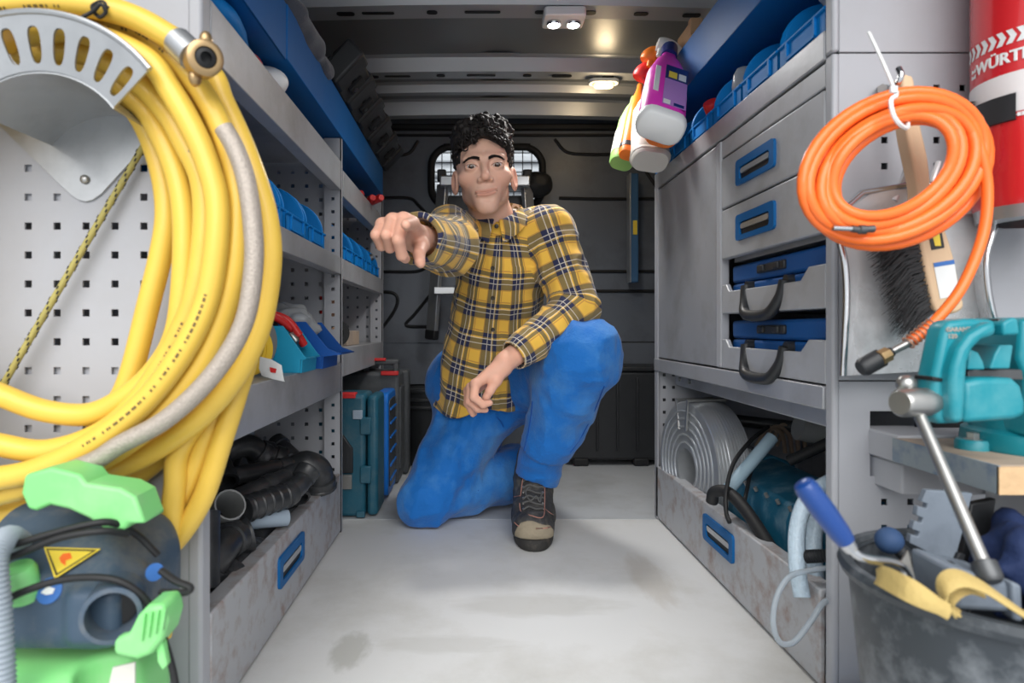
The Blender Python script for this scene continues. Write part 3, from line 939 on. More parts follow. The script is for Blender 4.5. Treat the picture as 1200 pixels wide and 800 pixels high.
# brass claw coupling turned towards the viewer
cq = P(238, 70, 0.700)
ax = Vector((0.55, -0.8, -0.15)).normalized()
cp = MB().lathe([(0.013, -0.012), (0.019, -0.010), (0.019, 0.012), (0.0165, 0.014), (0.0115, 0.014), (0.0105, 0.004), (0.0001, 0.004)], cq, ax, 24)
cpo = cp.build('coupling', 'brass', yh)
MB().cyl(e1 - d * 0.004, cq, 0.011, 12).build('tail', 'brass', yh)
for da_ in (90, 270):
    s_ = frame(cq, ax.orthogonal(), ax)
    off = Vector((0.004, -0.002, 0.020)) if da_ == 90 else Vector((-0.010, 0.003, -0.018))
    MB().ball(cq + off, (0.007, 0.008, 0.010), 10, 8).build('claw', 'brass', cpo)
MB().lathe([(0.0105, 0.0), (0.0105, 0.010), (0.006, 0.012), (0.006, 0.004), (0.0001, 0.003)], cq + ax * 0.003, ax, 18).build('seal_ring', 'black_rubber', cpo)
tw = MB().tube(spline([P(72, 36, 0.735), P(86, 26, 0.70), P(108, 14, 0.696), P(118, 5, 0.694), P(124, 14, 0.697), P(116, 20, 0.70), P(108, 8, 0.70), P(120, 2, 0.70), P(128, 10, 0.70)], 6), 0.0022, 6)
tw.build('tie_wire', 'black_rubber', yh)
MB().box(P(231, 168, 0.735), (0.008, 0.004, 0.026), (0, 0.5, 0)).build('label_clip', 'dark_steel', yh)
# printed dashes along two of the strands
pm = MB(); rnd = random.Random(3)
for si, (k0, k1), off in ((2, (60, 88), 0), (3, (62, 84), 0), (0, (6, 20), 0), (1, (20, 34), 0)):
    sp = spline([P(x, y, STR[si][1]) for x, y in STR[si][0]], 8)
    for k in range(k0, min(k1, len(sp) - 1)):
        if rnd.random() < 0.45:
            continue
        a, b = sp[k], sp[k + 1]
        for q in (0, 2):
            c = a.lerp(b, (q + 0.5) / 3); t = (b - a).normalized()
            vdir = (Vector((0, 0, CAM_Z)) - c).normalized()
            n = (vdir - t * vdir.dot(t)).normalized(); w = t.cross(n)
            n2 = (n + w * 0.25).normalized(); w2 = t.cross(n2)
            c = c + n2 * (hr + 0.0001)
            L = 0.0008 + rnd.random() * 0.0009; H = 0.0017
            pm.add([c - t * L - w2 * H, c + t * L - w2 * H, c + t * L + w2 * H * 0.8, c - t * L + w2 * H * 0.8], [(0, 1, 2, 3)])
mat('hose_print', rgb(110, 92, 50), 0.6)
ho = pm.build('printed_marking', 'hose_print', yh, smooth=0); ho['kind'] = 'stuff'

mat('braid', rgb(172, 162, 152), 0.45, 0.3, 0.3, 300, bump=0.25, bscale=420)
gh = MB().tube(spline([P(x, y, 0.708) for x, y in [(262, 150), (276, 175), (288, 210), (296, 262), (297, 315), (285, 380), (250, 438), (196, 490), (140, 521), (110, 540), (60, 560)]], 8), 0.0105, 14)
tag(gh.build('braided_hose', 'braid'), 'silver-grey braided hose lying across the yellow loops', 'hose')

# black and yellow cord pulled diagonally across the panel
cd = MB(); pA, pB = P(176, 158, 0.838), P(4, 450, 0.828)
cp_ = [pA.lerp(pB, k / 30) for k in range(31)]
mat('cord_yellow', rgb(168, 158, 92), 0.7, 0, 0.2, 60)
rp_ = thing('cord', 'thin olive cord with black flecks stretched diagonally across the left panel', 'cord', pB)
MB().tube(cp_, 0.0042, 10).build('core', 'cord_yellow', rp_)
fl_ = MB()
ax = (pB - pA).normalized(); u = ax.orthogonal().normalized(); w = ax.cross(u)
for k in range(64):
    c = pA.lerp(pB, (k + 0.5) / 64); a = k * 2.4
    for q in (0, math.pi):
        n = u * math.cos(a + q) + w * math.sin(a + q)
        fl_.box(c + n * 0.0040, (0.0016, 0.0016, 0.0045), ax.to_track_quat('Z', 'Y').to_matrix())
fo = fl_.build('woven_flecks', 'black_rubber', rp_); fo['kind'] = 'stuff'
MB().tube(spline([pB, P(-10, 470, 0.83), P(-40, 480, 0.83)], 6), 0.0042, 8).build('tail', 'cord_yellow', rp_)

# ------------------------------------------------------------------ wet vacuum at the lower left
mat('navy_plastic', rgb(62, 80, 98), 0.5, 0, 0.12, 6, bump=0.05, bscale=200, dirt=rgb(128, 128, 124), damt=0.6, dscale=14)
mat('green_plastic', rgb(128, 212, 128), 0.45, 0, 0.05, 6, dirt=rgb(170, 190, 160), damt=0.4, dscale=12)
mat('sticker_yellow', rgb(236, 208, 70), 0.5)
mat('sticker_blue', rgb(60, 110, 180), 0.4)
mat('hose_ridged', rgb(150, 160, 170), 0.5)
YV = 0.66
vc = thing('wet_vacuum', 'dusty navy and lime-green wet vacuum at the lower left corner', 'vacuum', (-0.43, 0.72, 0.0))
def vac_top(p):
    c = P(78, 672, 0.715)
    d = sd_box(p, c, (0.205, 0.15, 0.120), 0.03)
    d = smin(d, sd_box(p, P(60, 625, 0.77), (0.17, 0.14, 0.07), 0.03), 0.03)
    # sloping front shoulder
    n = np.array([0.0, -0.6, 0.8]); d = smax(d, (p - np.array(P(84, 640, 0.68))) @ n, 0.02)
    n = np.array([0.75, -0.1, 0.65]); d = smax(d, (p - np.array(P(165, 655, 0.70))) @ n, 0.012)
    # recess around the port
    d = smin(d, sd_box(p, P(128, 708, 0.665), (0.055, 0.07, 0.058), 0.012), 0.012)
    d = smin(d, sd_box(p, P(30, 682, 0.665), (0.050, 0.05, 0.036), 0.012), 0.010)
    return d
V, Fc = surface_nets(vac_top, P(-40, 790, 0.60) - Vector((0.05, 0, 0)), (-0.28, 0.90, 0.45), 0.0035)
np_obj('motor_head', V, Fc, 'navy_plastic', vc)
def vac_tank(p):
    d = sd_box(p, (-0.445, 0.690, 0.105), (0.20, 0.14, 0.21), 0.035)
    d = smax(d, -sd_ell(p, P(150, 800, 0.645), (0.05, 0.03, 0.05)), 0.01)
    return d
V, Fc = surface_nets(vac_tank, (-0.60, 0.60, -0.01), (-0.28, 0.88, 0.26), 0.004)
np_obj('tank', V, Fc, 'green_plastic', vc)
def pl(pts, Y0, Y1, name, m, parent, bevel=0.003, seg=3):
    A = [P(x, y, Y0) for x, y in pts]; n = len(A); B = [a + Vector((0, Y1 - Y0, 0)) for a in A]
    return MB().add(A + B, [tuple(range(n)), tuple(range(2 * n - 1, n - 1, -1))] + [(i, n + i, n + (i + 1) % n, (i + 1) % n) for i in range(n)]).build(name, m, parent, bevel=bevel, bseg=seg)
pl([(24, 578), (28, 556), (60, 548), (92, 556), (100, 566), (140, 572), (158, 582), (166, 604), (170, 614), (150, 614), (146, 622), (124, 622), (104, 608), (80, 597), (58, 592), (42, 599), (32, 597)],
   0.655, 0.70, 'carry_handle', 'green_plastic', vc, 0.006)
po = MB().lathe([(0.020, -0.03), (0.026, -0.028), (0.027, 0.02), (0.0225, 0.021), (0.0215, -0.01), (0.0001, -0.012)], P(134, 712, 0.632), Vector((0.35, -0.92, 0.0)), 28)
po.build('hose_port', 'navy_plastic', vc)
MB().lathe([(0.0205, -0.006), (0.0001, -0.005)], P(134, 712, 0.632), Vector((0.35, -0.92, 0.0)), 20).build('port_bore', 'black_rubber', vc)
MB().lathe([(0.0001, 0.016), (0.013, 0.015), (0.0155, 0.010), (0.0155, -0.02)], P(25, 679, 0.642), (0, -0.3, 1), 22).build('knob', 'green_plastic', vc)
lt = pl([(132, 768), (132, 750), (150, 742), (160, 722), (172, 710), (192, 708), (196, 728), (190, 750), (176, 768), (160, 774)], 0.612, 0.65, 'latch', 'green_plastic', vc, 0.005)
for k in range(4):
    pl([(164 + k * 8, 752 - k * 4), (168 + k * 8, 720 - k * 2), (170 + k * 8, 720 - k * 2), (166 + k * 8, 752 - k * 4)], 0.608, 0.614, 'latch_rib', 'green_plastic', lt, 0.0006)
pl([(182, 752), (190, 752), (196, 780), (190, 786), (184, 776)], 0.62, 0.63, 'strap', 'green_plastic', vc, 0.002)
# warning triangle on the sloping shoulder, pointing down
o_, sl_n = hit(vac_top, 78, 660)
Ms = frame(o_ + sl_n * 0.004, Vector((1, 0, 0)).cross(Vector((0, 0, 0))) + Vector((1, 0, 0)) - sl_n * sl_n.x, sl_n.cross(Vector((1, 0, 0))))
tri = MB().prism([(-0.030, 0.016), (0.030, 0.014), (0.0, -0.020)], 0, 0.0008, Ms).build('warning_sticker', 'sticker_yellow', vc)
MB().prism([(-0.0265, 0.0142), (0.0265, 0.0124), (0.0, -0.0172), (-0.0265, 0.0142), (-0.0235, 0.0125), (0.0, -0.0145), (0.0235, 0.011), (-0.0235, 0.0125)], 0.0008, 0.0012, Ms).build('triangle_border', 'black_plastic', tri)
MB().prism([(-0.006, 0.008), (0.001, 0.009), (0.006, 0.003), (0.001, 0.000), (0.004, -0.006), (-0.003, -0.002), (-0.007, 0.003)], 0.0008, 0.0013, Ms).build('warning_symbol', 'orange_hose', tri)
q1, n1 = hit(vac_top, 58, 692)
bs = MB().lathe([(0.0001, 0.0012), (0.0125, 0.001), (0.0125, 0)], q1, n1, 22).build('round_sticker', 'sticker_blue', vc)
MB().prism([(-0.007, -0.002), (-0.002, 0.004), (0.006, 0.002), (0.005, -0.003), (-0.001, -0.004)], 0, 0.0006, frame(q1 + n1 * 0.0016, (1, 0, 0), n1.cross(Vector((1, 0, 0))))).build('sticker_symbol', 'white_plastic', bs)
MB().lathe([(0.0001, 0.0012), (0.009, 0.001), (0.009, 0)], P(181, 670, 0.668), (0.7, -0.72, 0.1), 18).build('round_sticker', 'sticker_blue', vc)
pl([(128, 800), (132, 782), (158, 776), (158, 812), (128, 812)], 0.6405, 0.6425, 'rating_label', 'off_white', vc, 0.0)
pl([(12, 745), (10, 722), (14, 720), (16, 742)], 0.645, 0.65, 'warning_text', 'off_white', vc, 0.0)
for nm, pts in (('power_cable', [(-20, 648, 0.63), (10, 640, 0.632), (50, 628, 0.634), (95, 616, 0.64), (130, 612, 0.65), (160, 626, 0.68), (185, 650, 0.69)]),
                ('power_cable', [(-20, 662, 0.628), (20, 650, 0.63), (70, 630, 0.632), (120, 622, 0.64), (150, 625, 0.66)]),
                ('power_cable', [(-10, 712, 0.625), (30, 692, 0.618), (80, 678, 0.62), (130, 678, 0.62), (160, 692, 0.625), (178, 712, 0.632)]),
                ('power_cable', [(188, 668, 0.655), (205, 680, 0.65), (223, 688, 0.648), (216, 694, 0.648), (188, 694, 0.652)]),
                ('power_cable', [(192, 748, 0.63), (200, 775, 0.63), (206, 805, 0.63), (208, 850, 0.63)])):
    MB().tube(spline([P(*q) for q in pts], 8), 0.0036, 8).build(nm, 'black_rubber', vc)
# ridged suction hose at the very edge
sp = spline([P(30, 640, 0.70), P(10, 630, 0.64), P(-6, 652, 0.605), P(-2, 720, 0.60), P(2, 800, 0.60), P(4, 860, 0.60)], 24)
MB().tube(sp, [0.0105 + 0.0016 * (i % 2) for i in range(len(sp))], 14).build('suction_hose', 'hose_ridged', vc)
# ------------------------------------------------------------------ open-fronted storage bins
mat('bin_inner', rgb(30, 134, 214), 0.45)
def make_bin(name, w=0.150, h=0.122, dp=0.24, m='bin_blue'):
    root = bpy.data.objects.new(name, None); COL.objects.link(root); WLOC[root.name] = Vector((0, 0, 0))
    t = 0.003
    prof = [(0.0, 0.0), (0.0, 0.040)]
    for k in range(9):                       # rounded rise of the side wall
        a = math.pi / 2 * k / 8
        prof.append((-0.006 - 0.080 * (1 - math.cos(a)), 0.040 + (h - 0.040) * math.sin(a)))
    prof += [(-dp, h), (-dp, 0.0)]
    F_ = frame((0, 0, 0), (1, 0, 0), (0, 0, 1))     # local z = -y
    b = MB()
    for y in (-w / 2, w / 2 - t):
        b.prism(prof, -y - t, -y, F_)
    b.bx(-dp, 0, -w / 2, w / 2, 0, t); b.bx(-dp, -dp + t, -w / 2, w / 2, 0, h); b.bx(-t, 0, -w / 2, w / 2, 0, 0.036)
    b.build('tub', m, root, bevel=0.0012)
    for s in (-1, 1):
        pts = [(x, s * (w / 2 + 0.0005), z) for x, z in prof[1:11]] + [(-dp, s * (w / 2 + 0.0005), h)]
        MB().tube(pts, 0.0032, 6).build('rim', m, root)
    MB().tube([(0.001, -w / 2, 0.038), (0.001, w / 2, 0.038)], 0.0032, 6).build('rim', m, root)
    lh = MB()
    for s in (-1, 1):
        lh.bx(0, 0.004, s * w * 0.30 - 0.003, s * w * 0.30 + 0.003, 0.006, 0.037)
    lh.bx(0, 0.004, -w * 0.3, w * 0.3, 0.004, 0.010)
    lh.build('label_holder', m, root)
    return root
BINP = make_bin('storage_bin')
_first = [True]
def place_bin(x, y, z, rot, label, group, s=1.0):
    o = BINP if _first[0] else copy_tree(BINP)
    _first[0] = False
    o.location = (x, y, z); o.rotation_euler = (0, 0, rot); o.scale = (s, s * 0.985, s * 0.93)
    WLOC[o.name] = Vector((x, y, z))
    tag(o, label, 'bin', group)
    return o
zs = 0.7355
for i, (y, lb) in enumerate(((0.985, 'blue storage bin on the left middle shelf, mostly behind the yellow hose'),
                             (1.155, 'blue storage bin on the left middle shelf, just right of the hose loops'),
                             (1.325, 'blue storage bin on the left middle shelf, second from the divider post'),
                             (1.495, 'blue storage bin holding a brown lump beside the divider post'))):
    place_bin(XL - 0.006, y, zs, 0, lb, 'bins on the left middle shelf')
    if i == 3:
        c_ = (XL - 0.07, y + 0.01, zs + 0.075)
        tag(MB().ball(c_, (0.025, 0.02, 0.018), 12, 8).build('rope_knot', 'wood_board'), 'brown lump lying in the blue bin beside the divider post', 'rope')
for i, (y, lb) in enumerate(((1.865, 'small blue bin on the rear left shelf, nearest the divider post'),
                             (2.035, 'small blue bin on the rear left shelf, second from the divider post'),
                             (2.205, 'small blue bin on the rear left shelf, third from the divider post'),
                             (2.375, 'small blue bin with a bolt at the far end of the rear left shelf'))):
    place_bin(XL - 0.006, y, 0.7355, 0, lb, 'bins on the rear left shelf')
tag(MB().cyl((XL - 0.03, 2.36, 0.80), (XL - 0.012, 2.36, 0.807), 0.012, 10).build('bolt', 'bare_steel'), 'steel bolt standing in the farthest small blue bin', 'bolt')
RB = [(1.045, 'blue bin on the right top shelf nearest the viewer, plastic bags in it'), (1.200, 'blue bin on the right top shelf, second from the orange hose'),
      (1.355, 'blue bin on the right top shelf with a clear bag peeking out'), (1.510, 'blue bin on the right top shelf holding a red cap'),
      (1.665, 'blue bin on the right top shelf, partly behind the pink bottle'), (1.815, 'blue bin at the far end of the right top shelf')]
for y, lb in RB:
    place_bin(XR + 0.005, y, 0.9905, math.pi, lb, 'bins on the right top shelf')
# ------------------------------------------------------------------ things on the right end panel
# fire extinguisher
ec = Vector(((1219 - CX) * 0.86 / F_PX, 0.86, 0.0)); er = 0.0745; ez0 = CAM_Z + (CY - 240) * 0.80 / F_PX
ex = thing('fire_extinguisher', 'red fire extinguisher strapped to the right end panel', 'extinguisher', (ec.x, ec.y, ez0))
mat('ext_white', rgb(225, 222, 222), 0.35, 0, 0.06, 40)
mat('ext_clear', rgb(190, 50, 50), 0.25, coat=0.5)
MB().lathe([(0.055, 0.0), (er - 0.004, 0.004), (er, 0.016), (er, 0.40), (er - 0.006, 0.44), (0.05, 0.475), (0.022, 0.49), (0.018, 0.52)], (ec.x, ec.y, ez0), (0, 0, 1), 48).build('cylinder', 'red_paint', ex)
MB().lathe([(0.05, -0.012), (er - 0.006, -0.010), (er - 0.003, 0.006), (er - 0.006, 0.008)], (ec.x, ec.y, ez0), (0, 0, 1), 40).build('foot_ring', 'galvanised', ex)
def zpx(y): return CAM_Z + (CY - y) * 0.83 / F_PX
MB().lathe([(er + 0.0004, 0), (er + 0.0006, 0.001), (er + 0.0006, zpx(86) - zpx(133) - 0.001), (er + 0.0004, zpx(86) - zpx(133))], (ec.x, ec.y, zpx(133)), (0, 0, 1), 48).build('silver_band', 'ext_white', ex)
def on_cyl(u, v, r=er + 0.0008):          # u: arc metres from the visible left edge, v: height
    a = 2.49 + u / r
    return Vector((ec.x + r * math.cos(a), ec.y + r * math.sin(a), v))
def bent_text(body, size, u0, z, depth=0.0003):
    return text_mesh(body, size, Matrix.Identity(4), depth, lambda v: on_cyl(u0 + v.x, z + v.y, er + 0.0009 + v.z))
bent_text('WÜRTH', 0.0205, 0.073, zpx(68)).build('brand_lettering', 'white_plastic', ex, smooth=0)
for k in range(12):
    u = 0.010 + k * 0.0115; z = zpx(44)
    q = MB()
    A = [(u, z + 0.009), (u + 0.007, z + 0.009), (u + 0.012, z), (u + 0.007, z - 0.009), (u, z - 0.009), (u + 0.005, z)]
    q.add([on_cyl(a, b) for a, b in A], [(0, 1, 2, 5), (5, 2, 3, 4)])
    q.build('chevron', 'white_plastic', ex, smooth=0)
for s in (0, 1):                           # logo of two blocks before the lettering
    MB().add([on_cyl(a, b) for a, b in ((0.022, zpx(68) - s * 0.008), (0.034, zpx(68) - s * 0.008), (0.034, zpx(68) + 0.006 - s * 0.008), (0.028, zpx(68) + 0.003 - s * 0.008), (0.022, zpx(68) + 0.006 - s * 0.008))],
             [(0, 1, 2, 3, 4)]).build('logo_mark', 'white_plastic', ex, smooth=0)
bent_text('PULVER-FEUERLÖSCHER', 0.0065, 0.065, zpx(137)).build('small_print', 'white_plastic', ex, smooth=0)
bent_text('ABC 6 kg', 0.006, 0.045, zpx(148)).build('small_print', 'white_plastic', ex, smooth=0)
br = MB(); br.bx(ec.x - 0.020, ec.x + 0.02, ec.y + 0.03, YR - 0.001, ez0 + 0.0, ez0 + 0.33)
br.build('wall_bracket', 'black_rubber', ex, bevel=0.003)
MB().lathe([(er + 0.001, 0), (er + 0.004, 0.001), (er + 0.004, 0.034), (er + 0.001, 0.035)], (ec.x, ec.y, zpx(143)), (0, 0, 1), 24, math.pi * 0.62, math.pi * 0.62 + 1.75).build('strap', 'black_plastic', ex)
MB().lathe([(er + 0.001, 0), (er + 0.010, 0.0), (er + 0.010, 0.004), (er + 0.001, 0.004)], (ec.x, ec.y, zpx(144)), (0, 0, 1), 24, math.pi * 0.62, math.pi * 0.62 + 1.0).build('strap_rim', 'black_plastic', ex)
MB().lathe([(er + 0.001, 0), (er + 0.010, 0.0), (er + 0.010, 0.004), (er + 0.001, 0.004)], (ec.x, ec.y, zpx(108)), (0, 0, 1), 24, math.pi * 0.62, math.pi * 0.62 + 1.0).build('strap_rim', 'black_plastic', ex)
MB().cyl((ec.x, ec.y, ez0 + 0.52), (ec.x, ec.y, ez0 + 0.56), 0.02, 16).build('valve', 'brass', ex)
MB().bx(ec.x - 0.06, ec.x + 0.05, ec.y - 0.01, ec.y + 0.01, ez0 + 0.565, ez0 + 0.58).build('squeeze_lever', 'black_plastic', ex, bevel=0.004)

# dustpan
YD = 0.915
mat('tin', rgb(222, 224, 227), 0.26, 0.4, 0.2, 12, dirt=rgb(110, 108, 108), damt=0.5, dscale=12)
dp = thing('dustpan', 'shiny sheet-metal dustpan hanging on the right end panel behind the brush', 'dustpan', P(1076, 445, YD))
L = [(985, 248), (983, 275), (990, 310), (992, 350), (990, 400), (988, 440)]
Rr = [(1160, 238), (1166, 262), (1156, 300), (1158, 340), (1166, 380), (1176, 430)]
grid = []
Ls = spline([Vector((a, b, 0)) for a, b in L], 4); Rs = spline([Vector((a, b, 0)) for a, b in Rr], 4)
for a, b in zip(Ls, Rs):
    row = []
    for k in range(13):
        t = k / 12; q = a.lerp(b, t)
        edge = max(0, abs(t - 0.5) - 0.40) / 0.10
        row.append(P(q.x, q.y, YD - 0.040 * edge ** 1.6))
    grid.append(row)
MB().sheet(grid, t=0.002).build('pan', 'tin', dp, smooth=60)
for S in (Ls, Rs):
    MB().tube([P(q.x, q.y, YD - 0.041) for q in S], 0.0045, 10).build('rolled_rim', 'chrome', dp)
MB().tube([P(Ls[0].x, Ls[0].y, YD - 0.041), P(1010, 226, YD - 0.02), P(1075, 215, YD - 0.012), P(1140, 222, YD - 0.02), P(Rs[0].x, Rs[0].y, YD - 0.041)], 0.0045, 10).build('rolled_rim', 'chrome', dp)
MB().sheet([[P(1020, 226, YD - 0.018), P(1050, 222, YD - 0.018), P(1075, 220, YD - 0.018), P(1120, 224, YD - 0.018)],
            [P(985, 250, YD - 0.02), P(1030, 250, YD), P(1100, 250, YD), P(1162, 250, YD - 0.02)]], t=0.002).build('hood', 'tin', dp)
hm = MB(); hm.tube(spline([P(1058, 98, YD - 0.004), P(1056, 150, YD - 0.004), P(1064, 190, YD - 0.006), P(1048, 235, YD - 0.012)], 6), 0.0045, 8)
hm.build('pan_handle', 'tin', dp)
MB().tube(spline([P(1100, 190, YD - 0.006), P(1092, 215, YD - 0.01), P(1094, 240, YD - 0.012)], 5), 0.004, 8).build('pan_handle', 'tin', dp)

# hand brush
mat('bristle', rgb(52, 52, 54), 0.7)
YHB = 0.865
hbz = thing('hand_brush', 'wooden hand brush with black bristles hanging over the dustpan', 'brush', P(1110, 365, YHB))
outl = [(1058, 92), (1066, 88), (1072, 95), (1078, 140), (1088, 185), (1093, 225), (1106, 262), (1118, 300), (1126, 340), (1130, 358), (1122, 366), (1106, 368), (1096, 362), (1088, 330), (1080, 290), (1074, 250), (1076, 222), (1070, 190), (1062, 150)]
sp = spline([Vector((a, b, 0)) for a, b in outl], 3, True)
A = [P(q.x, q.y, YHB) for q in sp]; n = len(A); B = [a + Vector((0, 0.024, 0)) for a in A]
MB().add(A + B, [tuple(range(n)), tuple(range(2 * n - 1, n - 1, -1))] + [(i, n + i, n + (i + 1) % n, (i + 1) % n) for i in range(n)]).build('handle', 'wood_light', hbz, bevel=0.005, bseg=3)
bm_ = MB(); rnd = random.Random(8)
for k in range(900):
    t = rnd.random(); base = P(1082 + 24 * t, 262 + 95 * t, YHB + 0.004 + rnd.random() * 0.018)
    L_ = 0.055 + rnd.random() * 0.02; dx = -1; dz = -0.15 - 0.5 * t + rnd.uniform(-0.25, 0.25)
    d_ = Vector((dx, rnd.uniform(-0.25, 0.35), dz)).normalized()
    e_ = base + d_ * L_ * 0.6; f_ = e_ + (d_ + Vector((0.1, rnd.uniform(-.2, .2), -0.5))).normalized() * L_ * 0.45
    w = Vector((0, 0, 0.0008))
    bm_.add([base - w, base + w, e_ + w, e_ - w, f_ + w * 0.4, f_ - w * 0.4], [(0, 1, 2, 3), (3, 2, 4, 5)])
bo = bm_.build('bristles', 'bristle', hbz, smooth=0); bo['kind'] = 'stuff'
def flat(pts, Y, name, m, parent, t=0.0008):
    A = [P(x, y, Y) for x, y in pts]; n = len(A); B = [a + Vector((0, t, 0)) for a in A]
    return MB().add(A + B, [tuple(range(n)), tuple(range(2 * n - 1, n - 1, -1))] + [(i, n + i, n + (i + 1) % n, (i + 1) % n) for i in range(n)]).build(name, m, parent, smooth=0)
flat([(1088, 272), (1103, 268), (1107, 290), (1092, 293)], YHB - 0.001, 'round_mark', 'black_plastic', hbz)
flat([(1093, 276), (1101, 274), (1103, 288), (1096, 288)], YHB - 0.0015, 'emblem', 'sticker_yellow', hbz, 0.0004)
flat([(1094, 308), (1118, 304), (1124, 346), (1102, 350)], YHB - 0.001, 'price_label', 'white_plastic', hbz)
flat([(1094, 308), (1118, 304), (1119, 309), (1095, 313)], YHB - 0.0015, 'label_stripe', 'sticker_blue', hbz, 0.0004)
# hook carrying brush, pan and coil
hk = thing('hook', 'chrome hook in the right end panel carrying the brush and orange hose', 'hook', P(1048, 102, YR))
MB().tube(spline([P(1045, 100, YR), P(1046, 102, 0.86), P(1047, 102, 0.81), P(1052, 98, 0.79), P(1056, 88, 0.785), P(1053, 80, 0.79)], 6), 0.0035, 10).build('arm', 'chrome', hk)
MB().cyl(P(1034, 104, YR - 0.003), P(1034, 104, YR - 0.016), 0.007, 6).build('nut', 'bare_steel', hk)

# orange air hose coil
oh = thing('air_hose', 'bright orange air hose coil with a white cable tie', 'hose', P(1050, 290, 0.80))
om = MB(); orad = 0.0068
rnd = random.Random(4)
for k in range(10):
    lay = k % 5; row = k // 5
    cx, cy = 1049 + rnd.uniform(-4, 4), 197 + rnd.uniform(-3, 3) + row * 2
    rx, ry = 90 - lay * 7.5, 100 - lay * 10.0
    pts = []
    rot = R(-28) + rnd.uniform(-0.05, 0.05)
    for j in range(40):
        t = 2 * math.pi * j / 40
        a_, b_ = (112 - lay * 8.5) * math.cos(t), (80 - lay * 7.5) * math.sin(t)
        wob = 1 + 0.015 * math.sin(2 * t + k)
        x = cx + (a_ * math.cos(rot) - b_ * math.sin(rot)) * wob
        y = cy + (a_ * math.sin(rot) + b_ * math.cos(rot)) * wob
        pts.append(P(x, y, 0.785 + row * 0.016 + 0.004 * math.sin(3 * t + k) - 0.002 * lay))
    om.tube(pts, orad, 10, closed=True)
om.build('coil', 'orange_hose', oh)
MB().tube(spline([P(1132, 140, 0.79), P(1148, 175, 0.785), P(1157, 220, 0.785), P(1152, 275, 0.785), P(1128, 335, 0.785), P(1096, 376, 0.785), P(1068, 400, 0.785)], 8), orad * 0.95, 10).build('tail', 'orange_hose', oh)
pa, pb = P(1068, 400, 0.785), P(1045, 412, 0.785)
mat('spring', rgb(225, 170, 140), 0.35, 0.5)
sm_ = MB()
for k in range(7):
    c = P(1092 - k * 4.6, 380 + k * 3.6, 0.785); d_ = Vector((-0.78, 0, -0.62))
    sm_.lathe([(orad + 0.0005, -0.0012), (orad + 0.002, 0), (orad + 0.0005, 0.0012)], c, d_, 14)
so_ = sm_.build('kink_spring', 'spring', oh); so_['kind'] = 'stuff'
MB().tube([pa, pb], [0.005, 0.0045], 12).build('nipple', 'bare_steel', oh)
MB().tube([pb, P(1033, 418, 0.785), P(1032, 419, 0.785), P(1012, 430, 0.785), P(1008, 432, 0.785)], [0.006, 0.0085, 0.0115, 0.0115, 0.009], 14).build('quick_coupler', 'black_plastic', oh)
MB().tube([P(1040, 415, 0.782), P(1030, 420, 0.780)], [0.0095, 0.0095], 8).build('coupler_collar', 'brass', oh)
MB().tube([P(976, 267, 0.768), P(1000, 268, 0.768)], 0.0032, 10).build('plug_spring', 'chrome', oh)
MB().tube([P(998, 268, 0.768), P(1006, 269, 0.768), P(1007, 269, 0.768), P(1014, 269, 0.768), P(1015, 268.5, 0.768), P(1024, 268, 0.768)], [0.004, 0.004, 0.0055, 0.0055, 0.004, 0.0045], 12).build('plug_nipple', 'dark_steel', oh)
zt = MB().tube(spline([P(1050, 112, 0.755), P(1044, 118, 0.752), P(1047, 135, 0.752), P(1056, 147, 0.757), P(1064, 148, 0.775), P(1060, 125, 0.81), P(1052, 108, 0.80), P(1050, 112, 0.755)], 6), 0.0026, 6)
zt.build('cable_tie', 'white_plastic', oh)
MB().box(P(1047, 105, 0.755), (0.008, 0.005, 0.008)).build('tie_head', 'white_plastic', oh, bevel=0.001)
MB().tube(spline([P(1048, 104, 0.755), P(1036, 76, 0.76), P(1022, 46, 0.775), P(1018, 38, 0.78)], 6), 0.0020, 6).build('tie_tail', 'white_plastic', oh)

# ------------------------------------------------------------------ pull-out bench and vice
bn = thing('work_bench', 'short wooden vice bench on grey steel arms at the right', 'bench', (0.70, 0.82, 0.366))
mat('board_edge', rgb(140, 150, 156), 0.6, 0, 0.15, 20, dirt=rgb(60, 90, 130), damt=0.8, dscale=22)
MB().bx(0.567, 0.87, 0.702, 0.878, 0.368, 0.397).build('board', 'wood_board', bn, bevel=0.002)
MB().bx(0.5645, 0.567, 0.70, 0.878, 0.366, 0.397).build('edge_strip', 'board_edge', bn)
MB().bx(0.5645, 0.87, 0.6985, 0.702, 0.366, 0.396).build('end_grain', 'wood_end', bn)
MB().bx(0.573, 0.86, 0.880, 0.975, 0.362, 0.400).build('upper_arm', 'panel_grey', bn, bevel=0.003)
MB().bx(0.582, 0.86, 0.885, 0.975, 0.318, 0.360).build('lower_arm', 'panel_grey', bn, bevel=0.003)
MB().bx(0.69, 0.72, 0.72, 0.88, 0.20, 0.362).build('brace', 'panel_grey', bn, bevel=0.004)
MB().bx(0.65, 0.86, 0.95, 0.96, 0.335, 0.42).build('slot_cover', 'groove_black', bn)

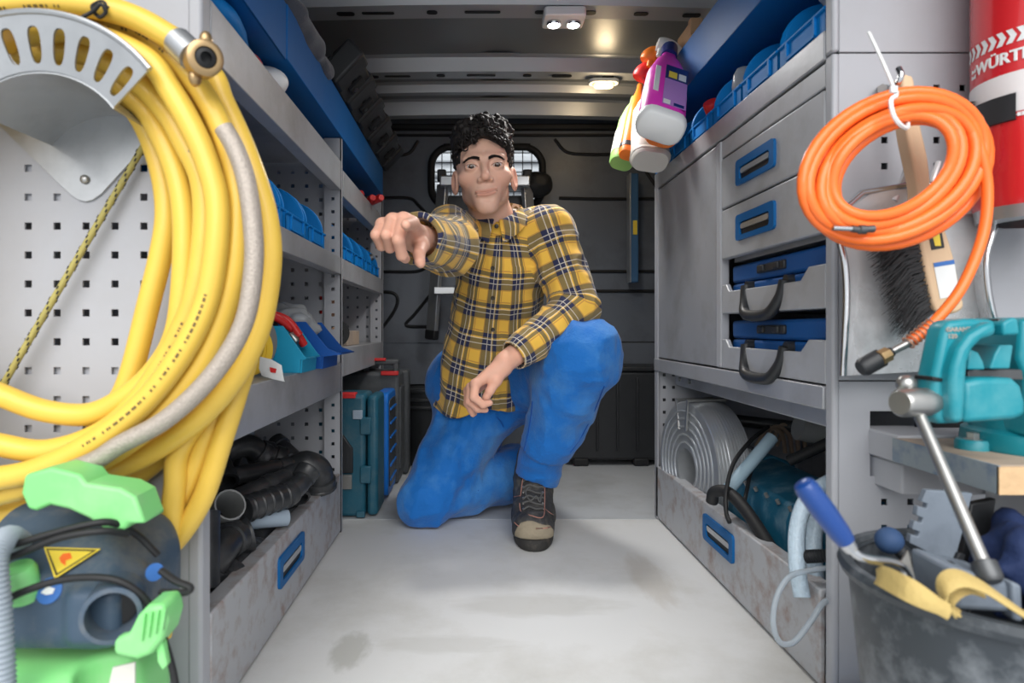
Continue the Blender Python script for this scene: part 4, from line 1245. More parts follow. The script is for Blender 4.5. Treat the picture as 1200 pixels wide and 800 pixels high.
vi = thing('bench_vice', 'turquoise bench vice with a steel bar handle on the right bench', 'vice', (0.69, 0.80, 0.397))
def prx(pts, Y0, Y1, name, m, parent, bevel=0.004):
    A = [P(x, y, Y0) for x, y in pts]; n = len(A); B = [a + Vector((0, Y1 - Y0, 0)) for a in A]
    return MB().add(A + B, [tuple(range(n)), tuple(range(2 * n - 1, n - 1, -1))] + [(i, n + i, n + (i + 1) % n, (i + 1) % n) for i in range(n)]).build(name, m, parent, bevel=bevel, bseg=3)
arc1 = [(1168, 376), (1150, 382), (1132, 392), (1119, 408), (1110, 428), (1107, 446)]
arc2 = [(1170, 392), (1152, 398), (1142, 408), (1136, 424), (1134, 444)]
prx([(1094, 442), (1106, 386), (1112, 376), (1134, 373), (1168, 374), (1170, 392), (1152, 398), (1142, 408), (1136, 424), (1134, 444), (1133, 470), (1131, 496), (1104, 497), (1098, 494), (1094, 464)], 0.705, 0.735, 'moving_jaw', 'teal_paint', vi, 0.006)
prx([(1168, 375), (1152, 381), (1136, 391), (1124, 408), (1117, 430), (1115, 446), (1116, 470), (1117, 496), (1131, 496), (1133, 470), (1134, 444), (1136, 424), (1142, 408), (1152, 398), (1170, 392)], 0.69, 0.715, 'jaw_rib', 'teal_paint', vi, 0.006)
prx([(1093, 441), (1116, 445), (1116, 449), (1093, 446)], 0.7035, 0.733, 'jaw_groove', 'groove_black', vi, 0.001)
prx([(1130, 447), (1150, 443), (1188, 443), (1198, 452), (1203, 470), (1204, 486), (1190, 492), (1130, 496)], 0.70, 0.76, 'slide', 'teal_paint', vi, 0.006)
prx([(1134, 433), (1136, 408), (1147, 413), (1153, 424), (1155, 433)], 0.715, 0.79, 'pipe_jaw', 'teal_paint', vi, 0.002)
prx([(1160, 432), (1166, 415), (1172, 404), (1188, 404), (1184, 432)], 0.715, 0.79, 'pipe_jaw', 'teal_paint', vi, 0.002)
prx([(1175, 378), (1188, 371), (1194, 374), (1196, 392), (1176, 393)], 0.70, 0.80, 'jaw_plate', 'teal_paint', vi, 0.003)
prx([(1198, 374), (1270, 370), (1280, 510), (1206, 512), (1202, 440), (1194, 420)], 0.74, 0.84, 'fixed_jaw', 'teal_paint', vi, 0.006)
prx([(1170, 373), (1174, 373), (1174, 392), (1170, 392)], 0.71, 0.80, 'jaw_face', 'dark_steel', vi, 0.001)
prx([(1156, 433), (1198, 433), (1200, 445), (1150, 444), (1134, 444), (1134, 433)], 0.73, 0.80, 'slide_bar', 'dark_steel', vi, 0.001)
bc = (0.705, 0.80, 0.397)
MB().lathe([(0.0001, 0.046), (0.070, 0.046), (0.078, 0.040), (0.078, 0.026), (0.086, 0.022), (0.088, 0.004), (0.086, 0)], bc, (0, 0, 1), 40).build('swivel_base', 'teal_paint', vi)
er_ = P(1140, 527, 0.80); er_.z = 0.397
MB().lathe([(0.0001, 0.012), (0.017, 0.012), (0.019, 0.009), (0.019, 0)], er_, (0, 0, 1), 24).build('base_lug', 'teal_paint', vi)
MB().lathe([(0.0001, 0.020), (0.007, 0.020), (0.007, 0.013), (0.011, 0.0125), (0.011, 0.011)], er_, (0, 0, 1), 6).build('lug_bolt', 'bare_steel', vi)
s0, s1 = P(1054, 472, 0.70), P(1103, 470, 0.725)
MB().tube([s0, s0.lerp(s1, 0.06), s1], [0.0125, 0.0155, 0.0155], 20).build('spindle', 'bare_steel', vi)
MB().lathe([(0.016, -0.003), (0.0185, -0.002), (0.0185, 0.002), (0.016, 0.003)], s1, s1 - s0, 24).build('collar', 'dark_steel', vi)
h0, h1 = P(1062, 450, 0.73), P(1158, 672, 0.60)
MB().cyl(h0, h1, 0.0062, 14).build('bar_handle', 'bare_steel', vi)
dd = (h1 - h0).normalized()
MB().tube([h1 - dd * 0.012, h1 - dd * 0.010, h1 + dd * 0.004, h1 + dd * 0.008], [0.0065, 0.011, 0.011, 0.008], 14).build('bar_knob', 'dark_steel', vi)
MB().ball(h0, 0.0105, 14, 10).build('bar_knob', 'bare_steel', vi)
mat('sand_text', rgb(170, 160, 150), 0.6)
Mt = frame(P(1112, 389, 0.7035), (1, 0, 0.02), (0, 0, 1))
text_mesh('GARANT', 0.0066, frame(P(1123, 386, 0.7045), (1, 0, 0.02), (0, 0, 1)), 0.0006).build('cast_lettering', 'sand_text', vi, smooth=0)
text_mesh('120', 0.0068, frame(P(1116, 394, 0.7045), (1, 0, 0.02), (0, 0, 1)), 0.0006).build('cast_lettering', 'sand_text', vi, smooth=0)
# ------------------------------------------------------------------ cases in the cabinet
def tool_case(z0, label):
    c = thing('tool_case', label, 'case', (XR + 0.2, 1.17, z0), 'blue cases in the drawer cabinet')
    xa, xb = XR + 0.020, XR + 0.34; ya_, yb_ = YR + 0.030, YP - 0.012
    MB().bx(xa, xb, ya_, yb_, z0, z0 + 0.056).build('shell', 'case_blue', c, bevel=0.006)
    MB().bx(xa, xb, ya_, yb_, z0 + 0.0575, z0 + 0.094).build('lid', 'case_blue', c, bevel=0.006)
    MB().bx(xa - 0.006, xa + 0.004, ya_ + 0.15, yb_ - 0.13, z0 + 0.068, z0 + 0.084).build('latch', 'black_plastic', c, bevel=0.003)
    for y in (ya_ + 0.165, yb_ - 0.165):
        MB().bx(xa - 0.010, xa - 0.003, y, y + 0.022, z0 + 0.070, z0 + 0.082).build('latch_tab', 'black_plastic', c, bevel=0.002)
    hy0, hy1 = ya_ + 0.13, yb_ - 0.10
    for y in (hy0, hy1):
        MB().cyl((xa + 0.004, y, z0 + 0.045), (xa - 0.012, y, z0 + 0.045), 0.011, 14).build('handle_boss', 'black_plastic', c)
    x = xa - 0.012
    hp = [(x, hy0, z0 + 0.046), (x - 0.004, hy0 + 0.006, z0 + 0.02), (x - 0.012, hy0 + 0.022, z0 - 0.004), (x - 0.014, hy0 + 0.05, z0 - 0.012),
          (x - 0.014, hy1 - 0.05, z0 - 0.012), (x - 0.012, hy1 - 0.022, z0 - 0.004), (x - 0.004, hy1 - 0.006, z0 + 0.02), (x, hy1, z0 + 0.046)]
    MB().tube(spline(hp, 5), 0.0105, 10).build('handle', 'black_plastic', c)
tool_case(0.5815, 'blue tool case with black handle in the upper open tray')
tool_case(0.4675, 'blue tool case with black handle in the lower open tray')

# ------------------------------------------------------------------ things behind the lower right drawer front
mat('tape_metal', rgb(178, 182, 186), 0.34, 0.6, 0.15, 20)
wc = thing('metal_strip_coil', 'big silver coil of metal strip standing at the far end of the lower right bay', 'coil', (0.59, 1.665, 0.012))
cc = Vector((0.585, 1.665, 0.188))
pr = [(0.05, -0.045), (0.155, -0.045)]
for k in range(12):
    h = -0.045 + 0.09 * (k + 0.5) / 12
    pr += [(0.166 + 0.006 * math.sin(math.pi * (k + 0.5) / 12), h - 0.003), (0.170 + 0.006 * math.sin(math.pi * (k + 0.5) / 12), h), (0.166 + 0.006 * math.sin(math.pi * (k + 0.5) / 12), h + 0.003)]
pr += [(0.155, 0.045), (0.05, 0.045), (0.05, -0.045)]
MB().lathe(pr, cc, (1, 0.12, 0), 56).build('wound_strip', 'tape_metal', wc, smooth=30)
for k in range(5):
    r = 0.065 + k * 0.02
    MB().tube([cc + Vector((-0.0455, 0, 0)) + Vector((0.12 * r * math.cos(t) * -1, r * math.cos(t), r * math.sin(t))) for t in np.linspace(0, 2 * math.pi, 40)], 0.003, 6).build('winding', 'tape_metal', wc)
for a in (70, 100):
    t = R(a)
    b0_ = cc + Vector((-0.05, 0.10 * math.cos(t), 0.10 * math.sin(t))); b1_ = cc + Vector((-0.05, 0.178 * math.cos(t), 0.178 * math.sin(t))); b2_ = b1_ + Vector((0.10, 0.01, 0.002))
    MB().tube([b0_, b1_, b2_], 0.005, 6).build('binding_wire', 'bare_steel', wc)

mat('machine_blue', rgb(22, 92, 120), 0.5, 0.1, 0.1, 8, dirt=rgb(120, 150, 165), damt=0.75, dscale=16)
bm_ = thing('pump_machine', 'dusty petrol-blue metal machine lying in the lower right bay', 'machine', (0.65, 1.4, 0.012))
prof = [(0.0, 0.0), (0.0, 0.165), (0.012, 0.20), (0.12, 0.225), (0.17, 0.205), (0.18, 0.16), (0.18, 0.0)]
Mm = frame((0.585, 1.10, 0.013), (1, 0, 0), (0, 0, 1))    # local z -> -y
MB().prism(prof, 0, -0.46, Mm).build('housing', 'machine_blue', bm_, bevel=0.006)
MB().prism([(a * 1.0 - 0.004 + 0.008 * (a / 0.18), b + 0.006) for a, b in prof], -0.44, -0.475, Mm).build('end_cap', 'machine_blue', bm_, bevel=0.004)
MB().prism([(a * 1.0 - 0.004 + 0.008 * (a / 0.18), b + 0.006) for a, b in prof], -0.10, -0.115, Mm).build('seam_flange', 'machine_blue', bm_, bevel=0.002)
for k in range(7):
    MB().cyl((0.590, 1.16 + k * 0.05, 0.205), (0.586, 1.16 + k * 0.05, 0.213), 0.004, 8).build('screw', 'bare_steel', bm_)
mat('dusty_tube', rgb(150, 175, 190), 0.5, 0, 0.15, 30)
tb = thing('pipe_end', 'dusty pale blue tube resting against the petrol-blue machine', 'pipe', P(852, 575, 1.36))
t0, t1 = P(853, 574, 1.36), P(905, 512, 1.40)
MB().tube([t0, t0.lerp(t1, .3), t1], 0.0135, 16, caps=False).build('tube_wall', 'dusty_tube', tb)
MB().tube([t1, t0], 0.0112, 16).build('bore', 'black_rubber', tb)
tag(MB().tube(spline([P(834, 588, 1.37), P(838, 576, 1.36), P(855, 578, 1.33), P(880, 606, 1.26), (0.555, 1.14, 0.10), (0.565, 1.05, 0.04)], 8), 0.0125, 14).build('rubber_hose', 'black_rubber'),
    'black rubber hose bending over in front of the blue machine', 'hose')
tag(MB().tube(spline([P(900, 500, 1.50), P(880, 516, 1.42), P(860, 542, 1.36), P(851, 575, 1.32), P(851, 600, 1.30), P(855, 612, 1.28)], 8), 0.0045, 8).build('cable', 'black_rubber'),
    'thin black cable draped over the blue machine', 'cable')
tag(MB().tube(spline([P(870, 520, 1.55), P(885, 530, 1.45), P(878, 560, 1.38), P(872, 590, 1.33)], 8), 0.004, 8).build('cable', 'black_rubber'),
    'second thin black cable looped beside the pale tube', 'cable')
mat('clear_braid', rgb(190, 210, 225), 0.25, 0, 0.15, 120, bump=0.35, bscale=300, coat=0.3)
tag(MB().tube(spline([P(940, 700, 1.00), P(934, 660, 1.02), P(935, 615, 1.04), P(950, 580, 1.05), P(985, 560, 1.06), (0.66, 1.07, 0.30)], 10), 0.0125, 14).build('clear_hose', 'clear_braid'),
    'clear reinforced hose arching up at the near end of the lower right bay', 'hose')
tag(MB().tube(spline([P(958, 690, 1.03), P(954, 650, 1.06), P(956, 615, 1.08), P(968, 590, 1.09), P(995, 575, 1.10), (0.69, 1.11, 0.27)], 10), 0.0125, 14).build('clear_hose', 'clear_braid'),
    'clear reinforced hose just behind the nearer clear arch', 'hose')
tag(MB().tube(spline([P(982, 760, 0.99), P(978, 720, 0.99), P(980, 680, 0.99), P(990, 640, 1.0)], 10), 0.013, 14).build('clear_hose', 'hose_ridged'),
    'pale ridged hose beside the front upright of the right bay', 'hose')
sp = spline([P(944, 652, 1.02), P(965, 651, 1.0), P(990, 650, 0.99), P(1010, 652, 0.99)], 16)
tag(MB().tube(sp, [0.0085 + 0.002 * (i % 2) for i in range(len(sp))], 14).build('corrugated_tube', 'black_plastic'),
    'short black corrugated tube crossing in front of the clear hoses', 'tube')
mat('clear_tube', rgb(200, 210, 218), 0.12, 0, 0.02, trans=0.55, ior=1.3)
tag(MB().tube(spline([P(985, 664, 0.99), P(950, 668, 0.97), P(925, 676, 0.955), P(910, 700, 0.945), P(906, 730, 0.94), P(914, 752, 0.94), P(930, 752, 0.94), P(950, 728, 0.945), P(965, 706, 0.955), P(985, 698, 0.985)], 8), 0.0042, 10).build('thin_tube', 'clear_tube'),
    'thin clear tube looping out over the lower right drawer front', 'tube')
mat('beige_cable', rgb(160, 140, 122), 0.6)
for k in range(4):
    x0_ = 886 + k * 8
    tag(MB().tube(spline([P(x0_, 522, 1.72), P(x0_ + 14, 502 - k * 2, 1.70), P(x0_ + 30, 508, 1.70), P(x0_ + 34, 530, 1.72)], 8), 0.0055, 8).build('cable_loop', 'beige_cable'),
        'beige cable loop behind the petrol-blue machine, %s from the coil' % ('nearest', 'second', 'third', 'farthest')[k], 'cable', 'beige cable loops')
tag(MB().tube([P(925, 540, 1.34), P(985, 512, 1.28)], 0.011, 12).build('pipe_length', 'black_rubber'), 'black pipe lying slanted above the blue machine', 'pipe')
tag(MB().tube([P(860, 492, 1.76), P(930, 500, 1.70)], 0.016, 12).build('pipe_length', 'pipe_black'), 'thick dark pipe lying behind the machine near the coil', 'pipe')
tag(MB().tube([P(935, 500, 1.5), P(985, 512, 1.5)], 0.03, 16).build('pipe_length', 'pipe_grey'), 'pale grey pipe at the back of the lower right bay', 'pipe')

# ------------------------------------------------------------------ spray bottles hanging at the far end of the cabinet
def bottle(name, label, px_base, px_top, Yb, Yt, w, dpt, m, parts, group='cleaning bottles on the cabinet end'):
    """flattened bottle from base to neck along the given axis; returns frame"""
    b = P(*px_base, Yb); t = P(*px_top, Yt); ax = (t - b); L = ax.length; ax.normalize()
    o = thing(name, label, 'bottle', b, group)
    side = ax.cross(Vector((0, 1, 0))).normalized()
    M = frame(b, side, ax)      # x side, y along the bottle, z depth
    rings = []
    for h, f in ((0, 0.90), (0.03, 1.0), (0.35, 1.0), (0.62, 0.92), (0.8, 0.62), (0.9, 0.36), (1.0, 0.33)):
        rings.append([M @ Vector((a * f, h * L, c * f)) for a, c in rrect(w, dpt, dpt * 0.42, 4)])
    MB().loft(rings).build('body', m, o, smooth=60)
    return o, M, L
mat('pink_plastic', rgb(226, 60, 190), 0.38)
mat('dark_blue_plastic', rgb(24, 44, 110), 0.4)
mat('lavender', rgb(176, 130, 200), 0.5)
mat('orange_plastic', rgb(236, 124, 40), 0.4)
mat('green_soft', rgb(150, 196, 110), 0.45)
# pink one, tipped so that its white foot faces the viewer
o, M, L = bottle('pink_bottle', 'bright pink cleaner bottle with white foot, tilted towards the viewer', (774, 148), (784, 62), 1.42, 1.66, 0.102, 0.066, 'pink_plastic', None)
rings = [[M @ Vector((a * f, h, c * f)) for a, c in rrect(0.107, 0.070, 0.028, 4)] for h, f in ((-0.012, 0.86), (-0.008, 0.97), (0.006, 1.02), (0.016, 1.01))]
MB().loft(rings).build('foot', 'white_plastic', o, smooth=50)
MB().tube([M @ Vector((0, L * 0.93, 0)), M @ Vector((0, L * 1.06, 0))], 0.021, 16).build('cap', 'dark_blue_plastic', o)
Mz = M @ Matrix.Translation((0, 0, 0.0335 if (M @ Vector((0, 0, 1)) - M @ Vector((0, 0, 0))).y < 0 else -0.0348))
def lab(x0, x1, y0, y1, nm, m, dz=0.0): 
    s_ = -1 if (M @ Vector((0, 0, 1)) - M @ Vector((0, 0, 0))).y > 0 else 1
    MB().bx(x0, x1, y0, y1, 0, 0.0008).xf(Mz @ Matrix.Translation((0, 0, s_ * dz))).build(nm, m, o)
sx = 1 if (M @ Vector((1, 0, 0)) - M @ Vector((0, 0, 0))).x > 0 else -1
def labx(x0, x1, *a, **k): lab(min(sx * x0, sx * x1), max(sx * x0, sx * x1), *a, **k)
labx(-0.014, 0.040, 0.035, L * 0.60, 'label', 'lavender')
labx(-0.014, 0.040, L * 0.42, L * 0.60, 'label_picture', 'dark_blue_plastic', dz=0.0006)
labx(-0.006, 0.014, L * 0.44, L * 0.52, 'picture_patch', 'sticker_yellow', dz=0.0012)
labx(0.018, 0.036, L * 0.44, L * 0.52, 'picture_patch', 'white_plastic', dz=0.0012)
labx(-0.012, 0.004, 0.038, 0.056, 'label_patch', 'white_plastic', dz=0.0006)
labx(0.012, 0.036, 0.038, 0.050, 'label_print', 'dark_blue_plastic', dz=0.0006)
labx(-0.038, -0.026, L * 0.22, L * 0.55, 'side_print', 'white_plastic')
# white one below it
o, M, L = bottle('white_bottle', 'plain white bottle hanging low beside the pink bottle', (762, 190), (756, 110), 1.66, 1.84, 0.098, 0.07, 'off_white', None)
MB().loft([[M @ Vector((a * f, h, c * f)) for a, c in rrect(0.10, 0.072, 0.03, 4)] for h, f in ((0.012, 1.0), (0.016, 1.03), (0.02, 1.0))]).build('base_bead', 'off_white', o)
o, M, L = bottle('white_bottle', 'white bottle with brown-orange bottom half hidden by the pink bottle', (776, 160), (775, 90), 1.60, 1.80, 0.085, 0.065, 'orange_plastic', None)
# orange slim bottle
o, M, L = bottle('orange_bottle', 'slim orange spray bottle left of the white bottle', (735, 182), (750, 100), 1.70, 1.84, 0.046, 0.04, 'orange_plastic', None)
MB().loft([[M @ Vector((a, h, c)) for a, c in rrect(0.0475, 0.0415, 0.017, 4)] for h in (0.018, 0.034)]).build('label_band', 'black_plastic', o)
# green and grey bottle
o, M, L = bottle('green_bottle', 'pale green and white spray bottle at the left of the cluster', (728, 192), (744, 115), 1.76, 1.88, 0.066, 0.055, 'green_soft', None)
MB().loft([[M @ Vector((a, h, c)) for a, c in rrect(0.0675, 0.0565, 0.023, 4)] for h in (0.03, 0.11)]).build('label_band', 'off_white', o)
def trigger(label, pts, Y, m, nose):
    o = thing('spray_trigger', label, 'sprayer', P(*pts[-1], Y), 'spray heads at the cabinet end')
    MB().tube(spline([P(a, b, Y) for a, b in pts], 6), [0.017 + 0.006 * math.sin(3.0 * k / (6 * (len(pts) - 1))) for k in range(6 * (len(pts) - 1) + 1)], 14).build('head', m, o)
    MB().tube([P(*nose[0], Y - 0.01), P(*nose[1], Y - 0.012)], [0.008, 0.006], 10).build('trigger', m, o)
trigger('white spray head at the top of the bottle cluster', [(797, 66), (786, 58), (776, 54), (770, 52)], 1.72, 'white_plastic', ((775, 56), (771, 66)))
trigger('orange spray head above the pink bottle', [(774, 66), (766, 64), (760, 68), (757, 72)], 1.74, 'orange_plastic', ((763, 68), (760, 78)))
trigger('red spray head beside the orange one', [(764, 78), (757, 82), (751, 88), (748, 92)], 1.76, 'red_plastic', ((752, 90), (757, 98)))
# holding rail for the bottles
tag(MB().tube(spline([(0.52, 1.86, 1.03), (0.46, 1.86, 1.03), (0.42, 1.84, 1.03), (0.42, 1.78, 1.03), (0.47, 1.74, 1.03), (0.518, 1.74, 1.03)], 5), 0.004, 8).build('bottle_ring', 'dark_steel'),
    'dark wire ring on the cabinet end that holds the bottles', 'ring')

# carton, bags and a cap on the right
ct = thing('cardboard_box', 'small brown cardboard box standing on the right overhead tray', 'box', (0.575, 1.70, 1.146))
MB().bx(0.545, 0.605, 1.64, 1.75, 1.146, 1.325).build('carton', 'carton', ct, bevel=0.003)
MB().bx(0.544, 0.575, 1.638, 1.66, 1.29, 1.331).build('flap', 'carton', ct, bevel=0.002)
mat('clear_bag', rgb(215, 220, 224), 0.2, 0, 0.1, 20, trans=0.5, ior=1.2)
def crumple(name, label, c, s, seed, m='clear_bag', h=0.006, cat='bag', amp=0.8, freq=30):
    c = np.array(c); s = np.array(s)
    def f(p):
        q = p + (np.stack([vnoise(p + seed + k * 7.3, freq) for k in range(3)], 1) - 0.5) * amp * s.min()
        d = sd_ell(q, c, s)
        return d + (np.abs(vnoise(p + seed, freq * 1.7) - 0.5) - 0.1) * 0.25 * s.min()
    V, Fc = surface_nets(f, c - s * 1.35, c + s * 1.35, h)
    return tag(np_obj(name, V, Fc, m), label, cat)
crumple('plastic_bag', 'crumpled clear plastic bag in the nearest right bin', (0.62, 1.04, 1.075), (0.055, 0.055, 0.045), 1.0)
crumple('plastic_bag', 'small clear bag sticking out of the right-hand bin row', (0.60, 1.40, 1.07), (0.04, 0.03, 0.045), 3.0)
tag(MB().lathe([(0.0001, 0.03), (0.016, 0.03), (0.018, 0.026), (0.018, 0)], (0.56, 1.52, 1.05), (-0.5, -0.5, 0.7), 16).build('red_container', 'red_plastic'), 'small red plastic container lying in a right-hand bin', 'container')

# ------------------------------------------------------------------ tub of tools at the lower right
tc_ = Vector((0.548, 0.665, 0.0)); tr, tz = 0.150, 0.290
mat('tub_black', rgb(58, 64, 70), 0.45, 0, 0.15, 8, dirt=rgb(170, 176, 182), damt=0.4, dscale=18)
tu = thing('mortar_tub', 'dark grey mortar tub full of trowels and straps at the lower right', 'tub', tc_)
MB().lathe([(0.0001, 0.0), (0.112, 0.0), (0.118, 0.006), (tr - 0.006, tz - 0.02), (tr - 0.006, tz), (tr - 0.010, tz), (tr - 0.010, tz - 0.02), (0.112, 0.012), (0.0001, 0.010)], tc_, (0, 0, 1), 56).build('wall', 'tub_black', tu)
MB().lathe([(tr - 0.008, tz - 0.012), (tr + 0.002, tz - 0.010), (tr + 0.005, tz - 0.003), (tr + 0.002, tz + 0.004), (tr - 0.006, tz + 0.004), (tr - 0.012, tz - 0.004)], tc_, (0, 0, 1), 56).build('rim', 'tub_black', tu)
MB().bx(tc_.x - 0.09, tc_.x + 0.09, tc_.y - 0.06, tc_.y + 0.07, 0.02, 0.16).build('rubble_fill', 'black_plastic', tu, bevel=0.02)
tg = thing('trowel', 'trowel with a blue handle and bent steel neck poking out of the tub', 'trowel', P(1060, 680, 0.62))
mat('trowel_blue', rgb(18, 62, 130), 0.35, coat=0.3)
mat('ball_blue', rgb(48, 74, 112), 0.7, 0, 0.2, 40)
a0_, a1_ = P(941, 566, 0.585), P(991, 634, 0.585)
MB().tube([a0_.lerp(a1_, t) for t in (-0.03, 0.0, 0.08, 0.5, 0.85, 1.0)], [0.004, 0.0085, 0.0105, 0.0108, 0.0098, 0.0082], 18).build('handle', 'trowel_blue', tg)
MB().tube([a1_, P(998, 644, 0.585)], [0.0075, 0.006], 14).build('ferrule', 'chrome', tg)
MB().tube(spline([P(997, 643, 0.585), P(1008, 652, 0.585), P(1024, 656, 0.588), P(1042, 658, 0.595), P(1056, 664, 0.60), P(1064, 676, 0.605)], 6), [0.0042] * 31, 12).build('neck', 'chrome', tg)
flat([(1054, 662), (1064, 645), (1074, 684), (1070, 700), (1060, 690)], 0.605, 'blade', 'bare_steel', tg, 0.002)
mat('webbing', rgb(190, 166, 104), 0.75, 0, 0.12, 40, bump=0.2, bscale=200)
def strap(name, label, pts, w, side=(0, 0.8, 0.6)):
    sp_ = spline([P(*q) for q in pts], 8); g_ = []
    for i, p_ in enumerate(sp_):
        s_ = Vector(side).normalized()
        w_ = w * (0.55 + 0.45 * math.sin(math.pi * min(1, (i + 3) / len(sp_) * 1.05)))
        bow = Vector((0, -0.15 * w_, 0))
        g_.append([p_ - s_ * w_ / 2, p_ - s_ * w_ / 4 + bow, p_ + bow * 1.3, p_ + s_ * w_ / 4 + bow, p_ + s_ * w_ / 2])
    return tag(MB().sheet(g_, t=0.0022).build(name, 'webbing', smooth=60), label, 'strap')
strap('webbing_strap', 'broad sand-coloured webbing strap slumped over the left rim of the tub', [(1028, 676, 0.60), (1036, 676, 0.585), (1060, 688, 0.56), (1085, 702, 0.55), (1110, 716, 0.55)], 0.020, (0.3, 0.2, 1))
strap('webbing_strap', 'sand-coloured webbing strap folded in a loop in the middle of the tub', [(1118, 718, 0.56), (1106, 700, 0.56), (1108, 684, 0.56), (1124, 678, 0.56), (1150, 688, 0.56), (1180, 708, 0.555), (1215, 732, 0.55)], 0.016)
strap('webbing_strap', 'narrow inner loop of webbing strap in the tub', [(1132, 722, 0.575), (1114, 710, 0.575), (1116, 696, 0.575), (1130, 690, 0.575), (1150, 696, 0.575)], 0.014)
kn = thing('knob_handle', 'blue ball knob on a short black shaft rising from the tub', 'knob', P(1045, 640, 0.72))
MB().ball(P(1042, 633, 0.72), 0.0145, 20, 14).build('ball', 'ball_blue', kn)
MB().tube([P(1050, 640, 0.72), P(1075, 662, 0.70)], 0.008, 12).build('shaft', 'black_plastic', kn)
mat('grey_plastic', rgb(118, 128, 140), 0.5, 0, 0.1, 10, dirt=rgb(70, 78, 90), damt=0.5, dscale=16)
nt_ = thing('notched_trowel', 'big blue-grey notched plate standing tilted in the tub', 'trowel', P(1110, 690, 0.72))
npts = [(1086, 574), (1140, 578), (1118, 662), (1066, 636), (1068, 626), (1076, 629), (1078, 623), (1069, 620), (1072, 610), (1080, 613), (1082, 607), (1074, 604), (1076, 593), (1086, 596), (1087, 590), (1080, 588)]
prx(npts, 0.72, 0.728, 'plate', 'grey_plastic', nt_, 0.001)
prx([(1118, 662), (1124, 648), (1132, 650), (1128, 666)], 0.715, 0.73, 'clip', 'black_plastic', nt_, 0.001)
dk = thing('float_tool', 'dark flat float standing behind the notched plate in the tub', 'tool', P(1150, 690, 0.76))
prx([(1138, 590), (1168, 584), (1156, 672), (1126, 660)], 0.755, 0.765, 'board', 'black_plastic', dk, 0.002)
gb = thing('grey_box', 'small grey plastic box lying in the tub beside the bar knob', 'box', P(1150, 720, 0.58))
prx([(1115, 664), (1190, 684), (1196, 720), (1120, 716)], 0.60, 0.66, 'shell', 'grey_plastic', gb, 0.006)
prx([(1186, 682), (1198, 686), (1200, 730), (1188, 728)], 0.594, 0.61, 'clasp', 'grey_plastic', gb, 0.003)
mat('navy_cloth', rgb(24, 42, 82), 0.8, bump=0.2, bscale=150)
crumple('rag', 'navy cloth stuffed at the right side of the tub', (0.60, 0.69, 0.29), (0.055, 0.06, 0.05), 9.0, 'navy_cloth', 0.006, 'cloth')
rnd = random.Random(21)
TE = ['black tool end beside the blue ball knob in the tub', 'dark steel tool end left of the notched plate in the tub', 'bright steel tool end before the notched plate in the tub', 'black tool end right of the notched plate in the tub', 'dark steel tool end under the bar knob in the tub', 'bright steel tool end near the navy cloth in the tub']
for k in range(6):
    a = P(1068 + k * 15 + rnd.uniform(-5, 5), 668 + rnd.uniform(-16, 20), 0.62 + rnd.uniform(0, 0.08)); b = a + Vector((rnd.uniform(-0.03, 0.03), rnd.uniform(-0.02, 0.02), -0.09))
    tag(MB().tube([a, b], [0.006, 0.004], 8).build('tool_shaft', ('black_plastic', 'dark_steel', 'bare_steel')[k % 3]), TE[k], 'tool', 'tool ends in the tub')
pb_ = MB().bx(0.505, 0.60, 0.845, 0.93, 0.001, 0.034)
tag(pb_.build('blue_tray', 'bin_blue', bevel=0.004), 'flat blue plastic box on the floor before the right upright', 'box')
# ------------------------------------------------------------------ drain pipe fittings in the lower left bay
def pipe(name, label, a, b, r, m='pipe_black', collar=None, ribs=0, open_end=False, group='drain pipes in the lower left bay', cat='pipe'):
    a, b = P(*a), P(*b)
    o = thing(name, label, cat, a, group)
    d = (b - a)
    MB().tube([a, b], r, 18, caps=not open_end).build('pipe_wall', m, o)
    u = d.normalized()
    if open_end:
        MB().tube([b - u * 0.0005, a], r * 0.90, 18, caps=False).build('bore', m, o)
        MB().lathe([(r * 0.90, 0), (r, 0), (r, -0.001)], b, u, 18).build('rim', m, o)
        MB().lathe([(r * 0.9, 0), (0.0001, 0.001)], a + u * 0.01, u, 18).build('inner_end', 'black_rubber', o)
    for c in (collar or []):
        p = a + d * c
        MB().lathe([(r, -0.014), (r * 1.14, -0.012), (r * 1.14, 0.004), (r * 1.2, 0.006), (r * 1.2, 0.012), (r, 0.014)], p, u, 18).build('socket', m, o)
    for k in range(ribs):
        p = a + d * ((k + 0.5) / ribs)
        MB().lathe([(r, -0.003), (r * 1.08, 0), (r, 0.003)], p, u, 18).build('rib', m, o)
    return o
def elbow(name, label, pts, r, group='pipe bends in the lower left bay', sockets=True):
    pp = spline([P(*q) for q in pts], 8)
    o = thing(name, label, 'pipe fitting', pp[0], group)
    MB().tube(pp, r, 18).build('bend', 'pipe_black', o)
    if sockets:
        for p, u in ((pp[0], pp[1] - pp[0]), (pp[-1], pp[-1] - pp[-2])):
            MB().lathe([(r * 0.9, -0.012), (r * 1.16, -0.010), (r * 1.16, 0.004), (r * 1.22, 0.006), (r * 1.22, 0.012), (r * 0.95, 0.013), (r * 0.9, 0.0)], p, u, 18).build('socket', 'pipe_black', o)
    return o
pipe('drain_pipe', 'long black pipe lying level at the top of the fittings heap', (215, 566, 1.30), (341, 546, 1.50), 0.0195, collar=[0.92])
pipe('drain_pipe', 'black pipe with a collared end pointing right, in front of the level one', (262, 592, 1.20), (346, 556, 1.36), 0.021, collar=[0.93, 0.6])
pipe('drain_pipe', 'ribbed black reducer lying above the pale pipe', (286, 597, 1.18), (336, 580, 1.27), 0.024, ribs=5)
elbow('pipe_bend', 'small black bend touching the ribbed reducer', [(336, 580, 1.27), (350, 568, 1.31), (358, 556, 1.33)], 0.021)
elbow('pipe_bend', 'bulky black bend at the right end of the heap', [(344, 552, 1.52), (358, 545, 1.52), (372, 552, 1.53), (374, 566, 1.54)], 0.034)
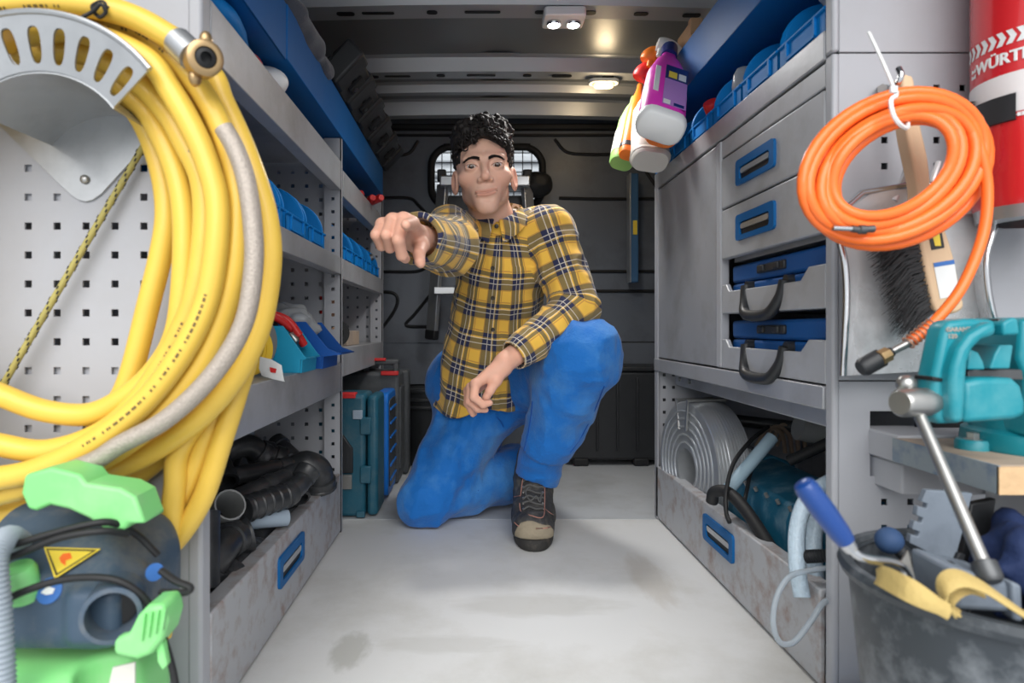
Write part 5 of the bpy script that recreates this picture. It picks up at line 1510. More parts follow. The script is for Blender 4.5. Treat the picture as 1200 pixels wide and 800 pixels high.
elbow('pipe_bend', 'black bend at the top middle of the heap', [(255, 545, 1.42), (268, 527, 1.42), (290, 522, 1.45), (305, 532, 1.47)], 0.026)
pipe('drain_pipe', 'short black coupling behind the level pipe', (300, 528, 1.55), (332, 540, 1.58), 0.028, collar=[0.3, 0.8])
pipe('drain_pipe', 'black pipe stub leaning against the perforated divider', (322, 518, 1.66), (346, 540, 1.62), 0.024, collar=[0.15])
pipe('drain_pipe', 'light grey open pipe cup tipped towards the viewer', (246, 614, 1.16), (270, 591, 1.10), 0.027, 'pipe_grey', open_end=True)
pipe('drain_pipe', 'pale blue-grey pipe lying low beside the grey cup', (272, 612, 1.19), (336, 606, 1.26), 0.016, 'pipe_light')
pipe('drain_pipe', 'black pipe end with a thin white ring, low at the front', (252, 640, 1.10), (288, 626, 1.13), 0.026, collar=[0.9])
MB().lathe([(0.0262, -0.001), (0.0272, 0), (0.0262, 0.001)], P(272, 632, 1.118), P(288, 626, 1.13) - P(252, 640, 1.10), 20).build('white_ring', 'white_plastic', bpy.data.objects['drain_pipe.006'])
elbow('pipe_bend', 'glossy black bend lowest at the near corner of the bay', [(242, 672, 1.02), (252, 655, 1.03), (262, 640, 1.06), (270, 632, 1.09)], 0.026)
pipe('drain_pipe', 'upright black pipe beside the near upright', (240, 690, 0.98), (241, 600, 1.02), 0.022)
pipe('drain_pipe', 'pale pipe at the very back top of the heap', (258, 512, 1.55), (294, 503, 1.6), 0.02, 'pipe_light')
rnd = random.Random(12)
BL = ['half-buried black pipe under the front of the heap', 'half-buried black pipe in the middle of the heap', 'half-buried black pipe near the divider', 'half-buried black pipe along the rear of the bay', 'black pipe deep under the grey cup', 'black pipe deep beside the divider post']
for k, (xa, ya_, xb, yb_) in enumerate(((-0.51, 1.0, -0.51, 1.5), (-0.60, 1.05, -0.60, 1.6), (-0.555, 1.1, -0.555, 1.68), (-0.69, 1.0, -0.69, 1.6), (-0.42, 1.12, -0.42, 1.40), (-0.645, 1.2, -0.645, 1.68))):
    o = thing('drain_pipe', BL[k], 'pipe', (xa, ya_, 0.05), 'drain pipes in the lower left bay')
    z = (0.056, 0.056, 0.130, 0.056, 0.056, 0.130)[k]
    MB().tube([(xa, ya_, z), (xb, yb_, z)], 0.034, 16).build('pipe_wall', 'pipe_black', o)
    MB().lathe([(0.034, -0.02), (0.041, -0.018), (0.041, 0.01), (0.034, 0.012)], (xa + (xb - xa) * .85, ya_ + (yb_ - ya_) * .85, z), (xb - xa, yb_ - ya_, 0.0), 18).build('socket', 'pipe_black', o)

# ------------------------------------------------------------------ things on the left third shelf
z3 = 0.4555
rl_ = thing('tape_roll', 'yellow tape roll with a white label on the left third shelf', 'tape', (-0.43, 1.17, z3))
rc = Vector((-0.425, 1.20, z3 + 0.052))
ax_ = Vector((0.75, -0.62, 0.05))
mat('tape_yellow', rgb(226, 186, 50), 0.5)
mat('tape_grey', rgb(128, 128, 126), 0.35, 0.2)
MB().lathe([(0.030, -0.012), (0.050, -0.012), (0.050, 0.012), (0.030, 0.012), (0.030, -0.012)], rc, ax_, 36).build('tape', 'tape_yellow', rl_)
MB().lathe([(0.036, 0.0121), (0.0361, 0.0135), (0.047, 0.0135), (0.0471, 0.0121)], rc, ax_, 36).build('side_paper', 'tape_yellow', rl_)
lbm = MB().sheet([[P(305, 418, 1.16), P(318, 421, 1.15), P(330, 428, 1.15)], [P(304, 432, 1.15), P(318, 436, 1.14), P(333, 446, 1.14)], [P(307, 440, 1.15), P(320, 444, 1.14), P(334, 447, 1.14)]], t=0.001)
lo_ = lbm.build('paper_tag', 'white_plastic', rl_)
flat([(316, 430), (324, 432), (323, 437), (317, 436)], 1.138, 'red_print', 'red_plastic', lo_, 0.0006)
rd = thing('tape_roll', 'grey-edged dark tape roll leaning behind the yellow one', 'tape', (-0.47, 1.3, z3))
MB().lathe([(0.035, -0.02), (0.062, -0.02), (0.062, 0.02), (0.035, 0.02), (0.035, -0.02)], (-0.455, 1.275, z3 + 0.064), ax_, 36).build('tape', 'tape_grey', rd)
MB().lathe([(0.020, -0.018), (0.035, -0.018), (0.035, 0.018), (0.020, 0.018), (0.020, -0.018)], (-0.455, 1.275, z3 + 0.064), ax_, 30).build('core', 'carton', rd)
rk = thing('tape_roll', 'black tape roll standing at the rear of the tape rolls', 'tape', (-0.5, 1.36, z3))
MB().lathe([(0.035, -0.025), (0.075, -0.025), (0.075, 0.025), (0.035, 0.025), (0.035, -0.025)], (-0.49, 1.36, z3 + 0.077), ax_, 36).build('tape', 'black_rubber', rk)
def tote(name, label, m, x0_, x1_, y0_, y1_, z0_, h, scoop):
    o = thing(name, label, 'bin', ((x0_ + x1_) / 2, (y0_ + y1_) / 2, z0_))
    t = 0.003
    F_ = frame((0, 0, 0), (1, 0, 0), (0, 0, 1))
    prof = [(x1_ + scoop, z0_ + h * 0.32), (x1_ + scoop * 0.35, z0_ + h * 0.42), (x1_ - 0.035, z0_ + h), (x0_, z0_ + h), (x0_, z0_), (x1_, z0_), (x1_, z0_ + h * 0.28)]
    for y in (y0_, y1_ - t):
        MB().prism(prof, -y - t, -y, F_).build('side_wall', m, o, bevel=0.001)
    b = MB(); b.bx(x0_, x1_, y0_, y1_, z0_, z0_ + t)
    b.build('base', m, o)
    MB().bx(x0_, x0_ + t, y0_, y1_, z0_, z0_ + h).build('rear_wall', m, o)
    g_ = [[Vector((x1_, y, z0_)), Vector((x1_ + 0.002, y, z0_ + h * 0.28)), Vector((x1_ + scoop, y, z0_ + h * 0.33))] for y in (y0_, y1_)]
    MB().sheet(g_, t=0.003).build('front_lip', m, o)
    return o
mat('teal_plastic', rgb(30, 150, 190), 0.42)
mat('deep_blue', rgb(12, 80, 160), 0.42)
tote('open_bin', 'light teal open bin with red and metal bits on the left third shelf', 'teal_plastic', -0.56, XL + 0.004, 1.315, 1.43, z3, 0.095, 0.012)
tote('open_bin', 'deep blue scoop bin jutting over the shelf edge beside the divider', 'deep_blue', -0.60, XL + 0.015, 1.45, 1.60, z3, 0.105, 0.045)
def bits(label, c, m, n, seed, s=0.012, name='metal_bit'):
    rn = random.Random(seed)
    for k in range(n):
        p_ = Vector(c) + Vector((rn.uniform(-0.03, 0.02), rn.uniform(-0.03, 0.03), rn.uniform(0, 0.03)))
        tag(MB().lathe([(0.0001, s), (s * 0.7, s * 0.9), (s * 0.75, -s * 0.6), (s * 0.5, -s), (0.0001, -s)], p_, (rn.uniform(-1, 1), rn.uniform(-1, 1), rn.uniform(-1, 1)), 10).build(name, m), label, 'fitting', label)
bits('small steel fitting heaped in the teal bin', (-0.395, 1.37, z3 + 0.05), 'bare_steel', 6, 3)
rdh = thing('red_tool', 'red plastic tool lying across the teal bin', 'tool', (-0.40, 1.36, z3 + 0.07))
MB().tube(spline([(-0.46, 1.33, z3 + 0.12), (-0.42, 1.35, z3 + 0.115), (-0.385, 1.38, z3 + 0.085), (-0.37, 1.40, z3 + 0.055)], 6), 0.009, 10).build('grip', 'red_plastic', rdh)
MB().tube(spline([(-0.45, 1.36, z3 + 0.125), (-0.40, 1.37, z3 + 0.11), (-0.372, 1.375, z3 + 0.075)], 6), 0.008, 10).build('grip', 'red_plastic', rdh)
crumple('plastic_bag', 'crumpled clear plastic bag bulging over the deep blue scoop bin', (-0.45, 1.53, z3 + 0.10), (0.085, 0.07, 0.055), 5.0)
crumple('plastic_bag', 'crumpled clear plastic bag over the tape rolls', (-0.52, 1.42, z3 + 0.13), (0.08, 0.08, 0.05), 7.0)
# top left shelf: bags
crumple('bag', 'bright blue packet lying on the top left shelf', (-0.43, 1.02, 1.025), (0.06, 0.14, 0.035), 11.0, 'bin_blue', 0.007, 'bag', 0.25, 14)
crumple('bag', 'red and black packet on the top left shelf', (-0.42, 1.17, 1.02), (0.035, 0.03, 0.028), 13.0, 'red_plastic', 0.006, 'bag', 0.25, 16)
crumple('bag', 'dark packet lying behind the red packet on the top left shelf', (-0.44, 1.145, 1.03), (0.03, 0.025, 0.03), 14.0, 'black_plastic', 0.006, 'bag', 0.25, 16)
crumple('bag', 'white plastic film hanging over the top left shelf edge', (-0.405, 1.255, 1.02), (0.045, 0.035, 0.032), 15.0, 'white_plastic', 0.006, 'film', 0.35, 18)
# red handles on the rear top shelf
for k, (a, b, lb) in enumerate((((423, 226), (418, 240), 'red screwdriver handle pointing at the viewer, leftmost on the rear shelf'), ((437, 235), (430, 245), 'red screwdriver handle in the middle of the three on the rear shelf'), ((447, 233), (428, 243), 'red screwdriver handle pointing right, last on the rear shelf'))):
    o = thing('screwdriver', lb, 'tool', P(*b, 2.25), 'red handles on the rear left shelf')
    p0_, p1_ = P(*a, 2.20), P(*b, 2.30); p1_.z = max(p1_.z, 0.985)
    p0_.z = max(p0_.z, 0.99)
    MB().tube([p0_, p0_.lerp(p1_, .1), p1_], [0.010, 0.0135, 0.012], 12).build('grip', 'red_plastic', o)
    MB().tube([p1_, p1_ + (p1_ - p0_).normalized() * 0.08], 0.005, 8).build('shank', 'dark_steel', o)
# rear third shelf
zr3 = 0.4935
tag(MB().bx(-0.44, -0.385, 1.95, 2.15, zr3, zr3 + 0.045).build('wood_block', 'wood_board', bevel=0.002), 'brown wooden block lying on the rear left third shelf', 'wood')
tag(MB().box((-0.475, 2.2, zr3 + 0.075), (0.016, 0.05, 0.15), (0, -0.05, 0)).build('timber_offcut', 'wood_light', bevel=0.002), 'pale wooden slat standing upright on the rear left third shelf', 'wood')
tag(MB().box((-0.50, 2.15, zr3 + 0.085), (0.02, 0.05, 0.17), (0, 0.0, 0)).build('red_level', 'red_plastic', bevel=0.003), 'dark red bar standing beside the pale wooden slat', 'tool')
tag(MB().lathe([(0.02, -0.015), (0.038, -0.015), (0.038, 0.015), (0.02, 0.015), (0.02, -0.015)], (-0.40, 1.85, zr3 + 0.039), (0.5, -0.85, 0), 24).build('tape_roll', 'black_rubber'), 'black tape roll on the rear left shelf before the wooden block', 'tape')

# ------------------------------------------------------------------ on the left overhead tray
mat('fleece', rgb(62, 66, 76), 0.95, 0, 0.15, 60, bump=0.3, bscale=300, sheen=0.3)
def fleece(p):
    d = sd_cone(p, (-0.392, 1.30, 1.185), (-0.392, 1.60, 1.185), 0.036, 0.036)
    d = smin(d, sd_cone(p, (-0.360, 1.32, 1.182), (-0.358, 1.58, 1.165), 0.016, 0.016), 0.03)
    return d + (vnoise(p, 26) - 0.5) * 0.016
V, Fc = surface_nets(fleece, (-0.48, 1.22, 1.12), (-0.31, 1.70, 1.27), 0.007)
tag(np_obj('fleece_roll', V, Fc, 'fleece'), 'rolled dark grey fleece lying on the left overhead tray', 'cloth')
bc_ = thing('long_case', 'long ribbed black plastic case on the left overhead tray edge', 'case', (-0.33, 2.1, 1.167))
# it leans outwards over the tray lip: profile in the XZ plane, run along Y
e1 = Vector((0.69, 0, 0.72)); e2 = Vector((-0.72, 0, 0.69)); A_ = Vector((-0.362, 0, 1.1675))
Fl = lambda y: frame((A_.x, y, A_.z), e1, e2)        # local x up the outer face, y inwards, z = -Y
MB().prism([(0, 0.002), (0.050, 0.002), (0.050, 0.065), (0.012, 0.065)], 0, -0.93, Fl(1.66)).build('lower_shell', 'black_plastic', bc_, bevel=0.006)
MB().prism([(0.053, 0.002), (0.108, 0.004), (0.108, 0.060), (0.053, 0.065)], 0, -0.93, Fl(1.66)).build('upper_shell', 'black_plastic', bc_, bevel=0.010)
for y in (1.645, 1.80, 1.97, 2.15, 2.33, 2.51):
    MB().prism([(0.004, -0.006), (0.112, -0.006), (0.114, 0.055), (0.004, 0.05)], 0, -0.075, Fl(y)).build('rib_block', 'black_plastic', bc_, bevel=0.008)
for y in (1.745, 1.905, 2.08, 2.26, 2.44):
    l_ = MB().prism([(0.030, -0.008), (0.080, -0.008), (0.080, 0.006), (0.030, 0.006)], 0, -0.035, Fl(y)).build('latch', 'black_rubber', bc_, bevel=0.003)
    c_ = Fl(y) @ Vector((0.045, -0.008, -0.018))
    MB().cyl(c_, c_ - e2 * 0.003, 0.006, 10).build('latch_pin', 'dark_steel', l_)

# ------------------------------------------------------------------ cases on the floor behind the left rack
mat('case_teal', rgb(26, 84, 104), 0.5, 0, 0.1, 12, bump=0.05, bscale=150, dirt=rgb(90, 110, 116), damt=0.5, dscale=16)
mat('case_grey', rgb(72, 76, 80), 0.55, 0, 0.1, 10, dirt=rgb(110, 112, 112), damt=0.4, dscale=14)
mat('case_bright', rgb(22, 104, 190), 0.42)
mk = thing('power_tool_case', 'petrol-teal power tool case standing upright beside the divider post', 'case', (-0.38, 1.93, 0))
MB().bx(-0.47, -0.318, 1.87, 2.02, 0.002, 0.355).build('shell', 'case_teal', mk, bevel=0.012, bseg=3)
MB().bx(-0.314, -0.282, 1.875, 2.015, 0.004, 0.352).build('lid', 'case_teal', mk, bevel=0.012, bseg=3)
for z in (0.10, 0.24):
    MB().bx(-0.332, -0.300, 1.862, 1.875, z, z + 0.05).build('clasp', 'case_teal', mk, bevel=0.004)
hb_ = MB().prism([(-0.41, 0.23), (-0.38, 0.24), (-0.352, 0.20), (-0.352, 0.13), (-0.41, 0.13)], -1.873, -1.860, frame((0, 0, 0), (1, 0, 0), (0, 0, 1))).build('handle_recess', 'black_plastic', mk, bevel=0.003)
MB().bx(-0.395, -0.355, 1.858, 1.872, 0.085, 0.125).build('rating_plate', 'tape_grey', mk, bevel=0.001)
MB().bx(-0.352, -0.325, 1.862, 1.872, 0.285, 0.31).build('badge', 'pipe_light', mk, bevel=0.001)
MB().bx(-0.41, -0.345, 1.862, 1.90, 0.345, 0.360).build('red_clip', 'red_plastic', mk, bevel=0.002)
for z in (0.015, ):
    for x in (-0.40, -0.33):
        MB().bx(x - 0.012, x + 0.012, 1.862, 1.876, 0.002, 0.02).build('foot', 'case_teal', mk, bevel=0.002)
bb = thing('flat_case', 'bright blue flat organiser case with rounded corners behind the teal case', 'case', (-0.30, 2.05, 0))
Fy = frame((0, 0, 0), (0, 1, 0), (0, 0, 1))
MB().prism(rrect(0.20, 0.33, 0.03, 5, 2.14, 0.178), -0.315, -0.275, Fy).build('frame_shell', 'case_bright', bb, bevel=0.006)
MB().prism(rrect(0.15, 0.28, 0.02, 4, 2.14, 0.178), -0.276, -0.272, Fy).build('clear_lid', 'dark_steel', bb, bevel=0.002)
for k in range(6):
    MB().bx(-0.273, -0.268, 2.07, 2.21, 0.06 + k * 0.045, 0.066 + k * 0.045).build('divider', 'case_bright', bb)
gk = thing('power_tool_case', 'dark grey power tool case with red latches behind the blue organiser', 'case', (-0.33, 2.38, 0))
MB().bx(-0.56, -0.268, 2.27, 2.42, 0.002, 0.392).build('shell', 'case_grey', gk, bevel=0.012, bseg=3)
MB().bx(-0.56, -0.250, 2.425, 2.50, 0.002, 0.392).build('lid', 'case_grey', gk, bevel=0.012, bseg=3)
h_ = MB().bx(-0.40, -0.275, 2.32, 2.37, 0.415, 0.435).build('handle', 'case_grey', gk, bevel=0.006)
for x in (-0.395, -0.285):
    MB().bx(x - 0.008, x + 0.008, 2.32, 2.37, 0.39, 0.42).build('handle_post', 'case_grey', gk, bevel=0.003)
MB().bx(-0.38, -0.32, 2.31, 2.33, 0.430, 0.440).build('red_latch', 'red_plastic', gk, bevel=0.002)
MB().bx(-0.33, -0.27, 2.262, 2.29, 0.382, 0.396).build('red_latch', 'red_plastic', gk, bevel=0.002)
MB().bx(-0.275, -0.262, 2.29, 2.40, 0.05, 0.34).build('side_rib', 'case_grey', gk, bevel=0.004)

# black bucket
bk_ = thing('bucket', 'black plastic bucket on the floor behind the kneeling man', 'bucket', (-0.195, 2.66, 0))
BK = Vector((-0.195, 2.66, 0.0))
MB().lathe([(0.0001, 0.003), (0.105, 0.003), (0.11, 0.01), (0.132, 0.30), (0.128, 0.30), (0.105, 0.015), (0.0001, 0.013)], BK, (0, 0, 1), 44).build('wall', 'black_plastic', bk_)
for h, rr in ((0.30, 0.137), (0.265, 0.136), (0.235, 0.133)):
    MB().lathe([(rr - 0.008, h - 0.008), (rr, h - 0.006), (rr + 0.002, h), (rr, h + 0.006), (rr - 0.008, h + 0.008)], BK, (0, 0, 1), 44).build('rim_band', 'black_plastic', bk_)
MB().tube(spline([BK + Vector((-0.137, 0, 0.27)), BK + Vector((-0.11, -0.09, 0.30)), BK + Vector((0, -0.13, 0.31)), BK + Vector((0.11, -0.09, 0.30)), BK + Vector((0.137, 0, 0.27))], 6), 0.003, 8).build('bail', 'dark_steel', bk_)
tag(MB().box(P(517, 448, 2.5), (0.02, 0.02, 0.05), (0, 0.2, 0)).build('red_tag', 'red_plastic', bevel=0.003), 'small red piece at the rim of the black bucket', 'tag')
# black crate right rear
cr = thing('storage_box', 'wide black plastic box against the bulkhead at the right', 'box', (0.56, 2.66, 0))
MB().bx(0.36, 0.90, 2.58, 2.79, 0.02, 0.375).build('shell', 'black_plastic', cr, bevel=0.012)
MB().bx(0.355, 0.905, 2.575, 2.79, 0.375, 0.395).build('lid', 'black_plastic', cr, bevel=0.006)
for k in range(6):
    MB().bx(0.40 + k * 0.08, 0.41 + k * 0.08, 2.572, 2.585, 0.06, 0.35).build('rib', 'black_plastic', cr, bevel=0.003)
for x in (0.42, 0.66):
    MB().bx(x - 0.03, x + 0.03, 2.57, 2.62, 0.0, 0.03).build('foot', 'black_rubber', cr, bevel=0.006)

# ------------------------------------------------------------------ ladder, level, dark bag on the bulkhead
la = thing('step_ladder', 'folded aluminium step ladder hung on the bulkhead behind the man', 'ladder', P(560, 395, 2.68))
for (a, b) in (((519, 216), (506, 392)), ((617, 216), (630, 392))):
    p0_, p1_ = P(*a, 2.66), P(*b, 2.70); dv = (p1_ - p0_)
    q = dv.to_track_quat('Z', 'Y').to_matrix()
    MB().box((p0_ + p1_) / 2, (0.022, 0.05, dv.length), q).build('rail', 'aluminium', la, bevel=0.003)
    MB().box(p1_, (0.03, 0.055, 0.04), q).build('rubber_foot', 'black_rubber', la, bevel=0.005)
for y, xa, xb in ((340, 509, 628), (280, 513, 622)):
    MB().bx(P(xa, y, 2.67).x, P(xb, y, 2.67).x, 2.63, 2.71, P(xa, y, 2.67).z - 0.018, P(xa, y, 2.67).z + 0.012).build('step', 'aluminium', la, bevel=0.003)
MB().bx(P(516, 214, 2.67).x, P(620, 214, 2.67).x, 2.61, 2.72, P(0, 216, 2.67).z - 0.02, P(0, 209, 2.67).z).build('platform', 'aluminium', la, bevel=0.006)
for x in (518, 617):
    MB().box(P(x, 206, 2.66), (0.035, 0.09, 0.05), (0.2, 0, 0)).build('hinge_cap', 'black_plastic', la, bevel=0.006)
MB().bx(P(524, 228, 2.7).x, P(612, 228, 2.7).x, 2.715, 2.73, P(0, 250, 2.7).z, P(0, 228, 2.7).z).build('tool_tray', 'black_plastic', la, bevel=0.003)
mat('level_blue', rgb(70, 110, 150), 0.4, 0.3)
lv = thing('spirit_level', 'long blue-grey spirit level standing on the bulkhead at the right', 'level', P(740, 330, 2.74))
a_, b_ = P(742, 204, 2.74), P(741, 331, 2.74)
MB().bx(a_.x - 0.018, a_.x + 0.018, 2.72, 2.77, b_.z, a_.z).build('bar', 'level_blue', lv, bevel=0.004)
MB().bx(a_.x - 0.020, a_.x - 0.014, 2.715, 2.772, b_.z, a_.z).build('edge', 'aluminium', lv, bevel=0.001)
MB().bx(a_.x - 0.006, a_.x + 0.012, 2.716, 2.722, (a_.z + b_.z) / 2 - 0.03, (a_.z + b_.z) / 2 + 0.03).build('vial', 'sticker_yellow', lv, bevel=0.002)
crumple('dark_bag', 'dark rounded bag hanging on the bulkhead beside the man', (0.255, 2.70, 1.145), (0.07, 0.05, 0.055), 17.0, 'black_rubber', 0.008, 'bag', 0.15, 14)
pipe('drain_pipe', 'black pipe rising steeply at the back of the heap', (262, 560, 1.50), (285, 510, 1.62), 0.022, collar=[0.85])
elbow('pipe_bend', 'black branch fitting lying between the level pipe and the yellow hose', [(246, 535, 1.36), (258, 545, 1.36), (262, 560, 1.34)], 0.024)
elbow('pipe_bend', 'black bend half hidden behind the bulky bend', [(330, 560, 1.44), (342, 566, 1.44), (348, 580, 1.42)], 0.022)
pipe('drain_pipe', 'black pipe lying along the drawer front at the right of the heap', (296, 634, 1.22), (366, 594, 1.66), 0.024, collar=[0.25, 0.7])
elbow('pipe_bend', 'black bend tucked against the drawer front below the grey cup', [(272, 668, 1.10), (284, 656, 1.13), (298, 648, 1.18)], 0.022)
elbow('pipe_bend', 'black bend in the near corner under the white-ringed pipe', [(246, 700, 1.00), (258, 690, 1.02), (268, 676, 1.05)], 0.022)
# ------------------------------------------------------------------ the man kneeling on one knee, pointing at the viewer
NA = lambda v: np.array(v, float)
man = thing('person', 'man in a yellow checked shirt and blue work trousers kneeling and pointing', 'person', (0.05, 1.8, 0.0))
# head frame
h_up = Vector((-0.07, 0.06, 1)).normalized(); h_f = Vector((0.0, -1, -0.07)); h_f = (h_f - h_up * h_f.dot(h_up)).normalized(); h_r = h_f.cross(h_up) * -1
if h_r.x < 0: h_r = -h_r
HC = P(567.5, 192, 1.555) - h_f * 0.085
HM = np.stack([NA(h_r), NA(h_up), NA(h_f)], 1)          # columns: right, up, forward
def to_head(p): return (p - NA(HC)) @ HM
def from_head(x, y, z): return HC + h_r * x + h_up * y + h_f * z
NB = P(584, 262, 1.715)
def head_sdf(p):
    q = to_head(p); m = q.copy(); m[:, 0] = np.abs(m[:, 0])
    d = sd_ell(q, (0, 0.038, -0.018), (0.073, 0.078, 0.094))
    d = smin(d, sd_ell(q, (0, -0.022, 0.020), (0.056, 0.079, 0.067)), 0.03)
    d = smin(d, sd_cone(m, (0.042, -0.052, -0.008), (0.008, -0.099, 0.060), 0.013, 0.011), 0.022)
    d = smin(d, sd_ell(q, (0, -0.0975, 0.068), (0.018, 0.014, 0.014)), 0.030)
    d = smin(d, sd_ell(m, (0.046, -0.024, 0.050), (0.020, 0.015, 0.020)), 0.025)        # cheekbone
    d = smin(d, sd_ell(q, (0, -0.066, 0.064), (0.030, 0.027, 0.024)), 0.026)            # muzzle
    d = smin(d, sd_cone(m, (0.008, 0.016, 0.082), (0.044, 0.019, 0.066), 0.0075, 0.0075), 0.016)   # brow
    d = smax(d, -sd_ell(m, (0.0315, -0.003, 0.0885), (0.0185, 0.0115, 0.0115)), 0.014)  # sockets
    d = smin(d, sd_cone(q, (0, 0.008, 0.083), (0, -0.034, 0.104), 0.0065, 0.0095), 0.010)
    d = smin(d, sd_ell(q, (0, -0.037, 0.104), (0.0105, 0.0085, 0.0095)), 0.006)
    d = smin(d, sd_ell(m, (0.0125, -0.0405, 0.092), (0.0078, 0.0070, 0.0105)), 0.005)
    d = smax(d, -sd_ell(m, (0.0065, -0.0475, 0.098), (0.0040, 0.0036, 0.0055)), 0.003)  # nostrils
    ml = np.stack([q[:, 0], q[:, 1] - 5.0 * (q[:, 0] + 0.004) ** 2 - 0.05 * q[:, 0], q[:, 2]], 1)
    d = smin(d, sd_ell(ml, (0, -0.0676, 0.0868), (0.0280, 0.0036, 0.0072)), 0.004)       # lips
    d = smin(d, sd_ell(ml, (0, -0.0760, 0.0864), (0.0240, 0.0045, 0.0074)), 0.005)
    d = smax(d, -sd_cone(ml, (-0.0285, -0.0716, 0.0925), (0.0285, -0.0716, 0.0925), 0.0026, 0.0026), 0.002)
    d = smax(d, -sd_ell(q, (0, -0.087, 0.091), (0.014, 0.004, 0.005)), 0.008)
    # eyelids: a shell over the eyeball with an almond slit
    lid = sd_ell(m, (0.0315, -0.002, 0.0742), (0.0165, 0.0132, 0.0134))
    tilt = m[:, 1] - 0.06 * (m[:, 0] - 0.0315)
    slit = sd_ell(np.stack([m[:, 0], tilt, m[:, 2]], 1), (0.0315, -0.0034, 0.090), (0.0152, 0.0043, 0.017))
    d = smin(d, lid, 0.006)
    d = smax(d, -slit, 0.0015)
    # ears
    e = m.copy(); ex_ = (e[:, 0] - 0.073) - 0.35 * (-e[:, 2] - 0.006)
    ee = np.stack([ex_, e[:, 1], e[:, 2]], 1)
    ear = sd_ell(ee, (0.0, -0.014, -0.012), (0.0080, 0.031, 0.0185))
    ear = smax(ear, -sd_ell(ee, (0.0065, -0.011, -0.007), (0.0060, 0.0205, 0.0100)), 0.004)
    d = smin(d, ear, 0.006)
    # neck
    n0 = from_head(0, -0.045, -0.028)
    d = smin(d, sd_cone(p, NA(n0), NA(NB + Vector((0, 0.02, -0.03))), 0.052, 0.058), 0.022)
    return d

shL, elL, wrL = P(643, 272, 1.72), P(676, 362, 1.66), P(592, 424, 1.535)
shR, elR, wrR = P(527, 270, 1.63), P(527, 289, 1.42), P(488, 279, 1.175)
pelv = P(568, 462, 1.92)

# hands: wrist, then per finger its joints and radii
FR = [  # right hand (image left), pointing
    ([P(485, 281, 1.165), P(448, 263, 1.088), P(441, 275, 1.058), P(447, 288, 1.078), P(452, 287, 1.092)], (0.017, 0.0105, 0.0095, 0.0085, 0.0075)),
    ([P(486, 279, 1.165), P(460, 258, 1.078), P(453, 275, 1.042), P(457, 290, 1.066), P(463, 287, 1.085)], (0.018, 0.0110, 0.0100, 0.0090, 0.0080)),
    ([P(488, 278, 1.165), P(473, 257, 1.073), P(467, 281, 1.030), P(471, 299, 1.050), P(475, 303, 1.072)], (0.018, 0.0112, 0.0102, 0.0092, 0.0080)),
    ([P(490, 278, 1.165), P(483, 262, 1.078), P(479.5, 263, 1.032), P(477, 263, 1.005), P(475.5, 263, 0.985)], (0.018, 0.0112, 0.0098, 0.0086, 0.0078)),
    ([P(491, 283, 1.165), P(494, 287, 1.130), P(491, 297, 1.098), P(492, 306, 1.088), P(493, 309, 1.088)], (0.017, 0.0125, 0.0105, 0.0088, 0.0075))]
FL = [
    ([P(588, 428, 1.525), P(557, 450, 1.492), P(555, 465, 1.474), P(566, 474, 1.480), P(574, 472, 1.486)], (0.018, 0.0112, 0.0100, 0.0086, 0.0072)),
    ([P(588, 429, 1.530), P(552, 454, 1.508), P(550, 470, 1.496), P(560, 479, 1.500), P(569, 480, 1.506)], (0.018, 0.0110, 0.0100, 0.0086, 0.0072)),
    ([P(587, 430, 1.535), P(549, 458, 1.526), P(548, 472, 1.522), P(552, 480, 1.526), P(554, 485, 1.53)], (0.018, 0.0108, 0.0095, 0.0084, 0.0072)),
    ([P(588, 432, 1.540), P(551, 462, 1.542), P(551, 472, 1.545), P(554, 480, 1.55), P(556, 484, 1.552)], (0.017, 0.0098, 0.0085, 0.0076, 0.0066)),
    ([P(590, 432, 1.525), P(581, 446, 1.505), P(574, 458, 1.500), P(570, 465, 1.502), P(568, 469, 1.505)], (0.016, 0.0130, 0.0105, 0.0090, 0.0076))]
def hand_sdf(p, fingers, fore, elb):
    d = sd_cone(p, NA(elb), NA(fore), 0.036, 0.0255)
    for pts, rr in fingers:
        f = sd_cone(p, NA(pts[0]), NA(pts[1]), rr[0], rr[1])
        d = smin(d, f, 0.012)
    for pts, rr in fingers:
        g_ = None
        for a in range(1, 4):
            c_ = sd_cone(p, NA(pts[a]), NA(pts[a + 1]), rr[a], rr[a + 1])
            g_ = c_ if g_ is None else smin(g_, c_, 0.003)
        k_ = sd_ell(p, NA(pts[1]), (rr[1] * 1.08,) * 3)
        g_ = smin(g_, k_, 0.004)
        d = smin(d, g_, 0.0045)
    return d
hR = lambda p: hand_sdf(p, FR, wrR, elR)
hL = lambda p: hand_sdf(p, FL, wrL, elL)

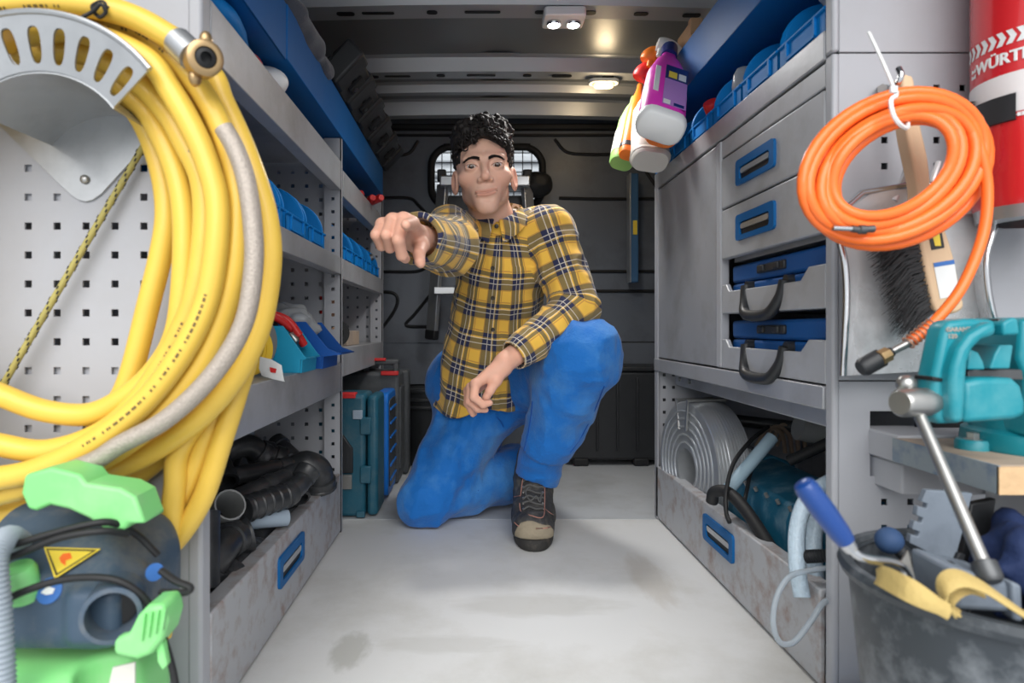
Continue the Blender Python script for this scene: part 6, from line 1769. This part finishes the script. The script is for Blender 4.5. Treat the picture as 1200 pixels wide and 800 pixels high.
hipR, knR, anR = P(546, 458, 1.93), P(499, 590, 1.80), P(603, 574, 2.08)
hipL, knL, anL = P(602, 452, 1.95), P(681, 420, 1.62), Vector((0.160, 1.78, 0.115))
knR.z = 0.074; anR.z = 0.068
def core_sdf(p):
    d = sd_cone(p, NA(P(588, 305, 1.80)), NA(pelv), 0.075, 0.07, ((0.2, 1, 0.3), 1.25))
    d = smin(d, sd_cone(p, NA(P(548, 282, 1.75)), NA(shL + Vector((0, 0.04, -0.01))), 0.036, 0.040), 0.03)
    d = smin(d, sd_cone(p, NA(NB), NA(P(588, 310, 1.80)), 0.045, 0.06), 0.03)
    for a, b, c, r in ((shR, elR, wrR, 0.04), (shL, elL, wrL, 0.04)):
        d = smin(d, sd_cone(p, NA(a), NA(b), r, 0.034), 0.02); d = smin(d, sd_cone(p, NA(b), NA(c), 0.034, 0.024), 0.015)
    for a, b, c in ((hipR, knR, anR), (hipL, knL, anL)):
        d = smin(d, sd_cone(p, NA(a), NA(b), 0.055, 0.045), 0.02); d = smin(d, sd_cone(p, NA(b), NA(c), 0.046, 0.034), 0.02)
    return d
Vs, Fs, n_ = [], [], 0
def box_of(pts, pad):
    a = np.array([NA(q) for q in pts]); return a.min(0) - pad, a.max(0) + pad
for f, (lo, hi), h in ((head_sdf, (NA(HC) - NA((0.105, 0.135, 0.205)), NA(HC) + NA((0.12, 0.13, 0.14))), 0.0018),
                       (hR, box_of([q for pts, _ in FR for q in pts] + [wrR, wrR.lerp(elR, 0.35)], 0.03), 0.0017),
                       (hL, box_of([q for pts, _ in FL for q in pts] + [wrL, wrL.lerp(elL, 0.35)], 0.03), 0.0017),
                       (core_sdf, (NA((-0.28, 1.10, 0.0)), NA((0.42, 2.25, 0.90))), 0.008)):
    V, Fc = surface_nets(f, lo, hi, h)
    Vs.append(V); Fs.append(Fc + n_); n_ += len(V)
V = np.concatenate(Vs); Fc = np.concatenate(Fs)
mb_skin = mat('skin', rgb(222, 178, 156), 0.52, 0, 0.06, 60, bump=0.03, bscale=500, rvar=0.06)
nt = mb_skin.node_tree; bs_ = nt.nodes['Principled BSDF']
bs_.inputs['Subsurface Weight'].default_value = 0.12; bs_.inputs['Subsurface Radius'].default_value = (0.010, 0.004, 0.002); bs_.inputs['Subsurface Scale'].default_value = 0.6
at = nt.nodes.new('ShaderNodeAttribute'); at.attribute_name = 'tint'
mx = nt.nodes.new('ShaderNodeMix'); mx.data_type = 'RGBA'; mx.blend_type = 'MULTIPLY'; mx.inputs['Factor'].default_value = 1.0
src = bs_.inputs['Base Color'].links[0].from_socket
nt.links.new(src, mx.inputs['A']); nt.links.new(at.outputs['Color'], mx.inputs['B']); nt.links.new(mx.outputs['Result'], bs_.inputs['Base Color'])
body = np_obj('body', V, Fc, 'skin', man)
nh = len(Vs[0]); q = to_head(Vs[0]); m_ = q.copy(); m_[:, 0] = np.abs(m_[:, 0])
tint = np.ones((len(V), 4))
def soft(d, w): return np.clip(0.5 - d / w, 0, 1)
mq = np.stack([q[:, 0], q[:, 1] - 5.0 * (q[:, 0] + 0.004) ** 2 - 0.05 * q[:, 0], q[:, 2]], 1)
lip = np.maximum(soft(sd_ell(mq, (0, -0.0674, 0.0900), (0.0275, 0.0036, 0.010)), 0.003), soft(sd_ell(mq, (0, -0.0762, 0.0900), (0.0235, 0.0045, 0.011)), 0.003))
mline = soft(np.abs(mq[:, 1] + 0.0716) - 0.0009, 0.0018) * (np.abs(q[:, 0]) < 0.028) * (q[:, 2] > 0.06)
tl_ = m_[:, 1] - 0.06 * (m_[:, 0] - 0.0315)
sl_ = sd_ell(np.stack([m_[:, 0], tl_, np.full(nh, 0.090)], 1), (0.0315, -0.0034, 0.090), (0.0152, 0.0043, 0.017))
lash = soft(np.abs(sl_) - 0.0008, 0.0016) * (tl_ > -0.0040) * (q[:, 2] > 0.05)
stub = soft(sd_ell(q, (0, -0.082, 0.05), (0.062, 0.036, 0.06)), 0.03) * 0.25
stub = np.maximum(stub, soft(sd_ell(q, (0, -0.057, 0.09), (0.026, 0.006, 0.02)), 0.008) * 0.5)
cheek = np.maximum(soft(sd_ell(m_, (0.042, -0.035, 0.06), (0.022, 0.018, 0.03)), 0.02), soft(sd_ell(q, (0, -0.036, 0.108), (0.014, 0.012, 0.012)), 0.01)) * 0.5
earm = soft(sd_ell(m_, (0.080, -0.014, -0.012), (0.012, 0.035, 0.025)), 0.01) * 0.6
t3 = np.ones((nh, 3))
def blend(a, col): 
    global t3
    t3 = t3 * (1 - a[:, None]) + a[:, None] * np.array(col)
blend(stub, (0.70, 0.72, 0.76)); blend(cheek, (1.0, 0.82, 0.78)); blend(earm, (1.0, 0.78, 0.74)); blend(lash * 0.85, (0.16, 0.11, 0.10)); blend(lip * 0.7, (0.78, 0.54, 0.52)); blend(mline * 0.8, (0.42, 0.26, 0.26))
tint[:nh, :3] = t3
tint[nh:, :3] = (1.0, 0.90, 0.88)
ca = body.data.attributes.new('tint', 'FLOAT_COLOR', 'POINT'); ca.data.foreach_set('color', tint.astype(np.float32).ravel())

# eyes
mat('eye_white', rgb(196, 186, 180), 0.25, 0, 0.02, coat=0.5)
mat('iris_brown', rgb(70, 46, 30), 0.2, 0, 0.2, 300, coat=0.6)
gaze = (Vector((0, 0, CAM_Z)) - HC).normalized()
for s in (-1, 1):
    c = from_head(s * 0.0315, -0.0025, 0.0745)
    ey = MB().ball(c, 0.0122, 20, 14).build('eye', 'eye_white', man)
    MB().lathe([(0.0001, 0.01268), (0.003, 0.01242), (0.0068, 0.0107), (0.0069, 0.0102)], c, gaze, 20).build('iris', 'iris_brown', ey)
    MB().lathe([(0.0001, 0.0129), (0.0024, 0.01265), (0.0025, 0.0120)], c, gaze, 16).build('pupil', 'black_rubber', ey)
# eyebrows, hair
mat('hair_dark', rgb(30, 25, 23), 0.68, 0, 0.25, 40)
rnd = random.Random(77)
for s in (-1, 1):
    eb = MB()
    for k in range(300):
        t = rnd.random(); x = s * (0.010 + 0.037 * t); y = 0.0098 + 0.0080 * math.sin(t * 2.67 + 0.25) + rnd.uniform(-0.0033, 0.0033) * (1.1 - 0.7 * t)
        pt = np.array([from_head(x, y, 0.12)]); 
        z = 0.12
        for _ in range(40):
            dv = float(head_sdf(np.array([from_head(x, y, z)]))[0])
            if dv < 0.0004: break
            z -= dv * 0.8
        b = from_head(x, y, z); e = b + h_r * s * 0.006 + h_up * rnd.uniform(-0.001, 0.003) * (1 - t) + h_f * 0.0012 - h_up * 0.002 * t
        w = h_up * 0.0007
        eb.add([b - w, b + w, e, b + h_f * 0.0008], [(0, 1, 2), (0, 2, 3), (1, 3, 2)])
    eo = eb.build('eyebrow', 'hair_dark', man, smooth=0)
def scalp(p):
    q = to_head(p)
    return sd_ell(q, (0, 0.040, -0.018), (0.074, 0.080, 0.095))
def hairline(q):
    """>0 inside the hair area"""
    front = q[:, 1] - (0.058 + 0.010 * np.cos(q[:, 0] * 60) - 0.25 * np.maximum(np.abs(q[:, 0]) - 0.045, 0))
    side = np.minimum(q[:, 1] + 0.008 + 0.9 * np.maximum(-(q[:, 2] + 0.02), 0), 0.045 - q[:, 2] + 0.0)
    back = np.minimum(q[:, 1] + 0.075, -q[:, 2] - 0.03)
    return np.maximum(np.maximum(front, side), back)
def hair_sdf(p):
    q = to_head(p)
    up = np.clip((q[:, 1] - 0.060) / 0.05, 0, 1)
    off = 0.003 + 0.024 * up
    curl = (vnoise(p, 75) - 0.5) * 0.017 * (0.30 + up) + (vnoise(p + 3.3, 140) - 0.5) * 0.008
    d = sd_ell(q, (0, 0.042, -0.014), (0.072, 0.080, 0.096)) - off - curl
    return smax(d, -hairline(q) * 0.8, 0.006)
Vh, Fh = surface_nets(hair_sdf, NA(HC) - NA((0.12, 0.14, 0.12)), NA(HC) + NA((0.12, 0.15, 0.17)), 0.0028)
np_obj('hair', Vh, Fh, 'hair_dark', man)
cm = MB()
for k in range(900):
    th = rnd.uniform(0, 2 * math.pi); zz = rnd.uniform(0.0, 1.0)
    dirn = Vector((math.cos(th) * math.sqrt(1 - zz * zz), zz, math.sin(th) * math.sqrt(1 - zz * zz)))
    loc = Vector((dirn.x * 0.070, 0.042 + dirn.y * 0.103, -0.014 + dirn.z * 0.108))
    if hairline(np.array([loc]))[0] < -0.003 or (loc.y < 0.045 and rnd.random() < 0.85):
        continue
    c = from_head(*loc); r = rnd.uniform(0.005, 0.0095)
    nrm = (h_r * dirn.x + h_up * dirn.y + h_f * dirn.z)
    u = nrm.orthogonal().normalized(); w = nrm.cross(u); ph = rnd.uniform(0, 6.28); tw = rnd.uniform(-1, 1)
    u2 = (u * math.cos(ph) + w * math.sin(ph)); w2 = (nrm + (u * math.sin(ph) - w * math.cos(ph)) * tw * 0.8).normalized()
    pts = [c + u2 * r * math.cos(a) + w2 * r * math.sin(a) + nrm * (0.0016 * a * 0.6) + u2.cross(w2) * 0.0014 * a for a in np.linspace(0, 5.6, 11)]
    cm.tube(pts, [0.0022 - 0.0013 * abs(i / 5.0 - 1) for i in range(11)], 5)
co = cm.build('curls', 'hair_dark', man); co['kind'] = 'stuff'
# ------------------------------------------------------------------ shirt
axT = (P(588, 290, 1.73) - pelv).normalized()               # torso axis, upwards
tR = (shL - shR); tR = (tR - axT * tR.dot(axT)).normalized()  # towards the image right
tF = tR.cross(axT); tF = tF if tF.y < 0 else -tF             # chest direction
slR = [shR, elR, wrR.lerp(elR, 0.03)]; slL = [shL, elL, wrL.lerp(elL, 0.10)]
def fold(p, seed, sc=(1, 1, 1), f=16.0):
    q = p * np.array(sc)
    return np.abs(vnoise(q + seed, f) - 0.5) * 2 - 0.5
def torso_sd(p):
    d = sd_cone(p, NA(P(588, 322, 1.78)), NA(P(574, 420, 1.855)), 0.126, 0.122, (NA(tF), 1.22))
    d = smin(d, sd_cone(p, NA(P(574, 420, 1.855)), NA(P(562, 486, 1.90)), 0.122, 0.138, (NA(tF), 1.12)), 0.06)
    d = smin(d, sd_cone(p, NA(P(545, 275, 1.745)), NA(shL + Vector((0, 0.035, 0))), 0.058, 0.060), 0.06)
    d = smin(d, sd_cone(p, NA(NB + Vector((0, 0.050, -0.030))), NA(shL), 0.048, 0.056), 0.03)
    d = smin(d, sd_cone(p, NA(NB + Vector((0, 0.050, -0.030))), NA(shR + Vector((0, 0.03, 0))), 0.048, 0.050), 0.03)
    return d
def sleeve_sd(p, J, r):
    d = sd_cone(p, NA(J[0]), NA(J[1]), r[0], r[1])
    return smin(d, sd_cone(p, NA(J[1]), NA(J[2]), r[1], r[2]), 0.025)
def cut_end(p, J, d, extra=0.0):
    n = (J[2] - J[1]).normalized(); c = J[2] + n * extra
    return smax(d, (p - NA(c)) @ NA(n), 0.004)
RR, RL = (0.060, 0.058, 0.045), (0.068, 0.056, 0.041)
placket_px = 577
def shirt_parts(p):
    w1 = fold(p, 1.7, (1.0, 1.0, 0.55), 17) * 0.011 + fold(p, 4.1, (0.6, 1, 1), 34) * 0.004
    t = torso_sd(p) + w1
    # lower shirt is bulkier with hanging folds
    s1 = cut_end(p, slR, sleeve_sd(p, slR, RR) + fold(p, 6.1, (1, 0.6, 1), 24) * 0.010)
    s2 = cut_end(p, slL, sleeve_sd(p, slL, RL) + fold(p, 9.1, (1, 1, 0.8), 24) * 0.010)
    return t, s1, s2
hem_n = NA(Vector((0.10, 0.10, -1)).normalized()); hem_c = NA(P(540, 480, 1.84))
def px_of(p):
    return CX + p[:, 0] / p[:, 1] * F_PX, CY - (p[:, 2] - CAM_Z) / p[:, 1] * F_PX
def shirt_sdf(p):
    t, s1, s2 = shirt_parts(p)
    t = smax(t, (p - hem_c) @ hem_n + 0.012 * np.sin(p[:, 0] * 38 + 0.6), 0.006)
    d = smin(smin(t, s1, 0.028), s2, 0.028)
    q = p - NA(P(577, 330, 1.70)); u = q @ NA(tR); v = q @ NA(axT); fr = (q @ NA(tF)) > -0.12
    uu = p[:, 0] - (577 - CX) * p[:, 1] / F_PX
    d = d - 0.0022 * (np.abs(uu - 0.004) < 0.016) * (p[:, 1] < 1.80) * (p[:, 2] < 0.80)            # placket
    X, Yp = px_of(p)
    pk = (X > 598) * (X < 637) * (Yp > 312) * (Yp < 366 - np.abs(X - 617) * 0.25) * (p[:, 1] < 1.75)
    d = d - 0.0030 * pk                                                                          # chest pocket
    # open cuffs and neck
    for J, r in ((slR, 0.036), (slL, 0.033)):
        n = (J[2] - J[1]).normalized()
        d = smax(d, -sd_cone(p, NA(J[2] - n * 0.03), NA(J[2] + n * 0.03), r, r + 0.002), 0.003)
    d = smax(d, -sd_cone(p, NA(NB + Vector((0, -0.014, 0.018))), NA(NB + Vector((0, -0.07, 0.16))), 0.050, 0.078), 0.008)
    # hollow below the hem so that the tails hang free
    d = smax(d, -sd_cone(p, NA(P(566, 440, 1.87)), NA(P(562, 520, 1.92)), 0.10, 0.128, (NA(tF), 1.15)), 0.004)
    return d
Vh, Fh = surface_nets(shirt_sdf, NA((-0.26, 1.13, 0.26)), NA((0.40, 2.08, 0.92)), 0.0040)
mat('shirt_check', rgb(232, 184, 72), 0.85, bump=0.12, bscale=700, sheen=0.2)
shirt = np_obj('shirt', Vh, Fh, 'shirt_check', man)
def sleeve_uv(p, J, rm):
    a, b, c = (NA(x) for x in J)
    n = np.cross(b - a, c - b); n /= np.linalg.norm(n)
    out = []
    L1 = np.linalg.norm(b - a); L2 = np.linalg.norm(c - b)
    t1 = (b - a) / L1; t2 = (c - b) / L2
    d1 = sd_cone(p, a, b, 0, 0); d2 = sd_cone(p, b, c, 0, 0)
    v1 = (p - a) @ t1; v2 = L1 + (p - b) @ t2
    k = np.clip((d1 - d2) / 0.012 + 0.5, 0, 1)
    v = v1 * (1 - k) + v2 * k
    x1 = p - a - ((p - a) @ t1)[:, None] * t1; x2 = p - b - ((p - b) @ t2)[:, None] * t2
    w1 = np.cross(t1, n); w2 = np.cross(t2, n)
    an = np.where(k < 0.5, np.arctan2(x1 @ n, x1 @ w1), np.arctan2(x2 @ n, x2 @ w2))
    return an * rm, v
def torso_uv(p):
    q = p - NA(P(577, 330, 1.78)); an = np.arctan2(q @ NA(tR), q @ NA(tF))
    return an * 0.128, q @ NA(axT)
fcent = Vh[Fh].mean(1)
t_, a_, b_ = shirt_parts(fcent); reg = np.argmin(np.stack([t_ + 0.004, a_, b_], 1), 1)
uv = np.zeros((len(Fh), 4, 2))
for k, fn in ((0, torso_uv), (1, lambda p: sleeve_uv(p, slR, 0.056)), (2, lambda p: sleeve_uv(p, slL, 0.054))):
    sel = reg == k
    u, v = fn(Vh[Fh[sel]].reshape(-1, 3)); per = 2 * math.pi * (0.128, 0.056, 0.054)[k]
    u = u.reshape(-1, 4); u = u + np.round((u[:, :1] - u) / per) * per
    uv[sel, :, 0] = u; uv[sel, :, 1] = v.reshape(-1, 4)
ul = shirt.data.uv_layers.new(name='cloth'); ul.data.foreach_set('uv', uv.astype(np.float32).ravel())
def plaid(m):
    nt = m.node_tree; b = nt.nodes['Principled BSDF']
    uvn = nt.nodes.new('ShaderNodeUVMap'); uvn.uv_map = 'cloth'
    sx = nt.nodes.new('ShaderNodeSeparateXYZ'); nt.links.new(uvn.outputs['UV'], sx.inputs[0])
    def M_(op, a, b_=None, c=None):
        n = nt.nodes.new('ShaderNodeMath'); n.operation = op
        for i, x in enumerate((a, b_, c)):
            if x is None: continue
            if isinstance(x, (int, float)): n.inputs[i].default_value = x
            else: nt.links.new(x, n.inputs[i])
        return n.outputs[0]
    def bands(o, T):
        t = M_('FRACT', M_('DIVIDE', o, T))
        dark = M_('MAXIMUM', M_('COMPARE', t, 0.38, 0.165), M_('COMPARE', t, 0.68, 0.065))
        white = M_('MAXIMUM', M_('COMPARE', t, 0.56, 0.014), M_('COMPARE', t, 0.40, 0.014))
        rust = M_('MAXIMUM', M_('COMPARE', t, 0.20, 0.022), M_('COMPARE', t, 0.80, 0.022))
        return dark, white, rust
    du, wu, ru = bands(sx.outputs[0], 0.074); dv, wv, rv = bands(sx.outputs[1], 0.082)
    def mix(f, a, bcol):
        n = nt.nodes.new('ShaderNodeMix'); n.data_type = 'RGBA'
        nt.links.new(f, n.inputs['Factor'])
        if isinstance(a, tuple): n.inputs['A'].default_value = a
        else: nt.links.new(a, n.inputs['A'])
        if isinstance(bcol, tuple): n.inputs['B'].default_value = bcol
        else: nt.links.new(bcol, n.inputs['B'])
        return n.outputs['Result']
    base = b.inputs['Base Color'].links[0].from_socket
    c = mix(M_('MULTIPLY', M_('MAXIMUM', ru, rv), 0.55), base, rgb(168, 110, 66))
    c = mix(M_('MULTIPLY', M_('MAXIMUM', du, dv), 0.86), c, rgb(98, 90, 64))
    c = mix(M_('MULTIPLY', M_('MULTIPLY', du, dv), 0.96), c, rgb(20, 32, 72))
    c = mix(M_('MULTIPLY', M_('MAXIMUM', wu, wv), 0.62), c, rgb(222, 214, 200))
    nt.links.new(c, b.inputs['Base Color'])
plaid(MATS['shirt_check'])
# buttons down the placket
mat('button_dark', rgb(60, 54, 46), 0.35)
for y in (314, 349, 386, 424):
    c, n = hit(shirt_sdf, 577.5, y)
    bt = MB().lathe([(0.0001, 0.0016), (0.0042, 0.0016), (0.0054, 0.0022), (0.0058, 0.001), (0.0055, -0.001)], c + n * 0.0008, n, 16).build('button', 'button_dark', man)
# collar: folded band round the neck with two points at the front
def uv_simple(o, su=0.0, sv=0.0):
    me = o.data; ul = me.uv_layers.new(name='cloth'); co = np.zeros(len(me.vertices) * 3, np.float32); me.vertices.foreach_get('co', co); co = co.reshape(-1, 3)
    li = np.zeros(len(me.loops), np.int32); me.loops.foreach_get('vertex_index', li)
    p = co[li]; u = p @ np.array([0.8, 0.6, 0.0]) + su; v = p @ np.array([0.25, -0.1, 1.0]) + sv
    ul.data.foreach_set('uv', np.stack([u, v], 1).astype(np.float32).ravel())
cax = (Vector((0, -0.28, 1))).normalized(); cf = Vector((-0.10, -1, -0.26)); cf = (cf - cax * cf.dot(cax)).normalized(); crt = cf.cross(cax); crt = crt if crt.x > 0 else -crt
cc_ = NB + Vector((0.0, -0.002, 0.012))
def ring(th, r, h): return cc_ + (cf * math.cos(th) + crt * math.sin(th)) * r + cax * h
for s in (-1, 1):
    g = []
    for k in range(25):
        t = k / 24; th = s * (0.10 + t * (math.pi - 0.10)); fr = max(0, 1 - t * 3.0)
        top = ring(th, 0.060 + 0.004 * fr, 0.022 * (1 - fr) + 0.004 + 0.014 * t)
        mid = ring(th, 0.069 + 0.005 * fr, 0.012 * (1 - fr) + 0.002 + 0.012 * t)
        low = ring(th * (1 + 0.0 * fr) + s * 0.10 * fr, 0.082 + 0.012 * fr, -0.012 - 0.040 * fr ** 1.2 + 0.006 * t)
        inn = ring(th, 0.060, -0.03 + 0.01 * t)
        g.append([inn, top, (top + mid) / 2 + cax * 0.002, mid, (mid * 0.5 + low * 0.5) + (cf * math.cos(th) + crt * math.sin(th)) * 0.004, low])
    o = MB().sheet(g, t=0.0025).build('collar', 'shirt_check', man, smooth=60)
    uv_simple(o, 0.01 * s, 0.02)
c = ring(0.0, 0.071, -0.010)
MB().lathe([(0.0001, 0.0016), (0.0050, 0.0016), (0.0058, 0.001), (0.0055, -0.002)], c + cf * 0.004, cf, 16).build('button', 'button_dark', man)
# collar stand closing the front
g = [[ring(th, 0.063, h) for h in (-0.035, -0.012, 0.0)] for th in np.linspace(-0.5, 0.5, 9)]
o = MB().sheet(g, t=0.002).build('collar_stand', 'shirt_check', man, smooth=60); uv_simple(o)

# ------------------------------------------------------------------ trousers
def trouser_sdf(p):
    w = fold(p, 2.2, (1, 0.7, 0.7), 15) * 0.015 + fold(p, 5.5, (1, 1, 1), 30) * 0.005
    d = sd_cone(p, NA(hipR + Vector((0, 0, 0.02))), NA(hipL + Vector((0, 0, 0.02))), 0.115, 0.115)
    ta = NA(knR) - NA(hipR); ta = ta / np.linalg.norm(ta)
    qa = p - ((p @ ta) * 0.80)[:, None] * ta
    thR = sd_cone(p, NA(P(566, 472, 1.92)), NA(knR), 0.108, 0.072) + fold(qa, 3.4, (1, 1, 1), 30) * 0.012
    shR_ = sd_cone(p, NA(knR), NA(P(606, 552, 2.02)), 0.072, 0.082)
    d = smin(d, smin(thR, shR_, 0.03), 0.05)
    thL = sd_cone(p, NA(hipL), NA(knL), 0.105, 0.086)
    ax = NA(anL) - NA(knL); L = np.linalg.norm(ax); ax = ax / L
    end = NA(knL) + ax * (L * 0.90)
    shn = sd_cone(p, NA(knL), end, 0.084, 0.056)
    tt = (p - NA(knL)) @ ax / L
    shn = shn - 0.006 * (tt < 0.70)                                   # knee reinforcement ends in a step
    kneeb = sd_ell(p, NA(knL + Vector((0.012, -0.004, 0.012))), (0.086, 0.078, 0.076))
    lg = smin(smin(thL, shn, 0.035), kneeb, 0.03)
    lg = lg + w
    lg = smax(lg, tt * L - L * 0.905 + 0.008 * np.sin(p[:, 0] * 50), 0.004)  # trouser hem
    lg = smax(lg, -sd_cone(p, NA(knL) + ax * L * 0.80, NA(knL) + ax * L * 1.1, 0.047, 0.050), 0.003)
    d = smin(d + w, lg, 0.04)
    d = smax(d, 0.004 - p[:, 2], 0.01)
    return d
Vt, Ft = surface_nets(trouser_sdf, NA((-0.28, 1.46, -0.02)), NA((0.44, 2.24, 0.62)), 0.0050)
tm = mat('work_blue', rgb(2, 102, 184), 0.8, 0, 0.10, 7, bump=0.25, bscale=160, sheen=0.15, dirt=rgb(92, 150, 200), damt=0.55, dscale=7)
np_obj('trousers', Vt, Ft, 'work_blue', man)
# stitched seams on the front shin
mat('seam_blue', rgb(6, 70, 150), 0.8)
def seam(pts):
    pp = []
    for x, y in pts:
        c, n = hit(trouser_sdf, x, y); pp.append(c + n * 0.0006)
    MB().tube(spline(pp, 4), 0.0012, 6).build('seam', 'seam_blue', man)
seam([(624, 470), (622, 490), (618, 512), (614, 528)])
seam([(708, 452), (697, 480), (682, 510), (668, 530)])
seam([(573, 480), (590, 500), (584, 530), (560, 575)])

# ------------------------------------------------------------------ boots
bt_toe, bt_heel = Vector((0.146, 1.625, 0.0)), Vector((0.163, 1.84, 0.0))
bd = (bt_toe - bt_heel).normalized()
def boot_sdf_at(toe, heel, ankle_top):
    d_ = NA((toe - heel).normalized())
    def f(p):
        d = sd_cone(p, NA(toe + Vector((0, 0.012, 0.040))), NA(toe.lerp(heel, 0.42) + Vector((0, 0, 0.048))), 0.046, 0.045, ((1, 0, 0), 0.86))
        d = smin(d, sd_cone(p, NA(toe.lerp(heel, 0.40) + Vector((0, 0, 0.052))), NA(heel + Vector((0, -0.01, 0.05))), 0.046, 0.042), 0.03)
        d = smin(d, sd_cone(p, NA(toe.lerp(heel, 0.45) + Vector((0, 0, 0.075))), NA(toe.lerp(heel, 0.72) + Vector((0, 0, 0.13))), 0.040, 0.046), 0.04)
        d = smin(d, sd_cone(p, NA(toe.lerp(heel, 0.75) + Vector((0, 0, 0.08))), NA(ankle_top), 0.048, 0.050), 0.03)
        d = d + (vnoise(p, 60) - 0.5) * 0.004
        return smax(d, 0.020 - p[:, 2], 0.008)
    return f
boot_f = boot_sdf_at(bt_toe, bt_heel, bt_heel + Vector((0, -0.055, 0.19)))
mat('boot_leather', rgb(52, 52, 54), 0.65, 0, 0.25, 18, bump=0.25, bscale=160, dirt=rgb(120, 116, 108), damt=0.6, dscale=26)
mat('sole_rubber', rgb(44, 43, 42), 0.8, 0, 0.2, 20, dirt=rgb(120, 110, 98), damt=0.6, dscale=18)
mat('toe_dust', rgb(140, 130, 112), 0.85, 0, 0.25, 40, bump=0.2, bscale=140)
mat('stitch', rgb(160, 116, 104), 0.8)
mat('lace', rgb(84, 84, 84), 0.85)
Vb, Fb = surface_nets(boot_f, NA((0.06, 1.54, 0.0)), NA((0.25, 1.93, 0.26)), 0.003)
boot = np_obj('boot', Vb, Fb, 'boot_leather', man, 'black leather work boot with a dusty toe')
def outline(toe, heel, w0, w1, grow=0.0):
    d_ = (toe - heel).normalized(); s_ = Vector((-d_.y, d_.x, 0)); s_ = s_ if s_.x > 0 else -s_; L_ = (toe - heel).length; out = []
    for k in range(40):
        a = 2 * math.pi * k / 40; c_, sn = math.cos(a), math.sin(a)
        along = heel + d_ * (L_ * 0.5 + (L_ * 0.5 + 0.047 + grow) * (abs(c_) ** 0.75) * (1 if c_ > 0 else -1))
        wd = (w0 if c_ > 0 else w1) + grow
        out.append(along + s_ * wd * (abs(sn) ** 0.8) * (1 if sn > 0 else -1))
    return out
def sole(toe, heel, parent):
    r0 = outline(toe, heel, 0.052, 0.044)
    MB().loft([[p + Vector((0, 0, z)) for p in outline(toe, heel, 0.052, 0.044, g_)] for z, g_ in ((0.001, -0.003), (0.006, 0.001), (0.022, 0.002), (0.028, -0.002))]).build('sole', 'sole_rubber', parent, smooth=50)
sole(bt_toe, bt_heel, boot)
# dusty toe cap
def cap_f(p):
    d = boot_f(p) - 0.0022
    d = smax(d, (p - NA(Vector((0, 1.618, 0)))) @ NA(Vector((0, 1, 0.35)).normalized()) - 0.012, 0.003)
    d = smax(d, 0.026 - p[:, 2], 0.004)
    return smax(d, p[:, 2] - 0.066 - 0.006 * np.sin(p[:, 0] * 60), 0.004)
Vc, Fc_ = surface_nets(cap_f, NA((0.06, 1.54, 0.0)), NA((0.25, 1.72, 0.12)), 0.0028)
np_obj('toe_cap', Vc, Fc_, 'toe_dust', boot)
def on_boot(pts, r, nm, m, lift=0.001):
    pp = []
    for x, y in pts:
        c_, n_ = hit(boot_f, x, y); pp.append(c_ + n_ * lift)
    return MB().tube(spline(pp, 4), r, 6).build(nm, m, boot)
on_boot([(603, 612), (610, 617), (628, 619), (645, 617), (652, 612)], 0.0013, 'stitching', 'stitch')
on_boot([(614, 555), (611, 575), (610, 598), (622, 604), (636, 606), (638, 590), (638, 566)], 0.0013, 'stitching', 'stitch')
on_boot([(638, 596), (648, 603), (654, 604)], 0.0011, 'stitching', 'stitch')
on_boot([(603, 582), (610, 581)], 0.0011, 'stitching', 'stitch')
for k in range(6):
    y = 564 + k * 6.5
    on_boot([(613, y + (k % 2) * 2), (620, y - 2), (628, y + 1), (636, y + (1 - k % 2) * 2)], 0.0026, 'lace', 'lace', 0.003)
    for x in (613.5, 636):
        c_, n_ = hit(boot_f, x, y)
        MB().lathe([(0.0001, 0.002), (0.0022, 0.002), (0.0032, 0.0005)], c_ + n_ * 0.001, n_, 10).build('eyelet', 'bare_steel', boot)
on_boot([(620, 572), (617, 580), (622, 588), (628, 583), (632, 590), (634, 578)], 0.0024, 'lace', 'lace', 0.006)
# rear boot, toes on the floor behind
t2, h2 = Vector((0.175, 2.12, 0.0)), Vector((0.20, 2.28, 0.10))
def boot2(p):
    d = sd_cone(p, NA((0.165, 2.15, 0.052)), NA((0.20, 2.32, 0.06)), 0.048, 0.045)
    d = smin(d, sd_cone(p, NA((0.155, 2.10, 0.075)), NA((0.18, 2.2, 0.07)), 0.052, 0.045), 0.03)
    return smax(d, 0.004 - p[:, 2], 0.006)
Vb, Fb = surface_nets(boot2, NA((0.06, 2.0, -0.01)), NA((0.28, 2.40, 0.16)), 0.005)
b2 = np_obj('boot', Vb, Fb, 'boot_leather', man)
